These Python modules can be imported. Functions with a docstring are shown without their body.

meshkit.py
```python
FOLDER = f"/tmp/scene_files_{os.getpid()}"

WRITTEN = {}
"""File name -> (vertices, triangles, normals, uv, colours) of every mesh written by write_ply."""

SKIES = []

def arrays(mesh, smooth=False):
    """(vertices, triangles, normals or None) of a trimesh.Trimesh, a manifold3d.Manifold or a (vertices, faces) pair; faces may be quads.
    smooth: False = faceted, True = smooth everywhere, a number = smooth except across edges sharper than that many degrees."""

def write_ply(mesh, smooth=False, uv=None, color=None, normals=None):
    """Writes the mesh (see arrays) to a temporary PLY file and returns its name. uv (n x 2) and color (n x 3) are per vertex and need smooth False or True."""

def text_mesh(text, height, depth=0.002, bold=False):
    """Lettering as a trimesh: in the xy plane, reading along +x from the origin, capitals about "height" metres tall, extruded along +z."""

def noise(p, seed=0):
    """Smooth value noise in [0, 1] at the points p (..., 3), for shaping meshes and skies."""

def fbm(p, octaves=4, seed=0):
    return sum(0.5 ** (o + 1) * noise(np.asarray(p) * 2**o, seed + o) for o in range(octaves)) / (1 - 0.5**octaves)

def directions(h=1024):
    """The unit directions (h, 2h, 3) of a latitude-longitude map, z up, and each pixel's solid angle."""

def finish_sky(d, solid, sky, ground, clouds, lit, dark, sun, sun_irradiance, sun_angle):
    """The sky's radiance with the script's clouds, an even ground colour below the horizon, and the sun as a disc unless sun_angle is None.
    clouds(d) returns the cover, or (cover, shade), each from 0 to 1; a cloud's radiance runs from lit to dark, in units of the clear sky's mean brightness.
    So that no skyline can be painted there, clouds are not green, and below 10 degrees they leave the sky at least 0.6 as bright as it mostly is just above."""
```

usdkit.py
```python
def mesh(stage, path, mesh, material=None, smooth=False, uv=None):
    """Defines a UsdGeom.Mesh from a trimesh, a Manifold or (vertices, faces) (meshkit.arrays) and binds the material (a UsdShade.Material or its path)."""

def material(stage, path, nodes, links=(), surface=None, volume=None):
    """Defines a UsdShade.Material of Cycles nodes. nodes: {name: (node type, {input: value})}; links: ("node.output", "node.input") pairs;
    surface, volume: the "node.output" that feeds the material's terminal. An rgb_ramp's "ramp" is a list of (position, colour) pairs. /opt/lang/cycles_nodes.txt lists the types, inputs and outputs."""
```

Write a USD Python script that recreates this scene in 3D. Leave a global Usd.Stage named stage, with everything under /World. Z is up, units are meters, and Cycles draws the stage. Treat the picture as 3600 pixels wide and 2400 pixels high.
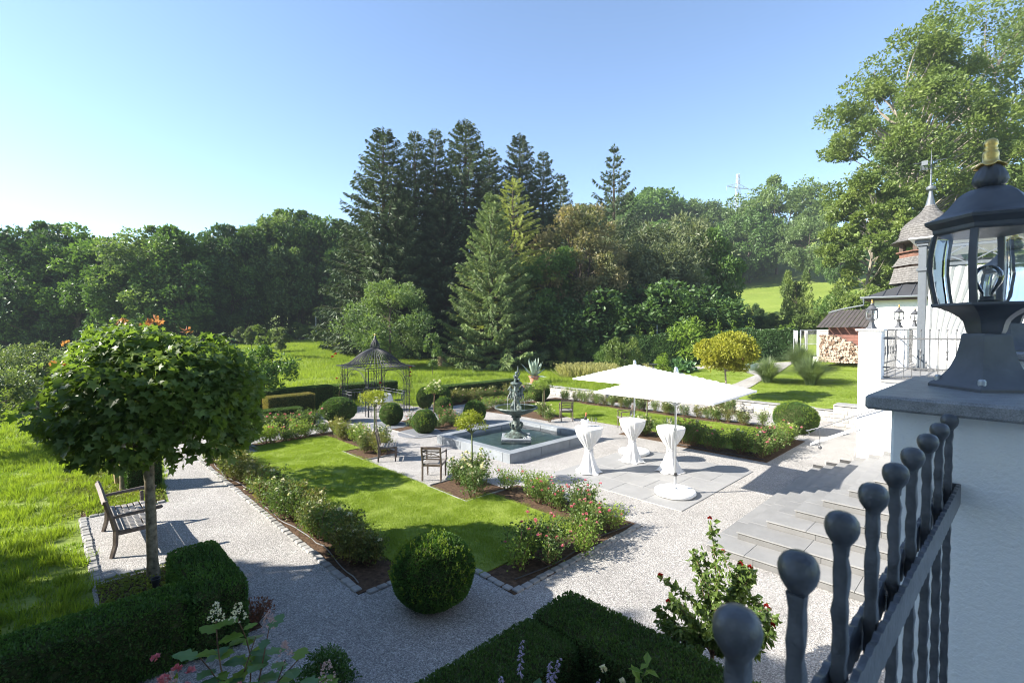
import math
import numpy as np
import trimesh
import shapely
import manifold3d as m3
from shapely.geometry import Polygon, box as sbox
from scipy.interpolate import RBFInterpolator
from pxr import Usd, UsdGeom, UsdLux, UsdShade, Gf, Sdf, Vt
import usdkit
import meshkit

# ------------------------------------------------------------------ camera, sky, sun, exposure
stage = Usd.Stage.CreateInMemory()
UsdGeom.SetStageUpAxis(stage, 'Z')
UsdGeom.SetStageMetersPerUnit(stage, 1.0)
UsdGeom.Xform.Define(stage, '/World')
UsdGeom.Scope.Define(stage, '/World/Looks')
EYE, FOC, PITCH = 3.7, 1700.0, math.radians(1.5)
cam = UsdGeom.Camera.Define(stage, '/World/camera')
cam.AddTranslateOp().Set(Gf.Vec3d(0, 0, EYE))
cam.AddRotateXOp().Set(90 - 1.5)
cam.CreateHorizontalApertureAttr(36.0)
cam.CreateFocalLengthAttr(17.0)
cam.CreateFStopAttr(9.0)
cam.CreateFocusDistanceAttr(8.0)
cam.CreateExposureAttr(1.95)

SUN_EL = math.radians(33.0)
SUN_AZ = math.atan2(-0.990, -0.139)
SUN = np.array([math.sin(SUN_AZ) * math.cos(SUN_EL), math.cos(SUN_AZ) * math.cos(SUN_EL), math.sin(SUN_EL)])
usdkit.material(stage, '/World/Looks/sky', {
    'sky': ('sky_texture', {'sky_type': 'single_scattering', 'sun_disc': False, 'sun_elevation': SUN_EL, 'sun_rotation': SUN_AZ,
                            'altitude': 450.0, 'air_density': 1.0, 'aerosol_density': 0.3, 'ozone_density': 2.5}),
    'bg': ('background_shader', {'strength': 0.078})}, [('sky.color', 'bg.color')], surface='bg.background')
dome = UsdLux.DomeLight.Define(stage, '/World/sky')
UsdShade.MaterialBindingAPI.Apply(dome.GetPrim()).Bind(UsdShade.Material.Get(stage, '/World/Looks/sky'))
dome.GetPrim().SetCustomDataByKey('kind', 'structure')
sun = UsdLux.DistantLight.Define(stage, '/World/sun')
sun.CreateNormalizeAttr(True)
sun.CreateIntensityAttr(1.08)
sun.CreateAngleAttr(0.53)
sun.CreateColorAttr(Gf.Vec3f(1.0, 0.94, 0.84))
sun.AddRotateZOp().Set(-math.degrees(SUN_AZ))
sun.AddRotateXOp().Set(-(90 - math.degrees(SUN_EL)))

# ------------------------------------------------------------------ garden frame and helpers
TH = math.radians(44.24)
D2 = np.array([math.cos(TH), math.sin(TH)])
D1 = np.array([-math.sin(TH), math.cos(TH)])
THD = math.degrees(TH)


def W(u, v, z=0.0):
    """garden coordinates (u towards the right background, v towards the left background) to the world"""
    return np.array([u * D2[0] + v * D1[0], u * D2[1] + v * D1[1], z])


def ray(px, py):
    x, y, c, s = px - 1800.0, -(py - 1200.0), math.cos(PITCH), math.sin(PITCH)
    return np.array([x, c * FOC + s * y, -s * FOC + c * y])


def G(px, py, z=0.0):
    """ground point of height z that a survey mark of the photograph stands for"""
    r = ray(px, py)
    return np.append(r[:2] * (z - EYE) / r[2], z)


def D(px, py, depth):
    r = ray(px, py)
    return np.array([0, 0, EYE]) + r * depth / r[1]


TAKEN = {}


def path_for(parent, name):
    p = '/World' if parent is None else str(parent.GetPath())
    k = (p, name)
    n = TAKEN.get(k, -1) + 1
    TAKEN[k] = n
    return f'{p}/{name}' if n == 0 else f'{p}/{name}_{n:03d}'


def tag(o, label=None, cat=None, group=None, kind=None):
    for k, t in (('label', label), ('category', cat), ('group', group), ('kind', kind)):
        if t:
            o.SetCustomDataByKey(k, t)
    return o


def thing(name, label=None, cat=None, loc=(0, 0, 0), rotz=0.0, group=None, scale=None, kind=None):
    x = UsdGeom.Xform.Define(stage, path_for(None, name))
    x.AddTranslateOp().Set(Gf.Vec3d(*map(float, loc)))
    if rotz:
        x.AddRotateZOp().Set(float(rotz))
    if scale is not None:
        x.AddScaleOp().Set(Gf.Vec3f(*(map(float, np.broadcast_to(scale, 3)))))
    return tag(x.GetPrim(), label, cat, group, kind)


def gthing(name, label, cat, u=0, v=0, z=0, rot=0.0, group=None, scale=None, kind=None):
    """a thing set square to the garden"""
    return thing(name, label, cat, W(u, v, z), THD + rot, group, scale, kind)


def obj(name, mesh, mat, parent=None, label=None, cat=None, group=None, kind=None, smooth=False):
    if isinstance(mesh, MB):
        mesh = mesh.mesh()
    m = usdkit.mesh(stage, path_for(parent, name), mesh, '/World/Looks/' + mat, smooth)
    return tag(m.GetPrim(), label, cat, group, kind)


def dup(root, label, loc, rotz=0.0, scale=None, group=None):
    """another one of a thing that is already built, with its parts"""
    was = root.GetCustomData()
    r = thing(root.GetName().rstrip('0123456789').rstrip('_'), label or was['label'], was['category'], loc, rotz, group or was.get('group'), scale)
    r.GetReferences().AddInternalReference(root.GetPath())
    r.SetInstanceable(True)
    return r


def scatter(name, protos, mats, pos, yaw, scale, parent=None, label=None, cat=None, kind='stuff', tilt=None):
    """a PointInstancer of small tufts; protos: list of meshes, chosen at random"""
    pi = UsdGeom.PointInstancer.Define(stage, path_for(parent, name))
    base = str(pi.GetPath())
    rels = []
    for i, (p, m) in enumerate(zip(protos, mats)):
        q = usdkit.mesh(stage, f'{base}/tuft_{i + 1:03d}', p, '/World/Looks/' + m)
        rels.append(q.GetPath())
    pi.CreatePrototypesRel().SetTargets(rels)
    n = len(pos)
    rng = np.random.default_rng(n + 7)
    pi.CreateProtoIndicesAttr(Vt.IntArray.FromNumpy(rng.integers(0, len(protos), n).astype(np.int32)))
    pi.CreatePositionsAttr(Vt.Vec3fArray.FromNumpy(np.asarray(pos, np.float32)))
    q = np.zeros((n, 4), np.float16)
    half = np.asarray(yaw) / 2
    quats = [Gf.Quath(float(math.cos(a)), 0.0, 0.0, float(math.sin(a))) for a in half]
    pi.CreateOrientationsAttr(Vt.QuathArray(quats))
    s = np.asarray(scale, np.float32)
    s = np.repeat(s[:, None], 3, 1) if s.ndim == 1 else s
    pi.CreateScalesAttr(Vt.Vec3fArray.FromNumpy(s))
    return tag(pi.GetPrim(), label, cat, None, kind)


# ------------------------------------------------------------------ mesh builder
class MB:
    def __init__(self):
        self.v, self.f, self.n = [], [], 0

    def add(self, v, f):
        v, f = np.asarray(v, float).reshape(-1, 3), np.asarray(f, int)
        if f.size and f.shape[1] == 4:
            f = np.vstack([f[:, [0, 1, 2]], f[:, [0, 2, 3]]])
        self.v.append(v)
        self.f.append(f + self.n)
        self.n += len(v)
        return self

    def tm(self, m, T=None):
        if hasattr(m, 'to_mesh'):
            q = m.to_mesh()
            v, f = np.asarray(q.vert_properties[:, :3], float), np.asarray(q.tri_verts)
        elif isinstance(m, MB):
            v, f = m.mesh()
        elif isinstance(m, tuple):
            v, f = m
        else:
            v, f = np.asarray(m.vertices), np.asarray(m.faces)
        if T is not None:
            v = v @ np.asarray(T)[:3, :3].T + np.asarray(T)[:3, 3]
        return self.add(v, f)

    def box(self, lo, hi, ch=0.0, rot=0.0, tilt=None):
        lo, hi = np.minimum(lo, hi).astype(float), np.maximum(lo, hi).astype(float)
        c, h = (lo + hi) / 2, (hi - lo) / 2
        v, f = cbox(h, min(ch, h.min() * 0.45))
        if tilt is not None:
            v = v @ tilt.T
        if rot:
            a = math.radians(rot)
            v = v @ np.array([[math.cos(a), -math.sin(a), 0], [math.sin(a), math.cos(a), 0], [0, 0, 1]]).T
        return self.add(v + c, f)

    def tube(self, pts, r, n=6, caps=True, squash=None):
        v, f = tube(pts, r, n, caps)
        return self.add(v, f)

    def bar(self, a, b, w, t, up=(0, 0, 1), ch=0.0):
        """a rectangular bar from a to b, w across and t along up"""
        a, b = np.asarray(a, float), np.asarray(b, float)
        d = b - a
        L = np.linalg.norm(d)
        d /= L
        s = np.cross(up, d)
        if np.linalg.norm(s) < 1e-6:
            s = np.cross((0, 1, 0), d)
        s /= np.linalg.norm(s)
        t2 = np.cross(d, s)
        v, f = cbox(np.array([L / 2, w / 2, t / 2]), min(ch, min(w, t) * 0.4))
        return self.add(v @ np.array([d, s, t2]) + (a + b) / 2, f)

    def lathe(self, prof, n=24, at=(0, 0, 0), phase=0.0):
        v, f = lathe(prof, n, phase)
        return self.add(v + np.asarray(at), f)

    def ball(self, c, r, sub=2):
        m = trimesh.creation.icosphere(sub, 1.0)
        return self.add(m.vertices * np.asarray(r) + np.asarray(c), m.faces)

    def leaf(self, P, d, s, L, wd, fold=0.15):
        v, f = leafmesh(P, d, s, L, wd, fold)
        return self.add(v, f)

    def mesh(self):
        return np.vstack(self.v), np.vstack(self.f)


_CB = {}


def cbox(h, ch):
    h = np.asarray(h, float)
    if ch <= 1e-6:
        v = np.array([[x, y, z] for z in (-1, 1) for y in (-1, 1) for x in (-1, 1)], float) * h
        f = np.array([[0, 2, 3, 1], [4, 5, 7, 6], [0, 1, 5, 4], [2, 6, 7, 3], [0, 4, 6, 2], [1, 3, 7, 5]])
        return v, np.vstack([f[:, [0, 1, 2]], f[:, [0, 2, 3]]])
    if 'f' not in _CB:
        s = np.array([[x, y, z] for z in (-1, 1) for y in (-1, 1) for x in (-1, 1)], float)
        k = np.repeat(np.eye(3)[None], 8, 0).reshape(-1, 3)
        S = np.repeat(s, 3, 0)
        hull = trimesh.convex.convex_hull(S * (0.8 + 0.2 * k))
        tree = np.argmin(((hull.vertices[:, None] - (S * (0.8 + 0.2 * k))[None]) ** 2).sum(-1), 1)
        _CB['f'], _CB['S'], _CB['k'] = tree[hull.faces], S, k
    return _CB['S'] * (h - ch * (1 - _CB['k'])), _CB['f']


def frames(pts):
    pts = np.asarray(pts, float)
    t = np.gradient(pts, axis=0)
    t /= np.maximum(np.linalg.norm(t, axis=1, keepdims=True), 1e-9)
    a = np.array([0, 0, 1.0]) if abs(t[0][2]) < 0.9 else np.array([1.0, 0, 0])
    s, out = None, []
    for k in t:
        s = np.cross(a, k) if s is None else s - k * (s @ k)
        s /= max(np.linalg.norm(s), 1e-9)
        out.append((s, np.cross(k, s)))
    return t, np.array([o[0] for o in out]), np.array([o[1] for o in out])


def tube(pts, r, n=6, caps=True):
    pts = np.asarray(pts, float)
    r = np.broadcast_to(np.asarray(r, float), len(pts))
    _, s, b = frames(pts)
    a = np.arange(n) / n * 2 * np.pi
    v = pts[:, None] + (s[:, None] * np.cos(a)[None, :, None] + b[:, None] * np.sin(a)[None, :, None]) * r[:, None, None]
    m = len(pts)
    i, j = np.meshgrid(np.arange(m - 1), np.arange(n), indexing='ij')
    A, B = i * n + j, i * n + (j + 1) % n
    f = np.stack([A, B, B + n, A + n], -1).reshape(-1, 4)
    f = np.vstack([f[:, [0, 1, 2]], f[:, [0, 2, 3]]])
    v = v.reshape(-1, 3)
    if caps:
        v = np.vstack([v, pts[0], pts[-1]])
        k = np.arange(n)
        f = np.vstack([f, np.stack([np.full(n, m * n), (k + 1) % n, k], 1), np.stack([np.full(n, m * n + 1), (m - 1) * n + k, (m - 1) * n + (k + 1) % n], 1)])
    return v, f


def lathe(prof, n=24, phase=0.0):
    prof = np.asarray(prof, float)
    a = np.arange(n) / n * 2 * np.pi + phase
    v = np.stack([prof[:, 0][:, None] * np.cos(a), prof[:, 0][:, None] * np.sin(a), np.repeat(prof[:, 1][:, None], n, 1)], -1).reshape(-1, 3)
    m = len(prof)
    i, j = np.meshgrid(np.arange(m - 1), np.arange(n), indexing='ij')
    A, B = i * n + j, i * n + (j + 1) % n
    f = np.stack([A, B, B + n, A + n], -1).reshape(-1, 4)
    return v, np.vstack([f[:, [0, 1, 2]], f[:, [0, 2, 3]]])


def unit(a):
    return a / np.maximum(np.linalg.norm(a, axis=-1, keepdims=True), 1e-9)


def leafmesh(P, d, s, L, wd, fold=0.15):
    """folded diamond leaves: base points P, directions d, side vectors s, lengths L, width ratio wd"""
    P, d = np.asarray(P, float), unit(np.asarray(d, float))
    s = unit(s - d * (s * d).sum(-1, keepdims=True))
    nrm = np.cross(s, d)
    L = np.broadcast_to(np.asarray(L, float), len(P))[:, None]
    mid = P + d * L * 0.5
    up = nrm * L * fold * wd
    v = np.stack([P, mid + s * L * wd * 0.5 + up, P + d * L - nrm * L * fold * 0.5, mid - s * L * wd * 0.5 + up], 1).reshape(-1, 3)
    k = np.arange(len(P)) * 4
    f = np.vstack([np.stack([k, k + 1, k + 2], 1), np.stack([k, k + 2, k + 3], 1)])
    return v, f


def blob(center, r, rng, nz=0.12, sc=1.6, sub=4, flat=None):
    """a lumpy ellipsoid"""
    m = trimesh.creation.icosphere(sub, 1.0)
    v = m.vertices.copy()
    k = 1 + nz * 2 * (meshkit.fbm(v * sc + rng.uniform(0, 50, 3), 3, int(rng.integers(999))) - 0.5)
    v = v * k[:, None]
    if flat is not None:
        v[:, 2] = np.maximum(v[:, 2], flat)
    return trimesh.Trimesh(v * np.asarray(r) + np.asarray(center), m.faces, process=False)


def skin(core, n, L, wd, seed, out=1.0, rnd=0.9, up=0.25, sink=0.02):
    """leaves all over a surface"""
    rng = np.random.default_rng(seed)
    p, fi = trimesh.sample.sample_surface(core, n, seed=seed)
    nn = core.face_normals[fi]
    d = nn * out + rng.normal(0, rnd, (len(p), 3)) * 0.6
    d[:, 2] += up
    s = rng.normal(0, 1, (len(p), 3))
    return leafmesh(p - nn * sink, d, s, L * rng.uniform(0.65, 1.3, len(p)), wd)


def rounded(lo, hi, r, cell, seed, nz=0.03, sc=2.0):
    """a clipped hedge: box with rounded edges, wavering faces"""
    lo, hi = np.asarray(lo, float), np.asarray(hi, float)
    m = trimesh.creation.box(extents=hi - lo)
    m.apply_translation((lo + hi) / 2)
    n = np.maximum(np.ceil((hi - lo) / cell), 1)
    v, f = [], []
    k = 0
    for ax in range(3):
        a, b = [i for i in range(3) if i != ax]
        na, nb = int(n[a]), int(n[b])
        ga, gb = np.meshgrid(np.linspace(lo[a], hi[a], na + 1), np.linspace(lo[b], hi[b], nb + 1), indexing='ij')
        for side in (lo, hi):
            p = np.zeros((na + 1, nb + 1, 3))
            p[..., a], p[..., b], p[..., ax] = ga, gb, side[ax]
            idx = np.arange((na + 1) * (nb + 1)).reshape(na + 1, nb + 1) + k
            q = np.stack([idx[:-1, :-1], idx[1:, :-1], idx[1:, 1:], idx[:-1, 1:]], -1).reshape(-1, 4)
            flip = (side is lo) ^ (ax == 1)
            q = q[:, ::-1] if flip else q
            v.append(p.reshape(-1, 3))
            f.append(q)
            k += (na + 1) * (nb + 1)
    v, f = np.vstack(v), np.vstack(f)
    c = np.clip(v, lo + r, hi - r)
    d = v - c
    L = np.linalg.norm(d, axis=1, keepdims=True)
    v = np.where(L > 1e-9, c + d / np.maximum(L, 1e-9) * np.minimum(L, r), v)
    nd = unit(v - (lo + hi) / 2)
    v = v + nd * (nz * 2 * (meshkit.fbm(v * sc + seed, 3, seed) - 0.5))[:, None]
    f = np.vstack([f[:, [0, 1, 2]], f[:, [0, 2, 3]]])
    return trimesh.Trimesh(v, f, process=False)


def sheet(poly, hfun, xs, ys):
    """a sheet over a world polygon, draped over hfun, cut exactly at the polygon's edge"""
    X, Y = np.meshgrid(xs, ys, indexing='ij')
    inside = shapely.contains_xy(poly, X, Y)
    hz = hfun(np.stack([X.ravel(), Y.ravel()], 1))
    V = np.column_stack([X.ravel(), Y.ravel(), hz])
    idx = np.arange(X.size).reshape(X.shape)
    A, B, C, E = idx[:-1, :-1], idx[1:, :-1], idx[1:, 1:], idx[:-1, 1:]
    cells = shapely.box(X[:-1, :-1], Y[:-1, :-1], X[1:, 1:], Y[1:, 1:])
    shapely.prepare(poly)
    full = shapely.contains_properly(poly, cells)
    part = ~full & shapely.intersects(poly, cells)
    q = np.stack([A[full], B[full], C[full], E[full]], -1)
    mb = MB()
    mb.add(V, q)
    ev, ef, k = [], [], 0
    for g in shapely.intersection(poly, cells[part]):
        for p in getattr(g, 'geoms', [g]):
            if p.geom_type != 'Polygon' or p.area < 1e-7:
                continue
            v2, f2 = trimesh.creation.triangulate_polygon(p, engine='earcut')
            ev.append(v2)
            ef.append(np.asarray(f2) + k)
            k += len(v2)
    if ev:
        e2 = np.vstack(ev)
        f3 = np.vstack(ef)
        # faces up
        a, b, c = e2[f3[:, 0]], e2[f3[:, 1]], e2[f3[:, 2]]
        neg = (b[:, 0] - a[:, 0]) * (c[:, 1] - a[:, 1]) - (b[:, 1] - a[:, 1]) * (c[:, 0] - a[:, 0]) < 0
        f3[neg] = f3[neg][:, ::-1]
        mb.add(np.column_stack([e2, hfun(e2)]), f3)
    return mb.mesh()


def uvpoly(pts):
    return Polygon([tuple(W(u, v)[:2]) for u, v in pts])


def slab(poly, z0, z1):
    """a flat plate over a world polygon"""
    m = trimesh.creation.extrude_polygon(poly, z1 - z0, engine='earcut')
    m.apply_translation((0, 0, z0))
    return m


def mat(name, nodes, links, surface='p.BSDF', volume=None):
    return usdkit.material(stage, '/World/Looks/' + name, nodes, links, surface=surface, volume=volume)


def simple(name, col, rough=0.6, metal=0.0, spec=0.5, var=0.12, scale=6.0, bump=0.0, bscale=60.0):
    """plain surface with a little tone variation and relief"""
    c = np.asarray(col, float)
    nodes = {'g': ('geometry', {}), 'n': ('noise_texture', {'scale': scale, 'detail': 5.0, 'roughness': 0.6}),
             'r': ('rgb_ramp', {'ramp': [(0.3, tuple(np.clip(c * (1 - var), 0, 1))), (0.7, tuple(np.clip(c * (1 + var), 0, 1)))]}),
             'p': ('principled_bsdf', {'roughness': rough, 'metallic': metal, 'specular_ior_level': spec})}
    links = [('g.position', 'n.vector'), ('n.fac', 'r.fac'), ('r.color', 'p.base_color')]
    if bump:
        nodes['bn'] = ('noise_texture', {'scale': bscale, 'detail': 4.0, 'roughness': 0.65})
        nodes['b'] = ('bump', {'strength': 1.0, 'distance': bump})
        links += [('g.position', 'bn.vector'), ('bn.fac', 'b.height'), ('b.normal', 'p.normal')]
    return mat(name, nodes, links)


def foliage(name, dark, mid, light, trans=0.35, rough=0.5, spec=0.35, scale=1.2, tint=1.25, fine=9.0, rnd=0.35):
    """leaves: tone varies from clump to clump and from plant to plant, light shines through"""
    d, m_, l = (np.asarray(x, float) for x in (dark, mid, light))
    nodes = {'g': ('geometry', {}), 'o': ('object_info', {}),
             'n1': ('noise_texture', {'scale': scale, 'detail': 3.0}), 'n2': ('noise_texture', {'scale': fine, 'detail': 2.0}),
             'm1': ('math', {'math_type': 'multiply_add', 'value2': 0.55, 'value3': 0.0}),
             'm2': ('math', {'math_type': 'multiply_add', 'value2': 0.55}),
             'm3': ('math', {'math_type': 'multiply_add', 'value2': rnd}),
             'm4': ('math', {'math_type': 'add', 'value2': -rnd / 2}),
             'r': ('rgb_ramp', {'ramp': [(0.30, tuple(d)), (0.52, tuple(m_)), (0.78, tuple(l))]}),
             'p': ('principled_bsdf', {'roughness': rough, 'specular_ior_level': spec}),
             'tc': ('mix_color', {'blend_type': 'multiply', 'fac': 1.0, 'b': (tint, tint * 1.02, 0.55 * tint)}),
             't': ('translucent_bsdf', {}), 'x': ('mix_closure', {'fac': trans})}
    links = [('g.position', 'n1.vector'), ('g.position', 'n2.vector'), ('n1.fac', 'm1.value1'), ('n2.fac', 'm2.value1'), ('m1.value', 'm2.value3'),
             ('o.random', 'm3.value1'), ('m2.value', 'm3.value3'), ('m3.value', 'm4.value1'), ('m4.value', 'r.fac'), ('r.color', 'p.base_color'),
             ('r.color', 'tc.a'), ('tc.result', 't.color'), ('p.BSDF', 'x.closure1'), ('t.BSDF', 'x.closure2')]
    return mat(name, nodes, links, surface='x.closure')

# ------------------------------------------------------------------ materials
def grassmat(name, a, b, c, sc=0.35, fine=14.0, trans=0.0, bump=0.02):
    nodes = {'g': ('geometry', {}), 'n1': ('noise_texture', {'scale': sc, 'detail': 4.0, 'roughness': 0.6}), 'n2': ('noise_texture', {'scale': fine, 'detail': 3.0, 'roughness': 0.7}),
             'm1': ('math', {'math_type': 'multiply', 'value2': 0.5}), 'm2': ('math', {'math_type': 'multiply_add', 'value2': 0.5}),
             'r': ('rgb_ramp', {'ramp': [(0.32, a), (0.5, b), (0.68, c)]}), 'bp': ('bump', {'strength': 1.0, 'distance': bump}),
             'p': ('principled_bsdf', {'roughness': 0.75, 'specular_ior_level': 0.15})}
    mat(name, nodes, [('g.position', 'n1.vector'), ('g.position', 'n2.vector'), ('n1.fac', 'm1.value1'), ('n2.fac', 'm2.value1'), ('m1.value', 'm2.value3'),
                      ('m2.value', 'r.fac'), ('r.color', 'p.base_color'), ('n2.fac', 'bp.height'), ('bp.normal', 'p.normal')])


def leafy(name, dark, mid, light, trans=0.35, rough=0.5, spec=0.3, scale=0.9, tint=1.3, rnd=0.25, isl=0.5, accent=None, acc=0.04):
    """leaves: tone varies leaf by leaf, clump by clump and plant by plant, and light shines through"""
    gain = 1.0 if name.startswith(('petal', 'lantana', 'yellow', 'standard', 'maple_y')) else 1.5 if name.startswith(('lawn', 'meadow')) else 1.35 if name.startswith(('larch', 'rusty', 'cover', 'apple', 'willow', 'box_tip', 'reed', 'agave', 'bright', 'brown_h')) else 2.0
    d, m_, l = (tuple(min(0.85, float(x) * gain) for x in q) for q in (dark, mid, light))
    ramp = [(0.12, d), (0.5, m_), (0.88, l)]
    if accent is not None:
        ramp += [(1 - acc - 0.01, l), (1 - acc, accent)]
    nodes = {'g': ('geometry', {}), 'o': ('object_info', {}), 'n1': ('noise_texture', {'scale': scale, 'detail': 3.0}),
             'k': ('map_range', {'from_min': 0.3, 'from_max': 0.7}),
             'm1': ('math', {'math_type': 'multiply', 'value2': isl}), 'm2': ('math', {'math_type': 'multiply_add', 'value2': 1.0 - isl - rnd}),
             'm3': ('math', {'math_type': 'multiply_add', 'value2': rnd}),
             'r': ('rgb_ramp', {'ramp': ramp}), 'p': ('principled_bsdf', {'roughness': rough, 'specular_ior_level': spec}),
             'tc': ('mix_color', {'blend_type': 'multiply', 'fac': 1.0, 'b': (tint * 1.05, tint * 1.08, 0.5 * tint)}),
             't': ('translucent_bsdf', {}), 'x': ('mix_closure', {'fac': trans})}
    links = [('g.position', 'n1.vector'), ('n1.fac', 'k.value'), ('g.random_per_island', 'm1.value1'), ('k.result', 'm2.value1'), ('m1.value', 'm2.value3'),
             ('o.random', 'm3.value1'), ('m2.value', 'm3.value3'), ('m3.value', 'r.fac'), ('r.color', 'p.base_color'), ('r.color', 'tc.a'), ('tc.result', 't.color'),
             ('p.BSDF', 'x.closure1'), ('t.BSDF', 'x.closure2')]
    return mat(name, nodes, links, surface='x.closure')


def stone(name, c1, c2, scale=9.0, rough=0.75, bump=0.004, speck=120.0, sp=0.35, rnd=0.5):
    """stone: broad cloudiness, fine speckle, one tone per block"""
    c1, c2 = np.asarray(c1, float), np.asarray(c2, float)
    nodes = {'g': ('geometry', {}), 'o': ('object_info', {}), 'n1': ('noise_texture', {'scale': scale, 'detail': 5.0, 'roughness': 0.65}), 'n2': ('noise_texture', {'scale': speck, 'detail': 2.0, 'roughness': 0.8}),
             'm1': ('math', {'math_type': 'multiply', 'value2': 1 - sp}), 'm2': ('math', {'math_type': 'multiply_add', 'value2': sp}),
             'k': ('math', {'math_type': 'multiply_add', 'value2': rnd * 0.4, 'value3': -rnd * 0.2}), 'm3': ('math', {'math_type': 'add'}),
             'r': ('rgb_ramp', {'ramp': [(0.3, tuple(c1)), (0.7, tuple(c2))]}), 'b': ('bump', {'strength': 1.0, 'distance': bump}),
             'p': ('principled_bsdf', {'roughness': rough, 'specular_ior_level': 0.35})}
    mat(name, nodes, [('g.position', 'n1.vector'), ('g.position', 'n2.vector'), ('n1.fac', 'm1.value1'), ('n2.fac', 'm2.value1'), ('m1.value', 'm2.value3'), ('o.random', 'k.value1'),
                      ('m2.value', 'm3.value1'), ('k.value', 'm3.value2'), ('m3.value', 'r.fac'), ('r.color', 'p.base_color'), ('n2.fac', 'b.height'), ('b.normal', 'p.normal')])


grassmat('lawn_ground', (0.11, 0.155, 0.02), (0.155, 0.205, 0.03), (0.20, 0.24, 0.045), 0.5, 18.0)
grassmat('meadow_ground', (0.105, 0.15, 0.022), (0.15, 0.20, 0.032), (0.20, 0.235, 0.05), 0.16, 5.0, bump=0.05)
leafy('lawn_blade', (0.10, 0.145, 0.016), (0.155, 0.205, 0.026), (0.22, 0.25, 0.05), 0.42, 0.45, 0.3, 0.5, 1.35, 0.2, 0.45)
leafy('meadow_blade', (0.10, 0.145, 0.016), (0.165, 0.21, 0.028), (0.24, 0.265, 0.06), 0.45, 0.5, 0.25, 0.25, 1.35, 0.25, 0.4)
# gravel: single pebbles by cell, pale limestone with grey and tan ones
mat('gravel', {'g': ('geometry', {}), 'v': ('voronoi_texture', {'feature': 'f1', 'scale': 88.0}), 'sp': ('separate_color', {'color_type': 'rgb'}),
               'n': ('noise_texture', {'scale': 0.9, 'detail': 4.0, 'roughness': 0.6}), 'r': ('rgb_ramp', {'ramp': [(0.0, (0.13, 0.128, 0.128)), (0.25, (0.22, 0.21, 0.20)), (0.55, (0.305, 0.29, 0.272)), (0.8, (0.38, 0.363, 0.345)), (1.0, (0.52, 0.51, 0.49))]}),
               'dm': ('map_range', {'from_min': 0.3, 'from_max': 0.7, 'to_min': 0.86, 'to_max': 1.1}), 'mx': ('mix_color', {'blend_type': 'multiply', 'fac': 1.0}),
               'cc': ('combine_color', {}), 'b': ('bump', {'strength': 1.0, 'distance': 0.008, 'invert': True}), 'p': ('principled_bsdf', {'roughness': 0.85, 'specular_ior_level': 0.2})},
    [('g.position', 'v.vector'), ('v.color', 'sp.color'), ('sp.r', 'r.fac'), ('g.position', 'n.vector'), ('n.fac', 'dm.value'), ('dm.result', 'cc.r'), ('dm.result', 'cc.g'), ('dm.result', 'cc.b'),
     ('r.color', 'mx.a'), ('cc.color', 'mx.b'), ('mx.result', 'p.base_color'), ('v.distance', 'b.height'), ('b.normal', 'p.normal')])
simple('soil', (0.085, 0.055, 0.036), 0.95, spec=0.1, var=0.45, scale=14.0, bump=0.03, bscale=22.0)
stone('slate_chip', (0.10, 0.107, 0.12), (0.24, 0.25, 0.27), 30.0, 0.7, 0.01, 60.0, 0.5)
stone('sett', (0.17, 0.167, 0.16), (0.31, 0.303, 0.29), 7.0, 0.8, 0.003, 90.0)
stone('granite_step', (0.16, 0.16, 0.158), (0.24, 0.238, 0.233), 2.2, 0.6, 0.0015, 150.0, 0.45, 0.35)
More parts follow.
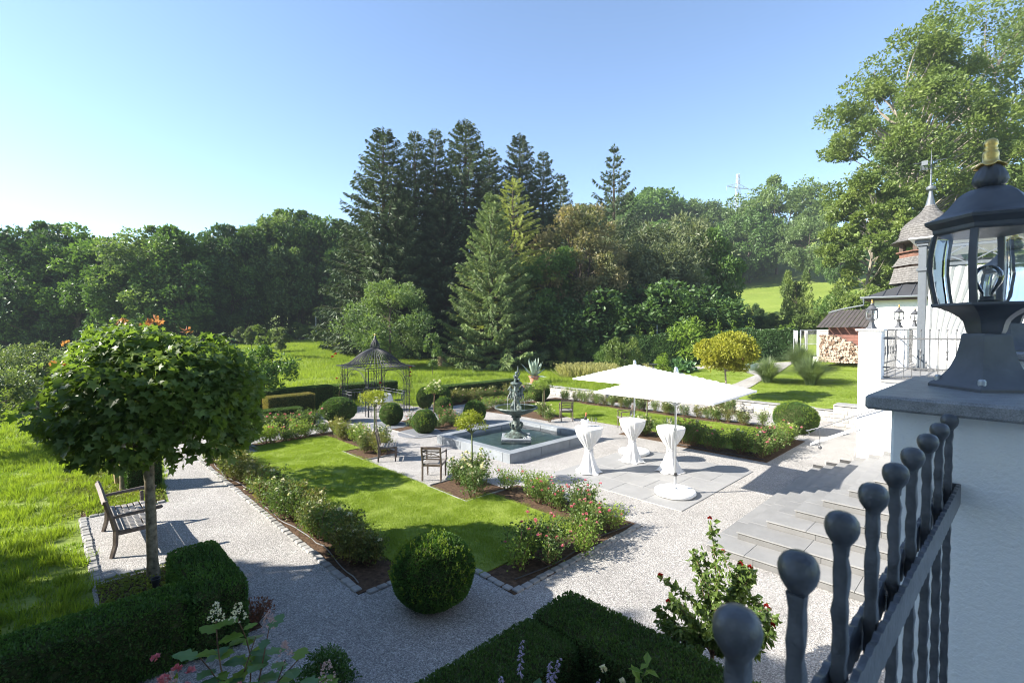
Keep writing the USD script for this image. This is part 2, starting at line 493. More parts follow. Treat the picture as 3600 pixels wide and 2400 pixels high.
stone('granite_riser', (0.10, 0.10, 0.098), (0.16, 0.158, 0.155), 2.2, 0.7, 0.0015, 150.0, 0.45, 0.35)
stone('paver', (0.20, 0.20, 0.20), (0.27, 0.268, 0.265), 1.6, 0.6, 0.001, 120.0, 0.25, 0.35)
stone('basin_stone', (0.15, 0.165, 0.18), (0.235, 0.255, 0.275), 3.0, 0.55, 0.001, 140.0, 0.2, 0.3)
stone('dark_granite', (0.07, 0.073, 0.078), (0.36, 0.365, 0.375), 26.0, 0.42, 0.0006, 320.0, 0.55, 0.2)
stone('wall_stone', (0.21, 0.207, 0.195), (0.42, 0.41, 0.385), 6.0, 0.85, 0.006, 40.0, 0.4, 0.7)
stone('wall_cap', (0.19, 0.19, 0.19), (0.31, 0.31, 0.305), 4.0, 0.7, 0.001, 120.0, 0.3, 0.4)
simple('mortar', (0.36, 0.34, 0.31), 0.95, spec=0.1, var=0.15, scale=20.0, bump=0.003)
simple('dark_joint', (0.05, 0.05, 0.05), 0.9, spec=0.1)
simple('white_render', (0.82, 0.82, 0.815), 0.9, spec=0.15, var=0.02, scale=1.5, bump=0.0035, bscale=95.0)
simple('iron', (0.085, 0.089, 0.098), 0.36, metal=0.35, spec=0.5, var=0.35, scale=40.0, bump=0.0012, bscale=110.0)
simple('black_iron', (0.02, 0.022, 0.026), 0.5, metal=0.2, var=0.3, scale=40.0)
simple('iron_worn', (0.12, 0.122, 0.125), 0.5, metal=0.5, spec=0.5, var=0.5, scale=50.0, bump=0.001, bscale=110.0)
simple('lamp_iron', (0.085, 0.088, 0.096), 0.42, metal=0.15, spec=0.5, var=0.25, scale=12.0, bump=0.0006, bscale=260.0)
simple('gold', (0.72, 0.50, 0.16), 0.3, metal=1.0, var=0.15, scale=30.0, bump=0.0015, bscale=70.0)
simple('grey_steel', (0.11, 0.125, 0.14), 0.45, metal=0.2, var=0.06)
simple('galvanised', (0.46, 0.48, 0.50), 0.4, metal=0.6, var=0.15, scale=15.0)
simple('aluminium', (0.55, 0.57, 0.59), 0.3, metal=0.8, var=0.05)
simple('black_plastic', (0.02, 0.02, 0.022), 0.5)
simple('hose', (0.13, 0.135, 0.14), 0.5)
simple('white_concrete', (0.74, 0.735, 0.71), 0.9, spec=0.2, var=0.06, scale=8.0, bump=0.002)
simple('terracotta', (0.42, 0.19, 0.12), 0.8, var=0.15, scale=7.0)
simple('roof_sheet', (0.065, 0.067, 0.072), 0.5, metal=0.3, var=0.12, scale=2.0)
simple('roof_tile', (0.055, 0.046, 0.043), 0.8, var=0.35, scale=5.0)
simple('tower_board', (0.14, 0.068, 0.046), 0.85, var=0.35, scale=7.0)
simple('red_board', (0.17, 0.075, 0.055), 0.85, var=0.25, scale=4.0, bump=0.003, bscale=30.0)
simple('eave_wood', (0.075, 0.05, 0.038), 0.8, var=0.3, scale=9.0)
simple('log_bark', (0.16, 0.105, 0.07), 0.9, var=0.4, scale=9.0)
simple('log_end', (0.36, 0.275, 0.21), 0.85, var=0.3, scale=12.0)
simple('bark', (0.085, 0.068, 0.052), 0.95, spec=0.15, var=0.45, scale=6.0, bump=0.02, bscale=18.0)
simple('bark_pale', (0.27, 0.235, 0.19), 0.9, spec=0.2, var=0.35, scale=5.0, bump=0.01, bscale=20.0)
simple('bark_maple', (0.17, 0.145, 0.10), 0.95, spec=0.15, var=0.55, scale=16.0, bump=0.006, bscale=40.0)
simple('stake_wood', (0.33, 0.24, 0.13), 0.85, var=0.25, scale=9.0)
simple('twig', (0.045, 0.052, 0.02), 0.95, spec=0.05, var=0.5, scale=9.0)
simple('stem_green', (0.09, 0.11, 0.035), 0.7, var=0.3)
simple('stem_brown', (0.13, 0.075, 0.04), 0.8, var=0.3)
simple('ceramic_white', (0.78, 0.78, 0.76), 0.25, var=0.02)
simple('wicker', (0.10, 0.065, 0.045), 0.8, var=0.4, scale=60.0, bump=0.006, bscale=60.0)
# weathered teak: grey-brown with grain
mat('teak', {'g': ('texture_coordinate', {}), 'mp': ('mapping', {'scale': (8.0, 8.0, 8.0)}), 'n': ('noise_texture', {'scale': 1.6, 'detail': 6.0, 'roughness': 0.65, 'distortion': 0.6}),
             'r': ('rgb_ramp', {'ramp': [(0.3, (0.055, 0.038, 0.03)), (0.55, (0.10, 0.074, 0.058)), (0.75, (0.17, 0.14, 0.118))]}), 'b': ('bump', {'strength': 0.8, 'distance': 0.003}), 'p': ('principled_bsdf', {'roughness': 0.62})},
    [('g.object', 'mp.vector'), ('mp.vector', 'n.vector'), ('n.fac', 'r.fac'), ('r.color', 'p.base_color'), ('n.fac', 'b.height'), ('b.normal', 'p.normal')])
mat('teak_grey', {'g': ('texture_coordinate', {}), 'mp': ('mapping', {'scale': (8.0, 8.0, 8.0)}), 'n': ('noise_texture', {'scale': 1.6, 'detail': 6.0, 'roughness': 0.65, 'distortion': 0.6}),
             'r': ('rgb_ramp', {'ramp': [(0.3, (0.12, 0.105, 0.095)), (0.55, (0.21, 0.195, 0.18)), (0.75, (0.31, 0.295, 0.28))]}), 'b': ('bump', {'strength': 0.8, 'distance': 0.003}), 'p': ('principled_bsdf', {'roughness': 0.6})},
    [('g.object', 'mp.vector'), ('mp.vector', 'n.vector'), ('n.fac', 'r.fac'), ('r.color', 'p.base_color'), ('n.fac', 'b.height'), ('b.normal', 'p.normal')])
# patinated cast iron of the fountain
mat('patina', {'g': ('geometry', {}), 'n': ('noise_texture', {'scale': 9.0, 'detail': 6.0, 'roughness': 0.7}), 'r': ('rgb_ramp', {'ramp': [(0.30, (0.022, 0.026, 0.02)), (0.46, (0.055, 0.07, 0.06)), (0.60, (0.115, 0.155, 0.14)), (0.78, (0.25, 0.32, 0.295))]}),
               'n2': ('noise_texture', {'scale': 60.0, 'detail': 4.0}), 'b': ('bump', {'strength': 1.0, 'distance': 0.006}), 'p': ('principled_bsdf', {'roughness': 0.5, 'metallic': 0.15})},
    [('g.position', 'n.vector'), ('n.fac', 'r.fac'), ('r.color', 'p.base_color'), ('g.position', 'n2.vector'), ('n2.fac', 'b.height'), ('b.normal', 'p.normal')])
# weathered shingles, rows by height
mat('shingle', {'g': ('geometry', {}), 'n': ('noise_texture', {'scale': 9.0, 'detail': 5.0, 'roughness': 0.7}), 'r': ('rgb_ramp', {'ramp': [(0.25, (0.065, 0.06, 0.057)), (0.5, (0.13, 0.124, 0.118)), (0.75, (0.22, 0.212, 0.205))]}), 'p': ('principled_bsdf', {'roughness': 0.85, 'specular_ior_level': 0.2})},
    [('g.position', 'n.vector'), ('n.fac', 'r.fac'), ('r.color', 'p.base_color')])


def cloth(name, col, trans=0.25, bump=0.0008):
    mat(name, {'g': ('geometry', {}), 'n': ('noise_texture', {'scale': 25.0, 'detail': 4.0}), 'b': ('bump', {'strength': 0.6, 'distance': bump}), 'p': ('principled_bsdf', {'base_color': col, 'roughness': 0.8, 'specular_ior_level': 0.2, 'sheen_weight': 0.1}),
               't': ('translucent_bsdf', {'color': col}), 'x': ('mix_closure', {'fac': trans})},
        [('g.position', 'n.vector'), ('n.fac', 'b.height'), ('b.normal', 'p.normal'), ('p.BSDF', 'x.closure1'), ('t.BSDF', 'x.closure2')], surface='x.closure')


cloth('white_cloth', (0.76, 0.76, 0.76))
cloth('canopy_cloth', (0.70, 0.70, 0.69), 0.2)
cloth('curtain', (0.78, 0.78, 0.76), 0.45)
# water: a thin rippled film over the basin floor
mat('water', {'g': ('geometry', {}), 'n': ('noise_texture', {'scale': 7.0, 'detail': 3.0, 'distortion': 0.8}), 'w': ('wave_texture', {'wave_type': 'rings', 'rings_direction': 'spherical', 'scale': 2.6, 'distortion': 2.0, 'detail': 2.0}),
              'tc': ('texture_coordinate', {}), 'a': ('math', {'math_type': 'multiply_add', 'value2': 0.3}), 'b': ('bump', {'strength': 0.4, 'distance': 0.008}),
              'f': ('fresnel', {'IOR': 1.33}), 'tr': ('transparent_bsdf', {'color': (0.95, 0.98, 0.93)}), 'gl': ('glossy_bsdf', {'roughness': 0.03, 'color': (1.0, 1.0, 1.0)}), 'x': ('mix_closure', {})},
    [('g.position', 'n.vector'), ('tc.object', 'w.vector'), ('w.fac', 'a.value1'), ('n.fac', 'a.value3'), ('a.value', 'b.height'), ('b.normal', 'f.normal'), ('b.normal', 'gl.normal'), ('f.fac', 'x.fac'), ('tr.BSDF', 'x.closure1'), ('gl.BSDF', 'x.closure2')], surface='x.closure')
mat('pane', {'f': ('fresnel', {'IOR': 1.5}), 'tr': ('transparent_bsdf', {'color': (0.97, 0.98, 0.98)}), 'gl': ('glossy_bsdf', {'roughness': 0.02, 'color': (1.0, 1.0, 1.0)}), 'x': ('mix_closure', {})},
    [('f.fac', 'x.fac'), ('tr.BSDF', 'x.closure1'), ('gl.BSDF', 'x.closure2')], surface='x.closure')
mat('glass', {'p': ('principled_bsdf', {'base_color': (0.97, 0.98, 0.98), 'roughness': 0.01, 'transmission_weight': 1.0, 'ior': 1.48})}, [])
simple('basin_floor', (0.66, 0.67, 0.55), 0.9, spec=0.1, var=0.22, scale=2.5)
simple('foam', (0.75, 0.76, 0.74), 0.7, var=0.1)

leafy('box_leaf', (0.022, 0.048, 0.010), (0.045, 0.090, 0.016), (0.095, 0.155, 0.028), 0.3, 0.45, 0.35, 3.0, 1.25, 0.12, 0.5)
leafy('box_tip', (0.11, 0.16, 0.022), (0.17, 0.22, 0.03), (0.25, 0.28, 0.045), 0.4, 0.5, 0.3, 3.0, 1.25)
leafy('hedge_leaf', (0.025, 0.048, 0.012), (0.05, 0.085, 0.018), (0.10, 0.135, 0.03), 0.3, 0.5, 0.3, 1.6, 1.25)
leafy('brown_hedge', (0.10, 0.10, 0.03), (0.20, 0.16, 0.055), (0.30, 0.20, 0.085), 0.35, 0.6, 0.25, 1.0, 1.2)
leafy('rose_leaf', (0.036, 0.06, 0.015), (0.082, 0.115, 0.026), (0.16, 0.185, 0.045), 0.35, 0.4, 0.4, 3.0, 1.25, 0.2, 0.55, (0.20, 0.055, 0.03), 0.05)
leafy('rose_copper', (0.05, 0.065, 0.018), (0.14, 0.12, 0.03), (0.26, 0.14, 0.05), 0.38, 0.4, 0.4, 3.0, 1.25, 0.2, 0.6, (0.30, 0.07, 0.035), 0.16)
leafy('rose_bright', (0.07, 0.11, 0.018), (0.14, 0.18, 0.03), (0.24, 0.26, 0.05), 0.4, 0.4, 0.4, 3.0, 1.25)
leafy('standard_gold', (0.20, 0.24, 0.025), (0.33, 0.35, 0.04), (0.46, 0.44, 0.07), 0.42, 0.45, 0.35, 3.0, 1.2, 0.15, 0.55)
leafy('petal_pink', (0.60, 0.17, 0.25), (0.72, 0.32, 0.40), (0.78, 0.50, 0.54), 0.35, 0.6, 0.2, 3.0, 1.0)
leafy('petal_white', (0.72, 0.68, 0.55), (0.78, 0.76, 0.70), (0.82, 0.81, 0.78), 0.35, 0.6, 0.2, 3.0, 1.0)
leafy('petal_red', (0.30, 0.012, 0.015), (0.45, 0.02, 0.02), (0.55, 0.05, 0.03), 0.3, 0.6, 0.2, 3.0, 1.0)
leafy('petal_lilac', (0.36, 0.32, 0.55), (0.46, 0.42, 0.66), (0.60, 0.57, 0.74), 0.35, 0.6, 0.2, 3.0, 1.0)
leafy('maple_leaf', (0.038, 0.06, 0.014), (0.08, 0.112, 0.021), (0.18, 0.21, 0.032), 0.45, 0.42, 0.35, 0.9, 1.7, 0.0, 0.6)
leafy('maple_young', (0.36, 0.15, 0.085), (0.42, 0.22, 0.10), (0.42, 0.30, 0.11), 0.4, 0.4, 0.4, 3.0, 1.2)
leafy('tree_leaf', (0.028, 0.055, 0.014), (0.055, 0.095, 0.020), (0.105, 0.15, 0.032), 0.33, 0.45, 0.35, 0.35, 1.3, 0.3, 0.35)
leafy('tree_pale', (0.040, 0.066, 0.022), (0.078, 0.112, 0.034), (0.145, 0.17, 0.055), 0.35, 0.45, 0.4, 0.4, 1.3, 0.25, 0.4)
leafy('ash_leaf', (0.042, 0.066, 0.016), (0.085, 0.112, 0.024), (0.18, 0.185, 0.042), 0.36, 0.45, 0.35, 0.35, 1.3, 0.1, 0.45)
leafy('dark_leaf', (0.020, 0.040, 0.012), (0.038, 0.070, 0.018), (0.075, 0.115, 0.028), 0.3, 0.45, 0.35, 0.4, 1.25, 0.25, 0.4)
leafy('rusty_leaf', (0.09, 0.10, 0.04), (0.24, 0.19, 0.10), (0.38, 0.28, 0.17), 0.33, 0.5, 0.3, 0.6, 1.2, 0.1, 0.5)
leafy('willow_leaf', (0.075, 0.095, 0.045), (0.15, 0.17, 0.085), (0.27, 0.28, 0.17), 0.33, 0.45, 0.4, 0.5, 1.15, 0.2, 0.45)
leafy('apple_leaf', (0.065, 0.09, 0.035), (0.13, 0.165, 0.07), (0.23, 0.25, 0.13), 0.36, 0.42, 0.45, 1.2, 1.2, 0.2, 0.5)
leafy('yellow_maple', (0.26, 0.27, 0.03), (0.42, 0.40, 0.05), (0.55, 0.47, 0.09), 0.4, 0.45, 0.35, 1.8, 1.15, 0.1, 0.5)
leafy('spruce_needle', (0.018, 0.030, 0.013), (0.038, 0.056, 0.021), (0.08, 0.10, 0.036), 0.15, 0.55, 0.3, 0.3, 1.2, 0.35, 0.35)
leafy('spruce_pale', (0.055, 0.08, 0.028), (0.10, 0.135, 0.045), (0.17, 0.20, 0.075), 0.22, 0.5, 0.3, 0.5, 1.2, 0.1, 0.4)
leafy('larch_needle', (0.15, 0.18, 0.04), (0.26, 0.29, 0.06), (0.36, 0.37, 0.10), 0.3, 0.5, 0.3, 0.5, 1.2, 0.1, 0.45)
leafy('spruce_cone', (0.14, 0.075, 0.04), (0.22, 0.12, 0.06), (0.28, 0.17, 0.09), 0.0, 0.7, 0.2)
leafy('ivy_leaf', (0.024, 0.05, 0.018), (0.05, 0.088, 0.028), (0.12, 0.165, 0.06), 0.25, 0.35, 0.5, 0.6, 1.2)
leafy('reed_blade', (0.09, 0.125, 0.055), (0.16, 0.205, 0.09), (0.27, 0.31, 0.17), 0.35, 0.4, 0.4, 1.5, 1.2, 0.1, 0.5)
leafy('lavender', (0.14, 0.14, 0.06), (0.25, 0.235, 0.10), (0.34, 0.31, 0.17), 0.35, 0.6, 0.2, 1.5, 1.15, 0.1, 0.5, (0.30, 0.24, 0.36), 0.12)
leafy('cover_leaf', (0.10, 0.13, 0.025), (0.19, 0.21, 0.04), (0.31, 0.28, 0.07), 0.4, 0.5, 0.3, 1.5, 1.2, 0.1, 0.5, (0.26, 0.10, 0.05), 0.08)
leafy('hosta_leaf', (0.035, 0.075, 0.03), (0.07, 0.125, 0.045), (0.13, 0.19, 0.07), 0.35, 0.4, 0.4, 2.0, 1.2)
leafy('bright_leaf', (0.09, 0.15, 0.02), (0.16, 0.235, 0.03), (0.26, 0.32, 0.05), 0.4, 0.45, 0.35, 1.5, 1.2)
leafy('bramble_red', (0.07, 0.03, 0.02), (0.12, 0.05, 0.03), (0.18, 0.08, 0.045), 0.3, 0.5, 0.3)
leafy('petal_blush', (0.50, 0.34, 0.38), (0.62, 0.48, 0.50), (0.70, 0.62, 0.60), 0.35, 0.6, 0.2, 3.0, 1.0)
leafy('lantana_head', (0.20, 0.014, 0.012), (0.30, 0.025, 0.018), (0.42, 0.07, 0.02), 0.3, 0.6, 0.2)
leafy('agave_leaf', (0.23, 0.29, 0.23), (0.33, 0.39, 0.31), (0.46, 0.50, 0.40), 0.12, 0.45, 0.4, 3.0, 1.1, 0.0, 0.5)

# ------------------------------------------------------------------ the lie of the land
CTRL = []
for u, v, z in [(0.45, -6, 0), (0.3, 0, 0), (0.3, 3, 0), (0.3, 6, 0), (0.3, 9, 0), (0.5, 12.5, 0), (1.5, 15, 0), (2.2, 18, 0), (4, 20.6, 0), (6, 21.6, 0.02), (9, 22, 0.02), (11, 22, 0.02), (12.6, 20.3, 0.03), (14, 20.2, 0.04), (16, 20.3, 0.1), (18, 20.3, 0.22),
                (20.3, 20.3, 0.44), (20.5, 18, 0.46), (20.5, 14.3, 0.46), (23, 14.3, 0.48), (23, 11, 0.48), (23, 9, 0.47), (22.6, 6, 0.47), (21.6, 4, 0.55), (22, 1, 0.8), (-4, 6, -0.05), (-4, 10, -0.05), (-4, 15, -0.05), (-9, 12, -0.2), (-3, -8, 0)]:
    CTRL.append(W(u, v, z))
for px, py, dep in [(60, 1560, 16), (0, 1330, 34), (0, 1278, 54), (250, 1266, 54), (500, 1250, 52), (800, 1222, 58), (1000, 1197, 61), (1150, 1183, 61), (1260, 1172, 60), (992, 1257.6, 36), (840, 1218.7, 50), (931, 1244, 42), (1184, 1218.7, 48), (1058, 1199, 57),
                    (1150, 1330, 27), (950, 1400, 23), (1300, 1300, 34), (1400, 1290, 36), (1560, 1330, 29), (1750, 1330, 29), (1720, 1298, 36), (1950, 1295, 36), (2050, 1290, 36), (2300, 1288, 35), (2560, 1285, 32), (2700, 1343, 25.2), (2850, 1359, 24), (2750, 1272, 33),
                    (2910, 1263, 31), (3010, 1263, 31), (2520, 1080, 78), (2660, 1072, 76), (2900, 1062, 70), (2750, 980, 110), (2620, 990, 112), (2920, 985, 104), (2200, 1130, 80), (2000, 1160, 80), (1600, 1165, 80), (2400, 880, 140), (2750, 850, 150), (2000, 990, 140), (3200, 1000, 80), (3500, 1000, 60), (3200, 1150, 42), (3500, 1190, 42)]:
    CTRL.append(D(px, py, dep))
for x, y, z in [(-60, 20, -0.6), (-90, 70, 0), (-70, 110, 3), (-30, 100, 5), (0, 110, 9), (40, 160, 30), (100, 160, 36), (-60, 200, 10), (60, 30, 4), (60, -10, 2), (-40, -20, -0.5), (0, 220, 25), (120, 220, 48), (-150, 200, 4), (160, 60, 25), (-150, 0, -2), (20, -30, 1)]:
    CTRL.append(np.array([x, y, z], float))
CTRL = np.array(CTRL)
_rbf = RBFInterpolator(CTRL[:, :2], CTRL[:, 2], kernel='linear', smoothing=0.02)


def hill(p):
    p = np.atleast_2d(np.asarray(p, float))[:, :2]
    h = _rbf(p)
    far = np.clip((np.hypot(p[:, 0], p[:, 1]) - 25) / 60, 0, 1)
    q = np.column_stack([p * 0.08, np.zeros(len(p))])
    return h + far * 1.2 * (meshkit.fbm(q, 3, 4) - 0.5)


def ground(x, y):
    return float(hill([[x, y]])[0])


GARDEN = [(0.45, -4), (0.45, 12.58), (1.9, 12.5), (2.0, 13.6), (2.4, 16.5), (2.9, 19.4), (4.6, 20.4), (9.2, 21.6), (12.5, 21.6), (12.7, 19.6), (20.35, 19.9), (20.42, 14.2), (22.95, 14.2), (22.95, 8.65), (22.42, 8.65), (22.42, 4.56), (21.45, 4.56), (21.45, -4)]
GPOLY = uvpoly(GARDEN)
gs = np.concatenate([np.arange(-260, -60, 12), np.arange(-60, -26, 2.0), np.arange(-26, 30, 0.7), np.arange(30, 70, 2.0), np.arange(70, 300, 12)])
gy = np.concatenate([np.arange(-60, -6, 6), np.arange(-6, 42, 0.7), np.arange(42, 90, 1.6), np.arange(90, 340, 9)])
WORLDPOLY = sbox(-259, -59, 287, 330)
tag(obj('meadow', sheet(WORLDPOLY.difference(GPOLY), hill, gs, gy), 'meadow_ground', smooth=True), kind='structure')
tag(obj('gravel_ground', sheet(GPOLY, lambda p: np.zeros(len(p)), np.arange(-40, 40, 4.0), np.arange(-10, 40, 4.0)), 'gravel'), kind='structure')

# ------------------------------------------------------------------ lawns, beds, kerbs, paving
def gsheet(name, pts, z, mt, lab=None):
    o = obj(name, slab(uvpoly(pts) if isinstance(pts, list) else pts, z - 0.03, z), mt)
    return tag(o, kind='structure')


FL_OUT = [(3.1, 6.25), (4.65, 6.25), (4.65, 4.73), (8.02, 4.73), (8.02, 8.05), (7.62, 8.05), (7.62, 9.42), (6.45, 9.42), (6.45, 12.6), (7.62, 12.6), (7.62, 16.95), (4.65, 16.95), (4.65, 15.67), (3.1, 15.67)]
FL_LAWN = [(3.92, 6.25), (4.65, 6.25), (4.65, 5.45), (7.15, 5.45), (7.15, 8.05), (6.45, 8.05), (6.45, 13.9), (7.0, 13.9), (7.0, 16.35), (4.65, 16.35), (4.65, 15.67), (3.92, 15.67)]
BR_OUT = [(14.3, 4.6), (17.95, 4.6), (17.95, 6.1), (19.75, 6.1), (19.75, 16.95), (14.2, 16.95), (14.2, 16.2), (14.5, 14.2), (14.5, 12.9), (15.75, 12.9), (15.75, 9.5), (14.5, 9.5), (14.5, 7.6), (14.3, 7.6)]
BR_LAWN = [(15.1, 5.4), (17.95, 5.4), (17.95, 6.1), (18.95, 6.1), (18.95, 16.2), (15.75, 16.2), (15.75, 14.2), (15.75, 8.2), (15.1, 8.2)]
LB_BED = [(9.15, 14.1), (12.6, 14.1), (12.6, 16.95), (9.15, 16.95)]
gsheet('flower_bed', FL_OUT, 0.012, 'soil')
gsheet('flower_bed', BR_OUT, 0.012, 'soil')
gsheet('flower_bed', LB_BED, 0.012, 'soil')
gsheet('flower_bed', [(4.6, 18.0), (7.5, 18.0), (7.5, 19.0), (4.6, 19.0)], 0.012, 'soil')
gsheet('flower_bed', [(13.6, 18.6), (20.0, 18.6), (20.0, 19.5), (13.6, 19.5)], 0.012, 'soil')
gsheet('flower_bed', [(20.6, 14.2), (22.9, 14.2), (22.9, 12.7), (21.6, 12.7), (20.6, 13.6)], 0.012, 'soil')
gsheet('flower_bed', [(21.4, 8.0), (22.9, 8.0), (22.9, 9.9), (21.4, 9.9)], 0.012, 'soil')
gsheet('flower_bed', [(0.5, 6.4), (1.9, 6.4), (1.9, 9.1), (0.5, 9.1)], 0.012, 'soil')
gsheet('flower_bed', [(0.5, 12.62), (1.85, 12.62), (1.95, 13.6), (2.3, 16.5), (0.5, 16.5)], 0.012, 'soil')
gsheet('flower_bed', [(-2, -2), (3.9, -2), (3.9, 3.1), (-2, 3.1)], 0.4, 'soil')
gsheet('lawn', FL_LAWN, 0.03, 'lawn_ground')
gsheet('lawn', BR_LAWN, 0.03, 'lawn_ground')
for u, v in [(9.5, 16.5), (9.55, 14.5), (12.1, 16.5), (12.15, 14.5)]:
    r = np.random.default_rng(int(u * 10 + v))
    pts = [(u + (0.72 + 0.1 * r.random()) * math.cos(a), v + (0.72 + 0.1 * r.random()) * math.sin(a)) for a in np.arange(0, 2 * math.pi, 0.35)]
    gsheet('slate_chips', pts, 0.022, 'slate_chip')

# kerbs of single granite setts, each a block of its own
KRNG = np.random.default_rng(5)


def kerb(label, runs, w=0.115, L=0.165, z=0.03):
    k = gthing('stone_kerb', label, 'kerb')
    for (u0, v0), (u1, v1) in runs:
        n = max(1, int(round(math.hypot(u1 - u0, v1 - v0) / L)))
        ang = math.degrees(math.atan2(v1 - v0, u1 - u0))
        for i in range(n):
            t = (i + 0.5) / n
            c = np.array([u0 + (u1 - u0) * t, v0 + (v1 - v0) * t])
            l = math.hypot(u1 - u0, v1 - v0) / n
            hl, hw = (l - KRNG.uniform(0.008, 0.02)) / 2, w / 2 * KRNG.uniform(0.9, 1.05)
            mb = MB()
            cc = np.array([c[0] + KRNG.normal(0, 0.004), c[1] + KRNG.normal(0, 0.004), 0])
            zt = z + KRNG.normal(0, 0.004)
            mb.box(cc + (-hl, -hw, -0.05), cc + (hl, hw, zt), 0.012, ang + KRNG.normal(0, 2.0))
            obj('sett', mb, 'sett', k)
    return k


kerb('grey sett kerb along the gravel path, left of the big box ball', [((3.14, 6.31), (3.14, 15.67)), ((3.2, 6.2), (4.5, 6.2))])
kerb('grey sett kerb between front lawn and gravel, right of the big box ball', [((4.7, 6.1), (4.7, 4.85)), ((4.7, 4.78), (8.0, 4.78))])
kerb('short granite sett kerb at the far left corner of the front lawn', [((3.2, 15.72), (4.6, 15.72)), ((4.7, 15.8), (4.7, 16.95)), ((4.75, 16.9), (7.6, 16.9))])
kerb('granite sett kerb round the gravel bay of the wooden bench', [((0.52, 9.25), (0.52, 12.58)), ((0.6, 9.25), (1.75, 9.25)), ((0.6, 12.55), (1.85, 12.55))])
for lab, run in [('thin stone edging of the rose bed with the nearest golden standard', [((6.43, 9.45), (6.43, 8.02)), ((6.43, 8.0), (7.6, 8.0)), ((6.5, 9.45), (7.6, 9.45))]), ('thin stone edging of the rose bed beside the armless chair', [((6.43, 12.58), (6.43, 13.9)), ((6.5, 12.56), (7.6, 12.56))]),
                 ('thin stone edging of the square bed between the four box balls', [((9.1, 14.05), (9.1, 16.95)), ((9.15, 14.03), (12.6, 14.03))])]:
    e = gthing('bed_edging', lab, 'edging')
    for (u0, v0), (u1, v1) in run:
        mb = MB()
        mb.bar((u0, v0, 0.012), (u1, v1, 0.012), 0.03, 0.05, ch=0.006)
        obj('edging_strip', mb, 'sett', e)

# paved square under the umbrellas
pv = gthing('paved_square', 'square of pale grey stone slabs in the gravel under the white umbrellas', 'paving')
obj('bedding', MB().box((9.22, 4.55, -0.02), (13.15, 8.1, 0.008)), 'mortar', pv)
rows = np.linspace(9.22, 13.15, 6)
for i in range(5):
    n = 4
    cuts = np.linspace(4.55, 8.1, n + 1)
    if i % 2:
        cuts = np.concatenate([[4.55], cuts[:-1] + (cuts[1] - cuts[0]) / 2, [8.1]])
    for a, b in zip(cuts[:-1], cuts[1:]):
        obj('paving_slab', MB().box((rows[i] + 0.003, a + 0.003, -0.02), (rows[i + 1] - 0.003, b - 0.003, 0.014 + KRNG.uniform(-0.001, 0.001)), 0.003), 'paver', pv)

# corner stairs up to the terrace
DU, DV, RISE, U0, V0, UW = 0.547, 0.29, 0.122, 7.89, 3.47, 14.28
st = gthing('garden_stairs', 'broad pale granite corner stairs climbing from the gravel to the terrace', 'stairs')
for i in range(19):
    u, v, z = U0 + DU * i, V0 - DV * i, RISE * (i + 1)
    mb = MB()
    if v > 0.6:
        mb.box((u + 0.028, 0.24, z - RISE - 0.02), (UW, v - 0.028, z - 0.024))
        obj('step_core', mb, 'dark_joint', st)
        cuts = np.concatenate([[v - 0.016], np.arange(v - 0.75 - 0.5 * (i % 2), 0.3, -1.45), [0.24]])
        for a, b in zip(cuts[:-1], cuts[1:]):
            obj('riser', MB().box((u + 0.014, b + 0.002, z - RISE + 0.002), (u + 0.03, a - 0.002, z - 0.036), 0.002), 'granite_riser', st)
        cuts = np.concatenate([[v], np.arange(v - 0.62 - 0.4 * (i % 2), 0.3, -1.45), [0.24]])
        for a, b in zip(cuts[:-1], cuts[1:]):
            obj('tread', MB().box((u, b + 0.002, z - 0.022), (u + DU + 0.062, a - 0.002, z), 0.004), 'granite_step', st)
    else:
        u = max(u, 11.0) if v > 0 else 11.0
        mb.box((u, -2.0, z - RISE - 0.02), (UW, v - 0.028, z - 0.024))
        obj('step_core', mb, 'dark_joint', st)
    a0 = u + DU + 0.064 if v > 0.6 else u
    cuts = np.concatenate([[a0], np.arange(a0 + 0.75 + 0.55 * (i % 2), UW - 0.3, 1.3), [UW]])
    for a, b in zip(cuts[:-1], cuts[1:]):
        obj('tread', MB().box((a + 0.002, v - DV - 0.03, z - 0.022), (b - 0.002, v, z), 0.004), 'granite_step', st)
    cuts[0] = u + 0.062 if v > 0.6 else u
    for a, b in zip(cuts[:-1], cuts[1:]):
        obj('riser', MB().box((a + 0.002, v - 0.03, z - RISE + 0.002), (b - 0.002, v - 0.014, z - 0.036), 0.002), 'granite_riser', st)

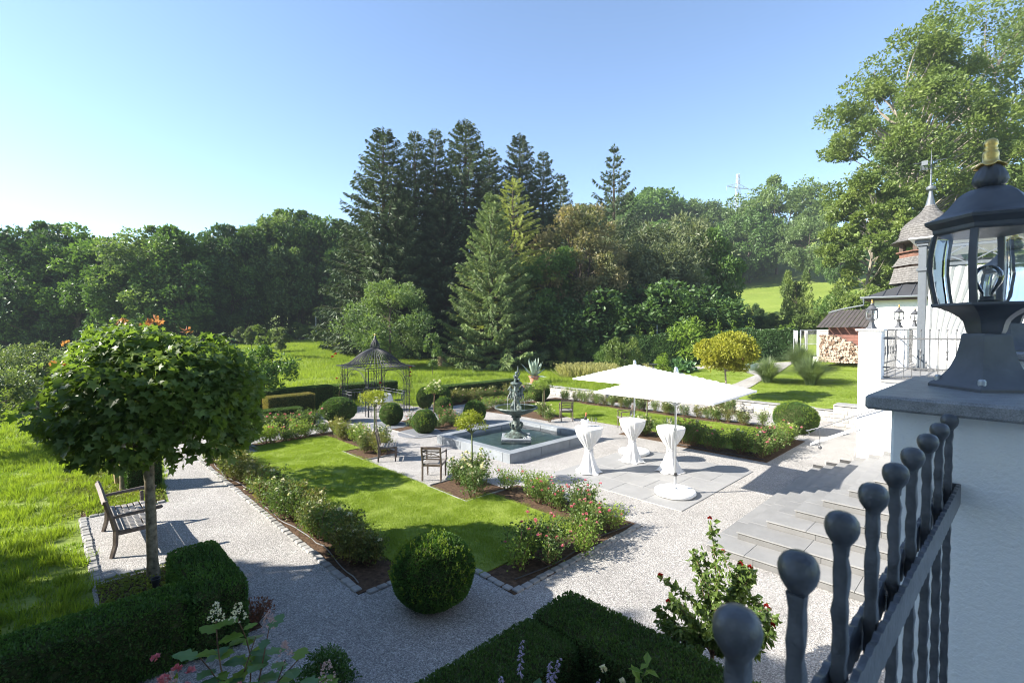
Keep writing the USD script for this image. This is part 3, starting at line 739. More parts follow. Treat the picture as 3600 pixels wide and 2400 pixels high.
# dry stone retaining walls of the upper lawn
def stonewall(label, p0, p1, h, thick=0.3, cap=True, capw=0.36, z0=0.0, course=0.155, seed=1, facing=1):
    """wall from p0 to p1 (u, v); its visible face lies on the left when walking from p0 to p1 if facing = 1"""
    rng = np.random.default_rng(seed)
    p0, p1 = np.array(p0, float), np.array(p1, float)
    L = np.linalg.norm(p1 - p0)
    ang = math.degrees(math.atan2(*(p1 - p0)[::-1]))
    w = thing('retaining_wall', label, 'wall', W(p0[0], p0[1], z0), THD + ang)
    obj('core', MB().box((0, -facing * thick, -0.1), (L, -facing * 0.018, h - 0.01)), 'mortar', w)
    n = max(1, int(round(h / course)))
    for r in range(n):
        za, zb = h * r / n + 0.006, h * (r + 1) / n - 0.006
        x = 0.0
        while x < L - 0.02:
            l = rng.uniform(0.22, 0.5)
            if L - x - l < 0.18:
                l = L - x
            ins = rng.uniform(-0.012, 0.01)
            obj('stone', MB().box((x + 0.007, -facing * 0.14, za + rng.uniform(0, 0.008)), (x + l - 0.007, facing * ins, zb - rng.uniform(0, 0.008)), 0.014), 'wall_stone', w)
            x += l
    if cap:
        x = 0.0
        while x < L - 0.02:
            l = min(rng.uniform(0.85, 1.15), L - x)
            if L - x - l < 0.35:
                l = L - x
            a, b = (-capw + 0.05, 0.05) if facing == 1 else (-0.05, capw - 0.05)
            obj('cap_slab', MB().box((x + 0.003, a, h), (x + l - 0.003, b, h + 0.045), 0.006), 'wall_cap', w)
            x += l
    return w


stonewall('low pale stone retaining wall between the agave pot and the wall corner behind the fountain', (20.42, 19.95), (20.42, 14.18), 0.46, seed=2, facing=-1)
stonewall('short shaded stone wall end facing the red leaved bed, left of the umbrellas', (20.42, 14.2), (22.95, 14.2), 0.46, seed=3, facing=-1)
stonewall('recessed stone retaining wall behind the rear white rose row', (22.95, 14.2), (22.95, 8.7), 0.46, seed=4, facing=-1)
stonewall('short stepped wall return with slate cap beside the yellow maple trunk', (22.95, 8.65), (22.42, 8.65), 0.46, seed=5, facing=1)
stonewall('low stone retaining wall with slate cap behind the large right hand box ball', (22.42, 8.65), (22.42, 4.6), 0.46, seed=6, facing=-1)
stonewall('taller stone wall block with slate cap against the white terrace pillar', (21.45, 4.58), (21.45, 2.5), 0.80, seed=7, facing=-1, thick=0.6, capw=0.75)

# ------------------------------------------------------------------ fountain basin
BU0, BU1, BV0, BV1, BH = 9.13, 13.04, 9.46, 12.88, 0.273
bs = gthing('fountain_basin', 'low square basin of blue grey stone slabs filled with water', 'basin')
obj('basin_bed', MB().box((BU0 + 0.05, BV0 + 0.05, -0.05), (BU1 - 0.05, BV1 - 0.05, 0.02)), 'basin_floor', bs)
T = 0.3
for (a, b, c, d) in [(BU0, BU1, BV0, BV0 + T), (BU0, BU1, BV1 - T, BV1), (BU0, BU0 + T, BV0 + T, BV1 - T), (BU1 - T, BU1, BV0 + T, BV1 - T)]:
    alongu = (b - a) > (d - c)
    n = 3
    for k in range(n):
        if alongu:
            x0, x1, y0, y1 = a + (b - a) * k / n, a + (b - a) * (k + 1) / n, c, d
            g = (0.0015, 0)
        else:
            x0, x1, y0, y1 = a, b, c + (d - c) * k / n, c + (d - c) * (k + 1) / n
            g = (0, 0.0015)
        obj('wall_panel', MB().box((x0 + g[0] + 0.006, y0 + g[1] + 0.006, -0.05), (x1 - g[0] - 0.006, y1 - g[1] - 0.006, BH - 0.034), 0.003), 'basin_stone', bs)
        obj('coping_slab', MB().box((x0 + g[0], y0 + g[1], BH - 0.032), (x1 - g[0], y1 - g[1], BH), 0.004), 'basin_stone', bs)
X, Y = np.meshgrid(np.linspace(BU0 + T, BU1 - T, 60), np.linspace(BV0 + T, BV1 - T, 50), indexing='ij')
rr = np.hypot(X - 11.1, Y - 11.2)
ZW = 0.15 + 0.004 * np.sin(rr * 16) * np.exp(-rr * 0.7) + 0.006 * (meshkit.fbm(np.stack([X * 3, Y * 3, X * 0], -1), 3, 8) - 0.5)
idx = np.arange(X.size).reshape(X.shape)
wq = np.stack([idx[:-1, :-1], idx[1:, :-1], idx[1:, 1:], idx[:-1, 1:]], -1).reshape(-1, 4)
obj('water', (np.stack([X, Y, ZW], -1).reshape(-1, 3), np.vstack([wq[:, [0, 1, 2]], wq[:, [0, 2, 3]]])), 'water', bs, smooth=True)


# ------------------------------------------------------------------ cast iron fountain
def chain(bones, cell=0.012, sm=6):
    """smooth body: hulls of the spheres at both ends of each bone ((x, y, z, r), (x, y, z, r))"""
    parts = []
    for a, b in bones:
        s = [m3.Manifold.sphere(q[3], 14).translate(tuple(map(float, q[:3]))) for q in (a, b)]
        parts.append(m3.Manifold.batch_hull(s))
    m = m3.Manifold.batch_boolean(parts, m3.OpType.Add).refine_to_length(cell)
    q = m.to_mesh()
    t = trimesh.Trimesh(q.vert_properties[:, :3], q.tri_verts, process=True)
    trimesh.smoothing.filter_taubin(t, iterations=sm)
    return t


def turn(t, deg, at=(0, 0, 0), s=1.0):
    a = math.radians(deg)
    v = t.vertices * s @ np.array([[math.cos(a), -math.sin(a), 0], [math.sin(a), math.cos(a), 0], [0, 0, 1]]).T + np.asarray(at)
    return trimesh.Trimesh(v, t.faces, process=False)


ft = thing('fountain', 'green patinated cast iron fountain with broad bowl, horses and a seated child on top', 'fountain', W(11.1, 11.2, 0.0), 0)
obj('plinth', MB().box((-0.47, -0.47, 0.0), (0.47, 0.47, 0.19), 0.01), 'basin_stone', ft)
obj('foot', MB().lathe([(0.0, 0.19), (0.40, 0.19), (0.40, 0.215), (0.375, 0.235), (0.35, 0.25), (0.30, 0.275), (0.235, 0.31), (0.175, 0.36), (0.15, 0.385), (0.165, 0.40), (0.14, 0.415)], 40), 'patina', ft, smooth=50)
a = np.arange(0, 2 * math.pi, 2 * math.pi / 36)
mb = MB()
for k in a:
    mb.ball((0.355 * math.cos(k), 0.355 * math.sin(k), 0.245), (0.022, 0.022, 0.014), 1)
obj('foot_beading', mb, 'patina', ft, smooth=True)
obj('stem', MB().lathe([(0.14, 0.41), (0.135, 0.425), (0.17, 0.46), (0.18, 0.51), (0.17, 0.57), (0.13, 0.64), (0.112, 0.72), (0.115, 0.785), (0.16, 0.80), (0.165, 0.825), (0.13, 0.845), (0.15, 0.87)], 36), 'patina', ft, smooth=50)
mb = MB()
for k in np.arange(8) * math.pi / 4:
    for h, r, w in [(0.44, 0.155, 0.075), (0.52, 0.185, 0.06)]:
        pts = [((r + d) * math.cos(k), (r + d) * math.sin(k), h + q) for q, d in [(0, 0), (0.05, 0.02), (0.1, 0.012), (0.125, 0.03)]]
        mb.tube(pts, [0.03, 0.036, 0.024, 0.008], 6)
obj('acanthus_leaf_relief', mb, 'patina', ft, smooth=True)
obj('bowl', MB().lathe([(0.0, 0.86), (0.15, 0.86), (0.20, 0.885), (0.32, 0.93), (0.46, 0.985), (0.57, 1.035), (0.63, 1.075), (0.655, 1.105), (0.69, 1.115), (0.705, 1.135), (0.695, 1.155), (0.665, 1.16), (0.64, 1.145), (0.60, 1.10), (0.4, 1.06), (0.0, 1.05)], 64), 'patina', ft, smooth=45)
mb = MB()
for k in np.arange(72) / 72 * 2 * math.pi:
    mb.ball((0.69 * math.cos(k), 0.69 * math.sin(k), 1.118), (0.022, 0.022, 0.018), 1)
obj('rim_beading', mb, 'patina', ft, smooth=True)
obj('bowl_water', MB().lathe([(0.0, 1.142), (0.2, 1.142), (0.45, 1.143), (0.645, 1.142)], 48), 'water', ft, smooth=True)
# legs of the group: three tail-standing dolphins
for k in (200, 320, 80):
    t = chain([((0.06, 0, 1.15, 0.055), (0.11, 0, 1.20, 0.06)), ((0.11, 0, 1.20, 0.06), (0.08, 0, 1.30, 0.05)), ((0.08, 0, 1.30, 0.05), (0.04, 0, 1.40, 0.04)), ((0.11, 0, 1.20, 0.06), (0.19, 0, 1.165, 0.03)), ((0.04, 0, 1.40, 0.04), (0.09, 0.03, 1.47, 0.03))])
    obj('dolphin', turn(t, k), 'patina', ft, smooth=True)
obj('upper_column', MB().lathe([(0.05, 1.15), (0.06, 1.3), (0.11, 1.42), (0.14, 1.47), (0.10, 1.55), (0.085, 1.66), (0.09, 1.78), (0.12, 1.80)], 20), 'patina', ft, smooth=50)
for k in (180, 0, 262, 98):
    t = chain([((0.10, 0, 1.50, 0.075), (0.155, 0, 1.62, 0.07)), ((0.155, 0, 1.62, 0.07), (0.175, 0, 1.72, 0.052)), ((0.175, 0, 1.72, 0.052), (0.19, 0, 1.79, 0.045)), ((0.19, 0, 1.79, 0.045), (0.265, 0, 1.705, 0.024)),
               ((0.185, 0.02, 1.81, 0.02), (0.18, 0.03, 1.855, 0.008)), ((0.185, -0.02, 1.81, 0.02), (0.18, -0.03, 1.855, 0.008)),
               ((0.14, 0.045, 1.58, 0.03), (0.235, 0.05, 1.555, 0.022)), ((0.235, 0.05, 1.555, 0.022), (0.235, 0.05, 1.46, 0.016)), ((0.14, -0.045, 1.58, 0.03), (0.225, -0.05, 1.53, 0.022)), ((0.225, -0.05, 1.53, 0.022), (0.24, -0.05, 1.44, 0.016)),
               ((0.14, 0, 1.74, 0.022), (0.10, 0, 1.62, 0.026))], 0.012)
    obj('horse', turn(t, k), 'patina', ft, smooth=True)
for k in (225, 310):
    t = chain([((0.115, 0, 1.50, 0.05), (0.115, 0, 1.61, 0.05)), ((0.115, 0, 1.645, 0.025), (0.12, 0, 1.70, 0.04)), ((0.115, 0.03, 1.50, 0.035), (0.20, 0.04, 1.52, 0.028)), ((0.20, 0.04, 1.52, 0.028), (0.215, 0.045, 1.42, 0.018)), ((0.115, -0.03, 1.50, 0.035), (0.20, -0.04, 1.515, 0.028)),
               ((0.20, -0.04, 1.515, 0.028), (0.22, -0.045, 1.41, 0.018)), ((0.115, 0.05, 1.62, 0.024), (0.16, 0.09, 1.55, 0.018)), ((0.115, -0.05, 1.62, 0.024), (0.17, -0.085, 1.57, 0.018))], 0.012)
    obj('child_figure', turn(t, k), 'patina', ft, smooth=True)
obj('upper_bowl', MB().lathe([(0.0, 1.77), (0.09, 1.77), (0.11, 1.80), (0.15, 1.85), (0.17, 1.89), (0.195, 1.90), (0.20, 1.925), (0.185, 1.945), (0.14, 1.965), (0.09, 1.99), (0.0, 2.0)], 36), 'patina', ft, smooth=45)
t = chain([((0, 0, 2.03, 0.07), (0.0, 0.0, 2.16, 0.06)), ((0.0, 0, 2.19, 0.03), (0.01, 0, 2.255, 0.055)), ((0.03, 0.035, 2.03, 0.045), (0.13, 0.05, 2.06, 0.034)), ((0.13, 0.05, 2.06, 0.034), (0.12, 0.05, 1.97, 0.022)), ((0.03, -0.035, 2.03, 0.045), (0.12, -0.06, 2.07, 0.034)), ((0.12, -0.06, 2.07, 0.034), (0.13, -0.07, 1.97, 0.022)),
           ((0, 0.065, 2.17, 0.028), (0.06, 0.10, 2.23, 0.022)), ((0.06, 0.10, 2.23, 0.022), (0.04, 0.06, 2.33, 0.018)), ((0, -0.065, 2.17, 0.028), (0.07, -0.08, 2.11, 0.022))], 0.012)
obj('seated_child', turn(t, -75), 'patina', ft, smooth=True)
t = chain([((0.03, 0.03, 2.25, 0.022), (0.035, 0.04, 2.36, 0.026)), ((0.035, 0.04, 2.36, 0.026), (0.04, 0.045, 2.47, 0.014))], 0.012)
obj('fish', turn(t, -75), 'patina', ft, smooth=True)
mb = MB()
rng = np.random.default_rng(11)
for k in range(60):
    p = np.array([0.28, -0.12, 0.2]) + rng.normal(0, [0.16, 0.11, 0.012])
    mb.ball(p, rng.uniform(0.008, 0.02), 1)
tag(obj('splash', mb, 'foam', ft), kind='stuff')
mb = MB()
for x, y in [(-0.30, -0.1), (0.27, 0.12), (-0.05, -0.33)]:
    mb.tube([(x * 0.6, y * 0.6, 1.66), (x * 0.9, y * 0.9, 1.5), (x, y, 1.145)], 0.0035, 5)
obj('water_jet', mb, 'foam', ft)

# ------------------------------------------------------------------ the near terrace: floor, parapet pillars, forged fence, lanterns
FLOOR = 2.45
PAR_ROT = THD - 1.9


def PW(s, t=0.0, z=0.0):
    """parapet line of the near terrace: s along it, t towards the garden"""
    a = math.radians(1.9)
    return W(s * math.cos(a) + t * math.sin(a), 0.149 - s * math.sin(a) + t * math.cos(a), z)


def pthing(name, label, cat, s, t=0.0, z=0.0, rot=0.0, group=None):
    return thing(name, label, cat, PW(s, t, z), PAR_ROT + rot, group)


tag(obj('terrace_floor', slab(uvpoly([(-1.6, -9), (14.25, -9), (14.25, -2.05), (10.95, -2.05), (10.95, 0.0), (-1.6, 0.1)]), FLOOR - 0.1, FLOOR), 'paver'), kind='structure')
tw = gthing('terrace_wall', 'white rendered retaining wall under the near terrace fence', 'wall')
obj('wall_face', MB().box((-1.6, -0.4, -0.1), (10.9, 0.08, FLOOR - 0.1)), 'white_render', tw)


def pillar(label, s0, s1, ztop, zbase=0.0):
    p = pthing('parapet_pillar', label, 'pillar', (s0 + s1) / 2)
    h = (s1 - s0) / 2
    obj('shaft', MB().box((-h, -0.24, zbase), (h, 0.105, ztop - 0.036), 0.006), 'white_render', p)
    v, f = cbox((h + 0.052, 0.215, 0.018), 0.006)
    obj('cap_slab', MB().add(v + (0, -0.065, ztop - 0.018), f), 'dark_granite', p)
    return p


pillar('white rendered parapet pillar in the right foreground with dark granite cap under the large lantern', 1.53, 2.12, 3.535)
pillar('second white parapet pillar with granite cap, behind the large foreground lantern', 3.62, 4.25, 3.575)


def hammered(a, b, w, t, up, seed, wav=0.0016, step=0.012):
    """square forged bar with uneven hammered edges"""
    rng = np.random.default_rng(seed)
    a, b = np.asarray(a, float), np.asarray(b, float)
    L = np.linalg.norm(b - a)
    d = (b - a) / L
    s = np.cross(up, d)
    s = s / np.linalg.norm(s)
    t2 = np.cross(d, s)
    n = max(3, int(L / step))
    V = []
    ph = rng.uniform(0, 6, 4)
    for i in range(n + 1):
        x = L * i / n
        q = [wav * (math.sin(x * 170 + ph[0]) + 0.7 * math.sin(x * 97 + ph[k]) + rng.normal(0, 0.3)) for k in range(4)]
        for k, (sx, sy) in enumerate([(-1, -0.75), (-0.75, -1), (0.75, -1), (1, -0.75), (1, 0.75), (0.75, 1), (-0.75, 1), (-1, 0.75)]):
            e = q[k // 2]
            V.append(a + d * x + s * sx * (w / 2 + e) + t2 * sy * (t / 2 + e))
    V = np.array(V)
    i, j = np.meshgrid(np.arange(n), np.arange(8), indexing='ij')
    A, B = i * 8 + j, i * 8 + (j + 1) % 8
    f = np.stack([A, B, B + 8, A + 8], -1).reshape(-1, 4)
    f = np.vstack([f[:, [0, 1, 2]], f[:, [0, 2, 3]], np.stack([np.zeros(6, int), np.arange(2, 8), np.arange(1, 7)], 1), np.stack([np.full(6, n * 8), n * 8 + np.arange(1, 7), n * 8 + np.arange(2, 8)], 1)])
    return V, f


def forged_fence(label, slist, s0, s1, zball, zfloor, detail=True, seed=0, rband=0.047, zr=None):
    """forged pickets with ball heads held between two flat bands"""
    s0r = (s0 + s1) / 2
    f = pthing('forged_fence', label, 'fence', s0r, -0.012)
    rng = np.random.default_rng(seed)
    zr = zball - 0.178 if zr is None else zr
    for i, s in enumerate(slist):
        x = s - s0r
        mb = MB()
        mb.add(*hammered((x, 0, zfloor + 0.05), (x + rng.normal(0, 0.0008), 0, zball - 0.018), 0.0132, 0.0132, (0, 1, 0), seed + i, 0.0008, 0.014))
        obj('picket', mb, 'iron', f, smooth=40)
        hb = MB()
        prof = [(0.0070, -0.028), (0.0072, -0.022), (0.0082, -0.0175), (0.0110, -0.0135), (0.0140, -0.0085), (0.0158, -0.002), (0.0160, 0.003), (0.0150, 0.008), (0.0122, 0.0125), (0.0075, 0.0155), (0.0, 0.0165)]
        v, ff = lathe(prof, 20)
        v = v * (1 + 0.05 * (meshkit.fbm(v * 90 + i * 7, 2, i)[:, None] - 0.5))
        hb.add(v + (x, 0, zball), ff)
        obj('ball_head', hb, 'iron', f, smooth=True)
    for side in (-1, 1):
        V = []
        n = max(4, int((s1 - s0) / 0.006)) if detail else 4
        ph = rng.uniform(0, 6)
        for i in range(n + 1):
            x = s0 - s0r + (s1 - s0) * i / n
            wv = 0.0022 * math.sin(x * 2 * math.pi / 0.031 + ph) + 0.0008 * math.sin(x * 331 + ph)
            wv2 = 0.0022 * math.sin(x * 2 * math.pi / 0.031 + ph + 1.3)
            for y, zz in [(-0.0035, -rband / 2 - wv2), (0.0035, -rband / 2 - wv2 * 0.6), (0.0035, -rband / 2 * 0.8), (0.0042, 0.0), (0.0035, rband / 2 * 0.8), (0.0035, rband / 2 + wv * 0.6), (-0.0035, rband / 2 + wv), (-0.0045, 0.0)]:
                V.append((x, side * 0.0125 + y * side, zr + zz))
        i, j = np.meshgrid(np.arange(n), np.arange(8), indexing='ij')
        A, B = i * 8 + j, i * 8 + (j + 1) % 8
        q = np.stack([A, B, B + 8, A + 8], -1).reshape(-1, 4)
        q = np.vstack([q[:, [0, 1, 2]], q[:, [0, 2, 3]]])
        if side < 0:
            q = q[:, ::-1]
        obj('flat_band', (np.array(V), q), 'iron', f, smooth=45)
    obj('end_strap', MB().box((s1 - s0r, -0.016, zr - rband / 2), (s1 - s0r + 0.005, 0.016, zr + rband / 2), 0.002), 'iron', f)
    mb = MB().add(*hammered((s0 - s0r, 0, zfloor + 0.09), (s1 - s0r, 0, zfloor + 0.09), 0.03, 0.012, (0, 0, 1), seed + 50, 0.0008, 0.03))
    obj('lower_rail', mb, 'iron', f)
    return f


SB = np.array([0.66, 0.9, 1.16, 1.43, 1.69, 1.95, 2.25, 2.54, 2.84]) * 0.205 / 0.4
forged_fence('black forged fence with ball headed pickets beside the camera in the right foreground', SB, 0.18, 1.523, 3.4935, FLOOR, seed=3, zr=3.316)
forged_fence('forged fence between the two foreground parapet pillars, seen past the lantern foot', np.arange(2.22, 3.6, 0.135), 2.125, 3.61, 3.49, FLOOR, seed=90)


# ------------------------------------------------------------------ lantern, built once
def make_lantern(label, loc, rot):
    l = thing('pedestal_lantern', label, 'lamp', loc, rot, 'pedestal lanterns on the white pillars', scale=(0.93, 0.93, 0.965))
    ph6, ph4 = math.radians(50), math.radians(45 + 45)
    mb = MB()
    mb.lathe([(0.0, 0.0), (0.128, 0.0), (0.128, 0.008), (0.122, 0.014), (0.112, 0.02), (0.098, 0.032), (0.085, 0.048), (0.074, 0.068), (0.066, 0.09), (0.060, 0.115), (0.056, 0.135), (0.054, 0.152), (0.050, 0.158), (0.0, 0.158)], 4, phase=ph4)
    obj('foot', mb, 'lamp_iron', l, smooth=25)
    for k in range(4):
        a = ph4 + k * math.pi / 2
        obj('bolt', _bolt(0.104 * math.cos(a), 0.104 * math.sin(a)), 'galvanised', l)
    obj('neck', MB().lathe([(0.042, 0.158), (0.046, 0.166), (0.049, 0.180), (0.054, 0.194), (0.064, 0.205), (0.082, 0.218), (0.105, 0.229), (0.116, 0.234)], 6, phase=ph6), 'lamp_iron', l, smooth=25)
    obj('flange', MB().lathe([(0.0, 0.233), (0.124, 0.233), (0.128, 0.237), (0.127, 0.243), (0.0, 0.243)], 6, phase=ph6), 'lamp_iron', l)
    rz = [(0.117, 0.243), (0.126, 0.29), (0.1325, 0.335), (0.132, 0.375), (0.127, 0.415), (0.122, 0.441)]
    for k in range(6):
        a = ph6 + k * math.pi / 3
        pts = [(r * math.cos(a), r * math.sin(a), z) for r, z in rz]
        mb = MB()
        tg = np.array([-math.sin(a), math.cos(a), 0])
        rad = np.array([math.cos(a), math.sin(a), 0])
        V = []
        for p in pts:
            for sx, sy in ((-1, -1), (1, -1), (1, 1), (-1, 1)):
                V.append(np.array(p) + tg * sx * 0.0085 + rad * sy * 0.005)
        i, j = np.meshgrid(np.arange(len(pts) - 1), np.arange(4), indexing='ij')
        A, B = i * 4 + j, i * 4 + (j + 1) % 4
        mb.add(np.array(V), np.stack([A, B, B + 4, A + 4], -1).reshape(-1, 4))
        obj('frame_rib', mb, 'lamp_iron', l)
        b = a + math.pi / 3
        V, q = [], []
        N = 10
        for r, z in np.column_stack([np.interp(np.linspace(0.245, 0.439, N), [z for _, z in rz], [r for r, _ in rz]) - 0.003, np.linspace(0.245, 0.439, N)]):
            for t in (0.06, 0.16, 0.84, 0.94):
                ins = 0.0 if 0.1 < t < 0.9 else 0.0025
                p = (1 - t) * np.array([math.cos(a), math.sin(a)]) + t * np.array([math.cos(b), math.sin(b)])
                V.append((p[0] * (r - ins), p[1] * (r - ins), z))
        V = np.array(V)
        i, j = np.meshgrid(np.arange(N - 1), np.arange(3), indexing='ij')
        A = i * 4 + j
        q = np.stack([A, A + 1, A + 5, A + 4], -1).reshape(-1, 4)
        obj('glass_pane', MB().add(V, q), 'pane', l, smooth=20)
    obj('cornice', MB().lathe([(0.0, 0.440), (0.123, 0.440), (0.127, 0.446), (0.128, 0.456), (0.137, 0.464), (0.146, 0.471), (0.148, 0.479), (0.142, 0.483)], 6, phase=ph6), 'lamp_iron', l)
    obj('roof', MB().lathe([(0.142, 0.4815), (0.125, 0.489), (0.109, 0.499), (0.096, 0.512), (0.085, 0.527), (0.074, 0.542), (0.060, 0.555), (0.043, 0.563), (0.030, 0.566), (0.0, 0.567)], 6, phase=ph6), 'lamp_iron', l, smooth=24)
    v, f = lathe([(0.024, 0.566), (0.034, 0.574), (0.0385, 0.584), (0.0365, 0.597), (0.030, 0.612), (0.022, 0.625), (0.016, 0.630), (0.0, 0.631)], 48)
    an = np.arctan2(v[:, 1], v[:, 0])
    rr = np.hypot(v[:, 0], v[:, 1])
    lobe = np.abs(np.cos(an * 2))
    d = np.hypot((an * 2 / math.pi * 2 - np.round(an * 2 / math.pi * 2)) * 0.02 * 1.2, v[:, 2] - 0.585)
    k = 1 + 0.035 * np.cos(d * 900) * (rr > 0.012) + 0.05 * (lobe - 0.5)
    v[:, 0] *= k
    v[:, 1] *= k
    obj('flame_finial', (v, f), 'lamp_iron', l, smooth=True)
    v, f = lathe([(0.012, 0.622), (0.030, 0.626), (0.031, 0.629), (0.024, 0.634), (0.018, 0.640), (0.0175, 0.650), (0.0185, 0.658), (0.0165, 0.666), (0.013, 0.669), (0.0165, 0.672), (0.013, 0.676), (0.0155, 0.684), (0.0160, 0.690), (0.0135, 0.697), (0.007, 0.7015), (0.0, 0.702)], 32)
    an = np.arctan2(v[:, 1], v[:, 0])
    sk = np.exp(-((v[:, 2] - 0.628) / 0.006) ** 2)
    v[:, :2] *= (1 + 0.22 * sk * np.cos(4 * an))[:, None]
    v[:, 2] -= 0.006 * sk * np.cos(4 * an)
    obj('gilded_tip', (v, f), 'gold', l, smooth=True)
    obj('socket', MB().lathe([(0.0, 0.243), (0.034, 0.243), (0.034, 0.252), (0.016, 0.254), (0.016, 0.262), (0.0, 0.262)], 20), 'black_plastic', l, smooth=30)
    obj('bulb', MB().lathe([(0.012, 0.262), (0.014, 0.272), (0.022, 0.285), (0.031, 0.300), (0.0345, 0.315), (0.032, 0.330), (0.024, 0.342), (0.012, 0.3485), (0.0, 0.350)], 28), 'pane', l, smooth=True)
    mb = MB()
    mb.tube([(-0.003, 0, 0.262), (-0.004, 0, 0.30), (-0.012, 0, 0.315)], 0.0009, 4)
    mb.tube([(0.003, 0, 0.262), (0.004, 0, 0.30), (0.012, 0, 0.315)], 0.0009, 4)
    mb.tube([(-0.012, 0, 0.315), (-0.004, 0.004, 0.319), (0.004, -0.004, 0.319), (0.012, 0, 0.315)], 0.0007, 4)
    mb.lathe([(0.004, 0.262), (0.0045, 0.28), (0.002, 0.296), (0.0, 0.297)], 10)
    obj('filament_stand', mb, 'galvanised', l)
    return l


def _bolt(x, y):
    v, f = lathe([(0.009, 0.01), (0.009, 0.03), (0.006, 0.034), (0.0, 0.035)], 8)
    return v + (x, y, 0), f


lan = make_lantern('large black lantern with gilded tip on the granite capped pillar in the right foreground', PW(1.85, -0.045, 3.535), PAR_ROT)
dup(lan, 'lantern on the second pillar, partly hidden behind the large foreground lantern', PW(3.93, -0.03, 3.575), PAR_ROT)

# ------------------------------------------------------------------ the far terrace beyond the stairs
TF = 2.5
ft2 = gthing('far_terrace_wall', 'white rendered side wall of the far terrace with sloping stringer beside the stairs', 'wall')
pr = m3.CrossSection([np.array([(3.52, -0.1), (3.52, 0.68), (2.5, 1.24), (2.1, 1.46), (2.1, -0.1)])[::-1]]).extrude(0.42).rotate((90, 0, 90)).translate((14.28, 0, 0))
obj('stringer_wall', MB().tm(pr), 'white_render', ft2)
cp = m3.CrossSection([np.array([(3.545, 0.682), (3.545, 0.722), (2.5, 1.285), (2.5, 1.245)])]).extrude(0.48).rotate((90, 0, 90)).translate((14.25, 0, 0))
obj('stringer_cap', MB().tm(cp), 'white_concrete', ft2)
obj('side_wall', MB().box((14.28, -9.0, -0.1), (14.70, 2.1, TF - 0.06)), 'white_render', ft2)
obj('front_wall', MB().box((14.74, 2.05, -0.1), (24.0, 2.42, TF - 0.06)), 'white_render', ft2)
tag(obj('far_terrace_floor', slab(uvpoly([(14.24, -9), (24.2, -9), (24.2, 2.46), (14.74, 2.46), (14.24, 2.09)]), TF - 0.058, TF), 'paver'), kind='structure')
for i in range(7):
    z, v = RISE * (i + 1), V0 - DV * i
    obj('skirting', MB().box((14.262, v - DV, z + 0.001), (14.279, v - 0.002, z + 0.07)), 'dark_joint' if i < 3 else 'granite_step', ft2)


def far_pillar(label, u, v, top, loc_lab, w=0.225, z0=-0.1):
    p = gthing('terrace_pillar', label, 'pillar', u, v)
    obj('shaft', MB().box((-w, -w, z0), (w, w, top - 0.05), 0.006), 'white_render', p)
    obj('cap_slab', MB().box((-w - 0.05, -w - 0.05, top - 0.048), (w + 0.05, w + 0.05, top), 0.005), 'white_concrete', p)
    dup(lan, loc_lab, W(u, v + 0.0, top), THD + 12)


far_pillar('tall white terrace pillar at the head of the garden wall, left of the foreground pillar', 14.505, 2.33, 3.70, 'small lantern on the tall white pillar, leftmost of the three far lanterns')
far_pillar('white terrace pillar half way along the far railing', 18.66, 2.33, 3.735, 'middle one of the three far lanterns, in front of the white annexe wall')
far_pillar('white terrace pillar at the far end of the railing beside the grey pergola post', 21.9, 2.3, 3.76, 'rightmost of the three far lanterns, just left of the grey pergola post')


def thin_rail(label, p0, p1, zf, sp=0.15):
    p0, p1 = np.array(p0, float), np.array(p1, float)
    L = np.linalg.norm(p1 - p0)
    ang = math.degrees(math.atan2(*(p1 - p0)[::-1]))
    r = thing('terrace_railing', label, 'railing', W(p0[0], p0[1], zf), THD + ang)
    for z, t in ((0.97, 0.04), (0.28, 0.035), (0.05, 0.03)):
        obj('rail', MB().box((0, -0.014, z - t / 2), (L, 0.014, z + t / 2), 0.004), 'iron_worn', r)
    n = int(L / sp)
    for i in range(n):
        x = (i + 0.5) * L / n
        mb = MB().tube([(x, 0, 0.06), (x, 0, 1.16)], 0.0085, 6)
        mb.ball((x, 0, 1.17), 0.019, 1)
        if i % 3 == 1:
            mb.lathe([(0.008, 0), (0.024, 0.05), (0.02, 0.09), (0.01, 0.115), (0.019, 0.125), (0.019, 0.14), (0.01, 0.15), (0.02, 0.18), (0.024, 0.21), (0.008, 0.26)], 8, at=(x, 0, 0.48))
        obj('picket', mb, 'iron_worn', r)


thin_rail('thin iron railing on the wall above the stairs, right of the tall white pillar', (14.5, 2.09), (14.5, -4.0), TF)
thin_rail('thin iron railing between the tall white pillar and the middle far pillar', (14.74, 2.33), (18.42, 2.33), TF)
thin_rail('thin iron railing between the middle and the last far pillar', (18.9, 2.33), (21.66, 2.31), TF)

hr = gthing('stair_handrail', 'thin black iron handrail with a scroll end above the sloping white stringer wall', 'handrail')
sc = [(14.22, 3.66 + 0.10 * 0 + 0.085 * (1 - t / 5.2) * math.cos(t + 1.3) - 0.05, 1.0 + 0.085 * (1 - t / 5.2) * math.sin(t + 1.3) - 0.03) for t in np.linspace(0, 4.6, 26)][::-1]
sc += [(14.22, 3.56, 1.075), (14.22, 3.32, 1.18), (14.22, 2.55, 1.587), (14.22, 1.6, 2.05), (14.22, 0.5, 2.6), (14.22, -1.5, 3.4)]
obj('rail', MB().tube(sc, 0.013, 8), 'iron', hr, smooth=True)
obj('rail_post', MB().tube([(14.22, 3.32, 1.18), (14.22, 3.32, 0.72), (14.29, 3.32, 0.70)], 0.010, 8), 'iron', hr)
obj('wall_rosette', MB().ball((14.26, 3.32, 0.66), (0.02, 0.045, 0.045), 2), 'iron', hr)

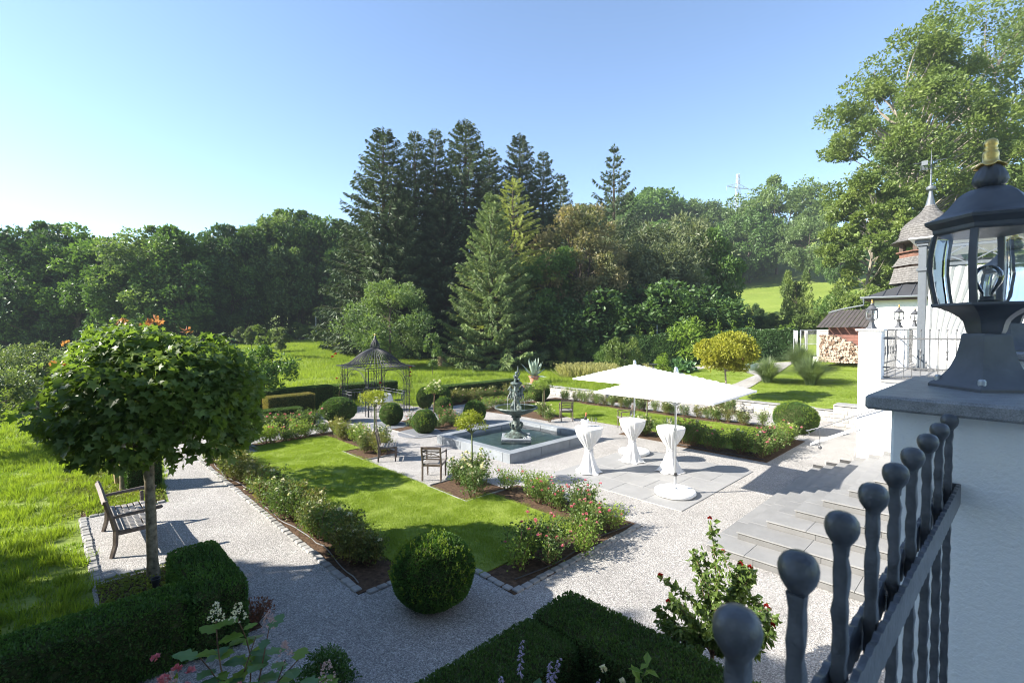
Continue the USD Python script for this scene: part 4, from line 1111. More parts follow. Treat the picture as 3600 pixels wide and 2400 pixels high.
# pergola of grey steel with white curtains
pg = gthing('pergola', 'grey steel pergola with white curtains and lattice beams on the far terrace', 'pergola', 18.1, 1.75, TF)


def steel_post(x, y):
    mb = MB()
    mb.box((x - 0.09, y - 0.09, 0.06), (x + 0.09, y + 0.09, 3.55), 0.008)
    mb.box((x - 0.13, y - 0.13, 2.83), (x + 0.13, y + 0.13, 2.93), 0.03)
    mb.box((x - 0.13, y - 0.13, 3.55), (x + 0.13, y + 0.13, 3.62), 0.012)
    mb.box((x - 0.17, y - 0.17, 3.622), (x + 0.17, y + 0.17, 3.72), 0.03)
    obj('post', mb, 'grey_steel', pg)
    obj('base_plate', MB().box((x - 0.16, y - 0.16, 0.0), (x + 0.16, y + 0.16, 0.05), 0.01), 'iron', pg)


for x in (0, 4.2):
    for y in (0, -3.6, -7.2):
        steel_post(x, y)


def truss(a, b, z0, z1):
    a, b = np.array(a, float), np.array(b, float)
    mb = MB()
    A, B = (lambda p, z: np.array([p[0], p[1], z]))(a, z0), (lambda p, z: np.array([p[0], p[1], z]))(b, z0)
    mb.bar(A, B, 0.06, 0.08)
    A2, B2 = A + (0, 0, z1 - z0), B + (0, 0, z1 - z0)
    mb.bar(A2, B2, 0.06, 0.08)
    n = 4
    for i in range(n):
        p, q = A + (B - A) * i / n, A + (B - A) * (i + 1) / n
        mb.bar(p, q + (0, 0, z1 - z0), 0.03, 0.03)
        mb.bar(p + (0.031, 0, z1 - z0), q + (0.031, 0, 0), 0.03, 0.03)
    obj('lattice_beam', mb, 'grey_steel', pg)


for x in (0, 4.2):
    truss((x, -0.1), (x, -3.5), 3.0, 3.5)
    truss((x, -3.7), (x, -7.1), 3.0, 3.5)
truss((0.1, 0), (4.1, 0), 3.0, 3.5)
obj('fabric_roof', MB().box((-0.3, -7.5, 3.74), (4.5, 0.3, 3.78), 0.01), 'canopy_cloth', pg)


def drape(x, y, w, dirv, h=2.9, seed=0):
    rng = np.random.default_rng(seed)
    n, m = 46, 14
    t = np.linspace(0, 1, n)
    V = []
    for j in range(m + 1):
        z = h * j / m
        wid = w * (0.55 + 0.45 * abs(2 * j / m - 0.75) ** 0.9)
        fold = 0.055 * np.sin(t * 2 * math.pi * 7 + rng.uniform(0, 0.3)) * (0.5 + 0.5 * j / m)
        for k in range(n):
            V.append((x + dirv[0] * t[k] * wid + fold[k] * dirv[1], y + dirv[1] * t[k] * wid + fold[k] * dirv[0], z + 0.02))
    i, j = np.meshgrid(np.arange(m), np.arange(n - 1), indexing='ij')
    A = i * n + j
    return np.array(V), np.stack([A, A + 1, A + n + 1, A + n], -1).reshape(-1, 4)


for k, (x, y, w, dv) in enumerate([(0.0, -0.14, 1.3, (0, -1)), (0.0, -3.4, 1.1, (0, 1)), (4.2, -0.14, 1.2, (0, -1)), (4.2, -3.4, 1.2, (0, 1)), (0.14, 0.0, 0.7, (1, 0)), (4.05, 0.0, 0.7, (-1, 0)), (0.0, -3.75, 1.2, (0, -1)), (4.2, -3.75, 1.2, (0, -1))]):
    obj('curtain', MB().add(*drape(x, y, w, dv, seed=k)), 'curtain', pg, smooth=True)

# wicker seat on the far terrace, just seen between the lanterns
so = gthing('wicker_sofa', 'brown wicker sofa behind the thin railing, seen right of the lantern foot', 'sofa', 15.6, -2.2, TF)
obj('seat', MB().box((-0.4, -0.9, 0.12), (0.4, 0.9, 0.42), 0.04), 'wicker', so)
obj('backrest', MB().box((0.42, -0.9, 0.12), (0.55, 0.9, 0.85), 0.04), 'wicker', so)
for s in (-1, 1):
    obj('armrest', MB().box((-0.4, s * 0.92 - 0.015, 0.12), (0.5, s * 1.06, 0.62), 0.03), 'wicker', so)
obj('cushion', MB().box((-0.4, -0.88, 0.425), (0.38, 0.88, 0.54), 0.05), 'white_cloth', so)

# ------------------------------------------------------------------ annexe with shingled turret
hb = gthing('annexe', 'white annexe with dark standing seam hip roof and shingled onion turret', 'house', 33.3, 5.25, 0)
obj('wall', MB().box((0, -14, 0.6), (9, 0, 5.25)), 'white_render', hb)
obj('eave_board', MB().box((-0.42, -14.4, 5.25), (9.42, 0.42, 5.42), 0.01), 'eave_wood', hb)
ze, zr, ov = 5.43, 6.72, 0.5
R = np.array([(-ov, ov, ze), (-ov, -14 - ov, ze), (9 + ov, -14 - ov, ze), (9 + ov, ov, ze), (4.5, -3.2, zr + 0.5), (4.5, -10.8, zr + 0.5)])
obj('roof', MB().add(R, np.array([[0, 1, 5], [0, 5, 4], [1, 2, 5], [2, 3, 4], [2, 4, 5], [3, 0, 4], [0, 3, 2], [0, 2, 1]])), 'roof_sheet', hb)
for y in np.arange(-13.6, 0.4, 0.6):
    t = 1.0
    if y > -3.2:
        t = np.clip((ov - y) / (ov + 3.2), 0, 1)
    if y < -10.8:
        t = np.clip((y + 14 + ov) / (3.2 + ov), 0, 1)
    if t > 0.05:
        a, b = np.array([-ov, y, ze + 0.01]), np.array([-ov + (4.5 + ov) * t, y, ze + 0.01 + (zr + 0.5 - ze) * t])
        obj('roof_seam', MB().bar(a, b, 0.03, 0.06), 'iron', hb)
g = MB().tube([(-ov - 0.06, -14.4, ze - 0.02), (-ov - 0.06, ov + 0.06, ze - 0.02)], 0.06, 8)
obj('gutter', g, 'grey_steel', hb)
obj('downpipe', MB().tube([(-ov - 0.06, ov - 0.1, ze - 0.06), (-ov - 0.06, ov - 0.1, ze - 0.42), (-ov + 0.1, ov + 1.0, ze - 0.62), (-ov + 0.2, ov + 1.6, ze - 0.8)], 0.045, 8), 'grey_steel', hb, smooth=30)
tx, ty = 3.2, -2.0


def courses(prof, rows, n=8, lap=0.03):
    """shingle courses: stepped rings that follow a profile of (radius, height)"""
    pr = np.array(prof, float)
    s = np.concatenate([[0], np.cumsum(np.hypot(*np.diff(pr, axis=0).T))])
    q = np.linspace(0, s[-1], rows + 1)
    r, z = np.interp(q, s, pr[:, 0]), np.interp(q, s, pr[:, 1])
    out = []
    for i in range(rows):
        out += [(r[i] + lap, z[i]), (r[i + 1] + 0.004, z[i + 1])]
    return out


tur = 'shingle'
obj('turret_skirt', MB().lathe(courses([(1.85, 6.3), (1.72, 6.75), (1.62, 7.2)], 7), 8, at=(tx, ty, 0), phase=math.pi / 8), tur, hb)
obj('turret_band', MB().lathe([(1.55, 7.2), (1.58, 7.3)], 8, at=(tx, ty, 0), phase=math.pi / 8), 'tower_board', hb)
obj('turret_pent_roof', MB().lathe(courses([(1.72, 7.3), (1.58, 7.5), (1.42, 7.78)], 5), 8, at=(tx, ty, 0), phase=math.pi / 8), tur, hb)
obj('turret_boarding', MB().lathe([(1.38, 7.55), (1.40, 8.05), (1.56, 8.06), (1.56, 8.12), (1.3, 8.13), (0.0, 8.13)], 8, at=(tx, ty, 0), phase=math.pi / 8), 'tower_board', hb)
for k in range(8):
    a = math.pi / 8 + k * math.pi / 4
    obj('belfry_post', MB().box((tx + 1.3 * math.cos(a) - 0.1, ty + 1.3 * math.sin(a) - 0.1, 8.12), (tx + 1.3 * math.cos(a) + 0.1, ty + 1.3 * math.sin(a) + 0.1, 8.72), 0.01), 'eave_wood', hb)
obj('belfry_core', MB().box((tx - 0.35, ty - 0.35, 8.1), (tx + 0.35, ty + 0.35, 8.7)), 'eave_wood', hb)
obj('turret_roof', MB().lathe([(0, 8.66), (1.7, 8.62)] + courses([(1.78, 8.66), (1.55, 8.80), (1.40, 8.95), (1.36, 9.2), (1.32, 9.45), (1.2, 9.65), (1.0, 9.85), (0.72, 10.08), (0.48, 10.3), (0.30, 10.55), (0.22, 10.75)], 20), 16, at=(tx, ty, 0), phase=math.pi / 8), tur, hb)
obj('spire', MB().lathe([(0.24, 10.72), (0.22, 10.78), (0.12, 11.25), (0.08, 11.52), (0.10, 11.56), (0.20, 11.62), (0.22, 11.70), (0.20, 11.78), (0.08, 11.85), (0.045, 11.95), (0.045, 12.5), (0.08, 12.52), (0.04, 12.56), (0.03, 13.2), (0.0, 14.0)], 14, at=(tx, ty, 0)), 'grey_steel', hb, smooth=30)
wv = MB()
wv.bar((tx + 0.5, ty - 0.6, 13.35), (tx - 0.5, ty + 0.75, 13.12), 0.02, 0.03)
wv.bar((tx + 0.25, ty - 0.4, 12.92), (tx - 0.3, ty + 0.5, 12.74), 0.02, 0.03)
for t in np.linspace(0.15, 0.42, 6):
    wv.bar((tx - t * 0.7, ty + t, 12.75), (tx - t * 0.7, ty + t, 13.05), 0.02, 0.03, up=(1, 0, 0))
wv.box((tx - 0.30, ty + 0.12, 13.0), (tx - 0.28, ty + 0.40, 13.25))
wv.tube([(tx + 0.1, ty - 0.1, 13.2), (tx + 0.3, ty - 0.3, 13.05), (tx + 0.15, ty - 0.2, 12.9)], 0.015, 5)
obj('weather_vane', wv, 'grey_steel', hb)

# ------------------------------------------------------------------ shed, wood pile, gate, ivy wall, wires
zg = 1.75
sh = gthing('wood_shed', 'red brown boarded shed with brown tiled roof behind the stacked firewood', 'shed', 34.6, 7.7, zg)
obj('frame', MB().box((0.06, -5.2, 0), (3, -0.06, 2.05)), 'red_board', sh)
for i in range(12):
    z = 0.05 + i * 0.168
    obj('board', MB().box((0, -5.2, z), (0.03, 0, z + 0.16), 0.008), 'red_board', sh)
    obj('board', MB().box((0.035, 0.0, z), (3, 0.03, z + 0.16), 0.008), 'red_board', sh)
for r in range(9):
    for c in range(14):
        x0, y0 = -0.55 + r * 0.40, 0.55 - c * 0.42
        zz = 2.08 + r * 0.125
        mb = MB()
        mb.box((x0, y0 - 0.40, zz), (x0 + 0.44, y0 - 0.215, zz + 0.035), 0.008, tilt=np.array([[0.955, 0, -0.297], [0, 1, 0], [0.297, 0, 0.955]]))
        mb.box((x0, y0 - 0.205, zz + 0.012), (x0 + 0.44, y0 - 0.02, zz + 0.047), 0.008, tilt=np.array([[0.955, 0, -0.297], [0, 1, 0], [0.297, 0, 0.955]]))
        obj('roof_tile', mb, 'roof_tile', sh)
wp = gthing('wood_pile', 'heap of split firewood stacked against the red shed beside the lawn', 'wood pile', 33.4, 7.95, zg - 0.05)
rng = np.random.default_rng(21)
for r in range(13):
    y = 0.0
    top = 2.9 - 0.23 * max(0, r - 3) + (0.1 if r < 3 else 0)
    while y < top:
        d = rng.uniform(0.10, 0.19)
        n = int(rng.integers(4, 7))
        v, f = tube([(rng.uniform(-0.06, 0.06), 0, 0), (0.5, 0, 0)], d * 0.55, n)
        a = rng.uniform(0, 3)
        ca, sa = math.cos(a), math.sin(a)
        v = v @ np.array([[1, 0, 0], [0, ca, -sa], [0, sa, ca]]).T + (0, -y - d / 2, 0.08 + r * 0.125 + rng.normal(0, 0.012))
        obj('log', (v, f), 'log_end' if rng.random() < 0.75 else 'log_bark', wp)
        y += d * 0.98
gp = D(2837, 1255, 32.6)
gz_ = ground(gp[0], gp[1])
gt = thing('mesh_gate', 'galvanised chain link gate with tubular frame between concrete posts', 'gate', (gp[0], gp[1], gz_), -8)
for x in (-0.85, -0.42, 0.62, 0.78):
    obj('post', MB().tube([(x, 0, 0), (x, 0, 1.98)], 0.035, 8), 'galvanised', gt)
for z in (1.95, 1.02, 0.08):
    obj('frame_tube', MB().tube([(-0.40, 0.02, z), (0.60, 0.02, z)], 0.026, 8), 'galvanised', gt)
mb = MB()
for k in np.arange(-2.6, 1.0, 0.075):
    for s in (1, -1):
        a, b = [], []
        x0, x1 = -0.4, 0.6
        za, zb = (1.0 + (k + 1) if s > 0 else 1.95 - k - 1), None
        p = [(x, 0.03 + 0.004 * s, (x - k - 0.6) if s > 0 else (-x + k + 2.6)) for x in np.linspace(-0.4, 0.6, 12)]
        p = [q for q in p if 1.02 < q[2] < 1.95]
        if len(p) > 1:
            mb.tube([p[0], p[-1]], 0.004, 3, caps=False)
obj('chain_link', mb, 'galvanised', gt)
for x, w in ((-0.62, 0.08), (0.02, 0.07)):
    obj('concrete_post', MB().box((x - w, 0.12, 0), (x + w, 0.28, 1.95), 0.01), 'white_concrete', gt)
pp = D(2892, 1262, 32.0)
cpst = thing('concrete_pier', 'pale concrete pier between the mesh gate and the firewood', 'pier', (pp[0], pp[1], ground(pp[0], pp[1]) - 0.1), -20)
obj('shaft', MB().box((-0.28, -0.2, 0), (0.28, 0.2, 1.95), 0.015), 'white_concrete', cpst)
obj('cap', MB().box((-0.31, -0.23, 1.95), (0.31, 0.23, 2.03), 0.015), 'white_concrete', cpst)
pp = D(2878, 1258, 30.6)
pl = thing('stone_planter', 'small pale box planter in front of the mesh gate', 'planter', (pp[0], pp[1], ground(pp[0], pp[1])), 10)
obj('box_body', MB().box((-0.22, -0.2, 0), (0.22, 0.2, 0.32), 0.015), 'white_concrete', pl)
obj('soil', MB().box((-0.18, -0.16, 0.321), (0.18, 0.16, 0.34)), 'soil', pl)

WL = ['lowest pale wire strung over the ivy wall', 'slack pale wire sagging over the ivy wall', 'taut pale wire above the ivy wall', 'pale wire that droops to the top of the ivy', 'topmost long sagging wire over the ivy wall', 'short taut wire that ends lowest at the mesh gate']
for k, (ya, yb, sag, dz) in enumerate([(1198, 1166, 0.25, 0), (1205, 1170, 0.45, 0.5), (1195, 1172, 0.2, 1.0), (1212, 1176, 0.3, 0.7), (1190, 1164, 0.5, 1.4), (1203, 1180, 0.15, 0.3)]):
    a, b = D(2120 + 25 * k, ya, 36.0 + dz), D(2815, yb, 33.2 + dz * 0.3)
    pts = [a + (b - a) * t - np.array([0, 0, sag * 4 * t * (1 - t)]) for t in np.linspace(0, 1, 12)]
    w = obj('fence_wire', MB().tube(pts, 0.011, 4), 'galvanised')
    tag(w, WL[k], 'wire', 'wires strung above the ivy wall')
a = D(2310, 1150, 36.3)
po = thing('wire_post', 'thin galvanised post that carries wires behind the ivy wall, left of the feathery shrub', 'post', (a[0], a[1], ground(a[0], a[1])))
obj('tube', MB().tube([(0, 0, 0), (0, 0, 2.9)], 0.035, 8), 'galvanised', po)
for lab, px, pt, pb, dep in [('slender grey lamp post before the dark woodland, left of the round maple', 289, 1160, 1232, 47), ('slender grey lamp post on the edge of the woodland behind the young fruit trees', 1111, 1087, 1172, 60)]:
    a = D(px, pb, dep)
    z0 = ground(a[0], a[1])
    h = D(px, pt, dep)[2] - z0
    q = thing('lamp_post', lab, 'lamp post', (a[0], a[1], z0 - 0.1))
    obj('mast', MB().tube([(0, 0, 0), (0, 0, h * 0.5), (0, 0, h)], [0.08, 0.06, 0.045], 8), 'galvanised', q)
    obj('lamp_head', MB().ball((0, 0, h), (0.28, 0.12, 0.07), 2), 'grey_steel', q, smooth=True)

# power pylon on the hill
a = D(2591, 905, 330)
py = thing('power_pylon', 'distant lattice power pylon on the wooded hill', 'pylon', a, 20)
mb = MB()
Hh = (905 - 615) / 1700 * 330
for sx, sy in ((1, 1), (1, -1), (-1, 1), (-1, -1)):
    mb.tube([(sx * 3.2, sy * 3.2, 0), (sx * 1.3, sy * 1.3, Hh * 0.55), (sx * 0.7, sy * 0.7, Hh)], 0.28, 4)
zs = np.linspace(0, Hh, 16)
for i in range(15):
    r0, r1 = np.interp(zs[i], [0, Hh * 0.55, Hh], [3.2, 1.3, 0.7]), np.interp(zs[i + 1], [0, Hh * 0.55, Hh], [3.2, 1.3, 0.7])
    for c0, c1 in (((1, 1), (1, -1)), ((1, -1), (-1, -1)), ((-1, -1), (-1, 1)), ((-1, 1), (1, 1))):
        mb.tube([(c0[0] * r0, c0[1] * r0, zs[i]), (c1[0] * r1, c1[1] * r1, zs[i + 1])], 0.14, 3, False)
        mb.tube([(c1[0] * r0, c1[1] * r0, zs[i]), (c0[0] * r1, c0[1] * r1, zs[i + 1])], 0.14, 3, False)
obj('lattice_tower', mb, 'galvanised', py)
for z, l in ((Hh * 0.60, 12), (Hh * 0.83, 9.5)):
    mb = MB()
    for s in (-1, 1):
        mb.tube([(0, 0.6, z), (s * l, 0, z + 0.3)], 0.2, 4)
        mb.tube([(0, -0.6, z), (s * l, 0, z + 0.3)], 0.2, 4)
        mb.tube([(0, 0, z + 3.2), (s * l, 0, z + 0.3)], 0.2, 4)
        mb.tube([(s * l * 0.5, 0, z + 0.1), (s * l * 0.5, 0, z + 1.7)], 0.15, 3)
        mb.tube([(s * l, 0, z + 0.3), (s * l, 0, z - 2.6)], 0.2, 4)
    obj('cross_arm', mb, 'galvanised', py)

# the villa that stands left of and behind the camera and shades the foreground
vl = gthing('villa', 'white villa wall that rises behind the near terrace', 'house', -1.65, 0, 0)
obj('wall', MB().box((-9, -12, -0.1), (0, 4.2, 8.6)), 'white_render', vl)
obj('roof', MB().add(np.array([(-9.6, -12.6, 8.6), (0.6, -12.6, 8.6), (0.6, 4.8, 8.6), (-9.6, 4.8, 8.6), (-4.5, -8, 11.6), (-4.5, 0, 11.6)]), np.array([[0, 1, 4], [1, 2, 5], [1, 5, 4], [2, 3, 5], [3, 0, 4], [3, 4, 5], [0, 3, 2], [0, 2, 1]])), 'roof_tile', vl)
for y in (2.4, -1.0, -4.0, -7.0):
    for z in (3.2, 6.0):
        w = obj('window', MB().box((0.0, y - 0.55, z), (0.03, y + 0.55, z + 1.5), 0.005), 'white_concrete', vl)
        obj('pane', MB().box((0.031, y - 0.47, z + 0.08), (0.036, y + 0.47, z + 1.42)), 'black_plastic', w)

# ------------------------------------------------------------------ parasols
def parasol(label, x, y, htop, zc, half, rot, seed):
    p = thing('parasol', label, 'umbrella', (x, y, 0.014), rot, 'white parasols on the paved square')
    v, f = lathe([(0.0, 0.0), (0.40, 0.0), (0.435, 0.012), (0.45, 0.035), (0.447, 0.075), (0.425, 0.10), (0.36, 0.112), (0.0, 0.118)], 64)
    an = np.arctan2(v[:, 1], v[:, 0])
    v[:, :2] *= (1 - 0.035 * np.clip(np.cos(an * 4) * 6 - 4.6, 0, 1) * (v[:, 2] < 0.09))[:, None]
    obj('base_weight', (v, f), 'white_concrete', p, smooth=50)
    obj('pole_socket', MB().lathe([(0.05, 0.11), (0.05, 0.135), (0.032, 0.14), (0.030, 0.42), (0.0, 0.42)], 16), 'aluminium', p, smooth=30)
    obj('pole', MB().tube([(0, 0, 0.14), (0, 0, htop - 0.02)], 0.023, 14), 'aluminium', p, smooth=30)
    mb = MB().lathe([(0.024, 0), (0.034, 0.01), (0.034, 0.07), (0.024, 0.085)], 14, at=(0, 0, 0.40))
    mb.box((0.02, -0.012, 0.415), (0.075, 0.012, 0.455), 0.006)
    mb.tube([(0.06, 0, 0.43), (0.065, 0, 0.30)], 0.009, 6)
    obj('height_clamp', mb, 'black_plastic', p)
    obj('crank_hub', MB().lathe([(0.024, 0), (0.036, 0.008), (0.036, 0.05), (0.024, 0.06)], 14, at=(0, 0, 1.42)), 'aluminium', p)
    # canopy: square, each gore a little slack between the ribs
    n = 24
    V, F = [], []
    for iu in range(n + 1):
        for iv in range(n + 1):
            a, b = 2 * iu / n - 1, 2 * iv / n - 1
            m = max(abs(a), abs(b))
            k = min(abs(a), abs(b)) / m if m > 0 else 0
            z = htop - (htop - zc) * m
            z -= 0.035 * math.sin(math.pi * min(1, m)) * (1 - k) * 1.2 + 0.02 * m * (1 - k ** 2)
            s = 1 - 0.03 * m * (1 - k ** 2)
            V.append((a * half * s, b * half * s, z))
    idx = np.arange((n + 1) ** 2).reshape(n + 1, n + 1)
    q = np.stack([idx[:-1, :-1], idx[1:, :-1], idx[1:, 1:], idx[:-1, 1:]], -1).reshape(-1, 4)
    obj('canopy', MB().add(np.array(V), q), 'canopy_cloth', p, smooth=12)
    for sa, sb, nm in ((1, 0, 0), (-1, 0, 1), (0, 1, 2), (0, -1, 3)):
        E = []
        for t in np.linspace(-1, 1, 25):
            a, b = (sa, t) if sa else (t, sb)
            k = abs(t)
            z = htop - (htop - zc) - 0.02 * (1 - k ** 2)
            s = 1 - 0.03 * (1 - k ** 2)
            E += [(a * half * s, b * half * s, z + 0.001), (a * half * s, b * half * s, z - 0.035)]
        ii = np.arange(24) * 2
        obj('hem', MB().add(np.array(E), np.stack([ii, ii + 1, ii + 3, ii + 2], 1)), 'canopy_cloth', p)
    for k in range(8):
        a = k * math.pi / 4
        m = half * (0.97 if k % 2 == 0 else 0.99 * math.sqrt(2))
        e = np.array([m * math.cos(a), m * math.sin(a), zc - 0.05 + (0.0 if k % 2 else -0.02)])
        mb = MB().bar((0.03 * math.cos(a), 0.03 * math.sin(a), htop - 0.10), e, 0.014, 0.02)
        obj('rib', mb, 'aluminium', p)
        obj('strut', MB().bar((0.03 * math.cos(a), 0.03 * math.sin(a), htop - 0.75), np.array([0.03 * math.cos(a), 0.03 * math.sin(a), htop - 0.06]) * 0.5 + e * 0.5 - (0, 0, 0.02), 0.010, 0.014), 'aluminium', p)
    obj('slider', MB().lathe([(0.024, 0), (0.045, 0.01), (0.045, 0.07), (0.024, 0.08)], 14, at=(0, 0, htop - 0.79)), 'aluminium', p)
    obj('finial', MB().lathe([(0.05, -0.03), (0.05, 0.01), (0.042, 0.05), (0.036, 0.085), (0.02, 0.10), (0.0, 0.102)], 16, at=(0, 0, htop)), 'aluminium', p, smooth=40)
    return p


P1 = G(2373, 1719, 0.12)
parasol('nearer white square parasol, its white round base in full view on the paving', P1[0], P1[1], 2.74, 2.31, 1.30, 47, 1)
parasol('rear white square parasol, its base half hidden by a draped bar table', 3.62, 14.25, 2.66, 2.24, 1.30, 47, 2)


# ------------------------------------------------------------------ bar tables in white stretch covers
def bar_table(label, x, y, seed, rot):
    rng = np.random.default_rng(seed)
    t = thing('bar_table', label, 'table', (x, y, 0.012), rot, 'bar tables draped in white')
    prof = [(0.352, 1.155), (0.357, 1.146), (0.357, 1.12), (0.345, 1.06), (0.315, 0.98), (0.26, 0.88), (0.19, 0.77), (0.125, 0.67), (0.088, 0.605), (0.078, 0.575), (0.09, 0.54), (0.115, 0.45), (0.15, 0.32), (0.195, 0.18), (0.245, 0.08), (0.295, 0.025), (0.335, 0.008)]
    n = 120
    a = np.arange(n) / n * 2 * math.pi
    ph = rng.uniform(0, 6, 6)
    V = []
    for r, z in prof:
        up = np.clip((z - 0.6) / 0.5, 0, 1)
        dn = np.clip((0.56 - z) / 0.55, 0, 1)
        w = 0.012 * up * (1 - up) * 4 * (np.sin(a * 17 + ph[0]) + 0.6 * np.sin(a * 29 + ph[1]))
        w = w + 0.05 * dn ** 1.4 * (0.6 * np.sin(a * 7 + ph[2]) + 0.45 * np.sin(a * 11 + ph[3]) + 0.35 * np.sin(a * 4 + ph[4]))
        w = w + 0.006 * np.exp(-((z - 0.6) / 0.06) ** 2) * np.sin(a * 23 + ph[5])
        rr = r + w * (1.0 if r < 0.35 or z < 0.5 else 0.15)
        zz = z + (0.012 * (1 + np.sin(a * 5 + ph[0])) if z < 0.02 else 0)
        V.append(np.stack([rr * np.cos(a), rr * np.sin(a), np.full(n, 0.0) + zz], 1))
    V = np.vstack(V)
    m = len(prof)
    i, j = np.meshgrid(np.arange(m - 1), np.arange(n), indexing='ij')
    A, B = i * n + j, i * n + (j + 1) % n
    obj('table_cover', MB().add(V, np.stack([A, A + n, B + n, B], -1).reshape(-1, 4)), 'white_cloth', t, smooth=True)
    obj('table_top', MB().lathe([(0.0, 1.163), (0.33, 1.163), (0.350, 1.158), (0.350, 1.125), (0.0, 1.125)], 48), 'white_cloth', t, smooth=40)
    b = MB()
    for k in range(2):
        V2 = [(0.092 * math.cos(q), 0.092 * math.sin(q), 0.575 + 0.012 * math.sin(q * 2 + k)) for q in np.linspace(0, 2 * math.pi, 24)]
        b.tube(V2, 0.012, 6)
    b.ball((0.10, 0.0, 0.575), (0.03, 0.035, 0.03), 2)
    b.tube([(0.10, 0.01, 0.57), (0.12, 0.02, 0.46), (0.13, 0.015, 0.36)], [0.012, 0.018, 0.012], 6)
    obj('tied_sash', b, 'white_cloth', t, smooth=True)
    obj('column', MB().tube([(0, 0, 0.02), (0, 0, 1.125)], 0.03, 12), 'aluminium', t)
    return t


T1, T2, T3 = (1.98, 12.4), (3.36, 13.42), (4.1, 12.42)
bar_table('bar table in white draped cover nearest the fountain, with the ice bucket', *T1, 31, 10)
bar_table('bar table in white draped cover standing farthest back, in front of the rear parasol base', *T2, 32, 75)
bar_table('bar table in white draped cover just behind the pole of the nearer parasol', *T3, 33, 200)
FL = None


def flute(label, x, y, z=1.176):
    global FL
    if FL is not None:
        return dup(FL, label, (x, y, z))
    g = thing('champagne_flute', label, 'glass', (x, y, z), 0, 'champagne flutes on the bar tables')
    obj('foot_and_stem', MB().lathe([(0.0, 0.0), (0.033, 0.0), (0.033, 0.002), (0.008, 0.006), (0.004, 0.012), (0.004, 0.085), (0.009, 0.095)], 20), 'glass', g, smooth=40)
    obj('cup', MB().lathe([(0.0, 0.092), (0.012, 0.095), (0.024, 0.125), (0.030, 0.165), (0.029, 0.215), (0.0275, 0.225), (0.026, 0.225), (0.0275, 0.165), (0.021, 0.126), (0.0, 0.10)], 20), 'pane', g, smooth=True)
    FL = g
    return g


for lab, x, y in [('champagne flute on the first bar table, nearer to the ice bucket', T1[0] + 0.09, T1[1] + 0.12), ('right hand champagne flute on the first bar table', T1[0] + 0.19, T1[1] + 0.08),
                  ('champagne flute on the left edge of the farthest bar table', T2[0] - 0.03, T2[1] + 0.05), ('second champagne flute on the farthest bar table, beside the parasol pole', T2[0] + 0.08, T2[1] + 0.13), ('third champagne flute at the back of the farthest bar table', T2[0] + 0.02, T2[1] + 0.2),
                  ('champagne flute on the bar table behind the parasol pole, left one of the pair', T3[0] - 0.05, T3[1] + 0.14), ('right one of the two flutes on the bar table behind the parasol pole', T3[0] + 0.03, T3[1] + 0.08)]:
    flute(lab, x, y)
ib = thing('ice_bucket', 'white ice bucket with silver handles on the first bar table', 'bucket', (T1[0] - 0.1, T1[1] + 0.03, 1.176))
obj('body', MB().lathe([(0.0, 0.0), (0.075, 0.0), (0.085, 0.01), (0.098, 0.17), (0.104, 0.185), (0.098, 0.19), (0.09, 0.17), (0.0, 0.165)], 28), 'ceramic_white', ib, smooth=40)
for s in (-1, 1):
    obj('handle', MB().tube([(s * 0.09, -0.02, 0.14), (s * 0.125, -0.015, 0.15), (s * 0.125, 0.015, 0.15), (s * 0.09, 0.02, 0.14)], 0.006, 6), 'aluminium', ib)
simple('bottle_foil', (0.55, 0.16, 0.08), 0.4, var=0.05)
bo = thing('champagne_bottle', 'champagne bottle with coppery foil neck standing in the ice bucket', 'bottle', (T1[0] - 0.10, T1[1] + 0.03, 1.25), 20)
mbv, mbf = lathe([(0.0, 0.0), (0.04, 0.0), (0.043, 0.01), (0.043, 0.13), (0.03, 0.18), (0.016, 0.215), (0.0145, 0.235)], 20)
R_ = trimesh.transformations.rotation_matrix(math.radians(10), [1, 0.3, 0])
obj('bottle_body', MB().tm((mbv, mbf), R_), 'black_plastic', bo, smooth=40)
mbv, mbf = lathe([(0.017, 0.2), (0.0155, 0.235), (0.0155, 0.275), (0.018, 0.28), (0.018, 0.30), (0.0, 0.305)], 20)
obj('foil_neck', MB().tm((mbv, mbf), R_), 'bottle_foil', bo, smooth=40)
tr = thing('menu_tray', 'flat pale tray lying on the first bar table', 'tray', (T1[0] + 0.12, T1[1] - 0.14, 1.176), 25)
obj('tray_plate', MB().box((-0.13, -0.09, 0), (0.13, 0.09, 0.008), 0.003), 'white_concrete', tr)


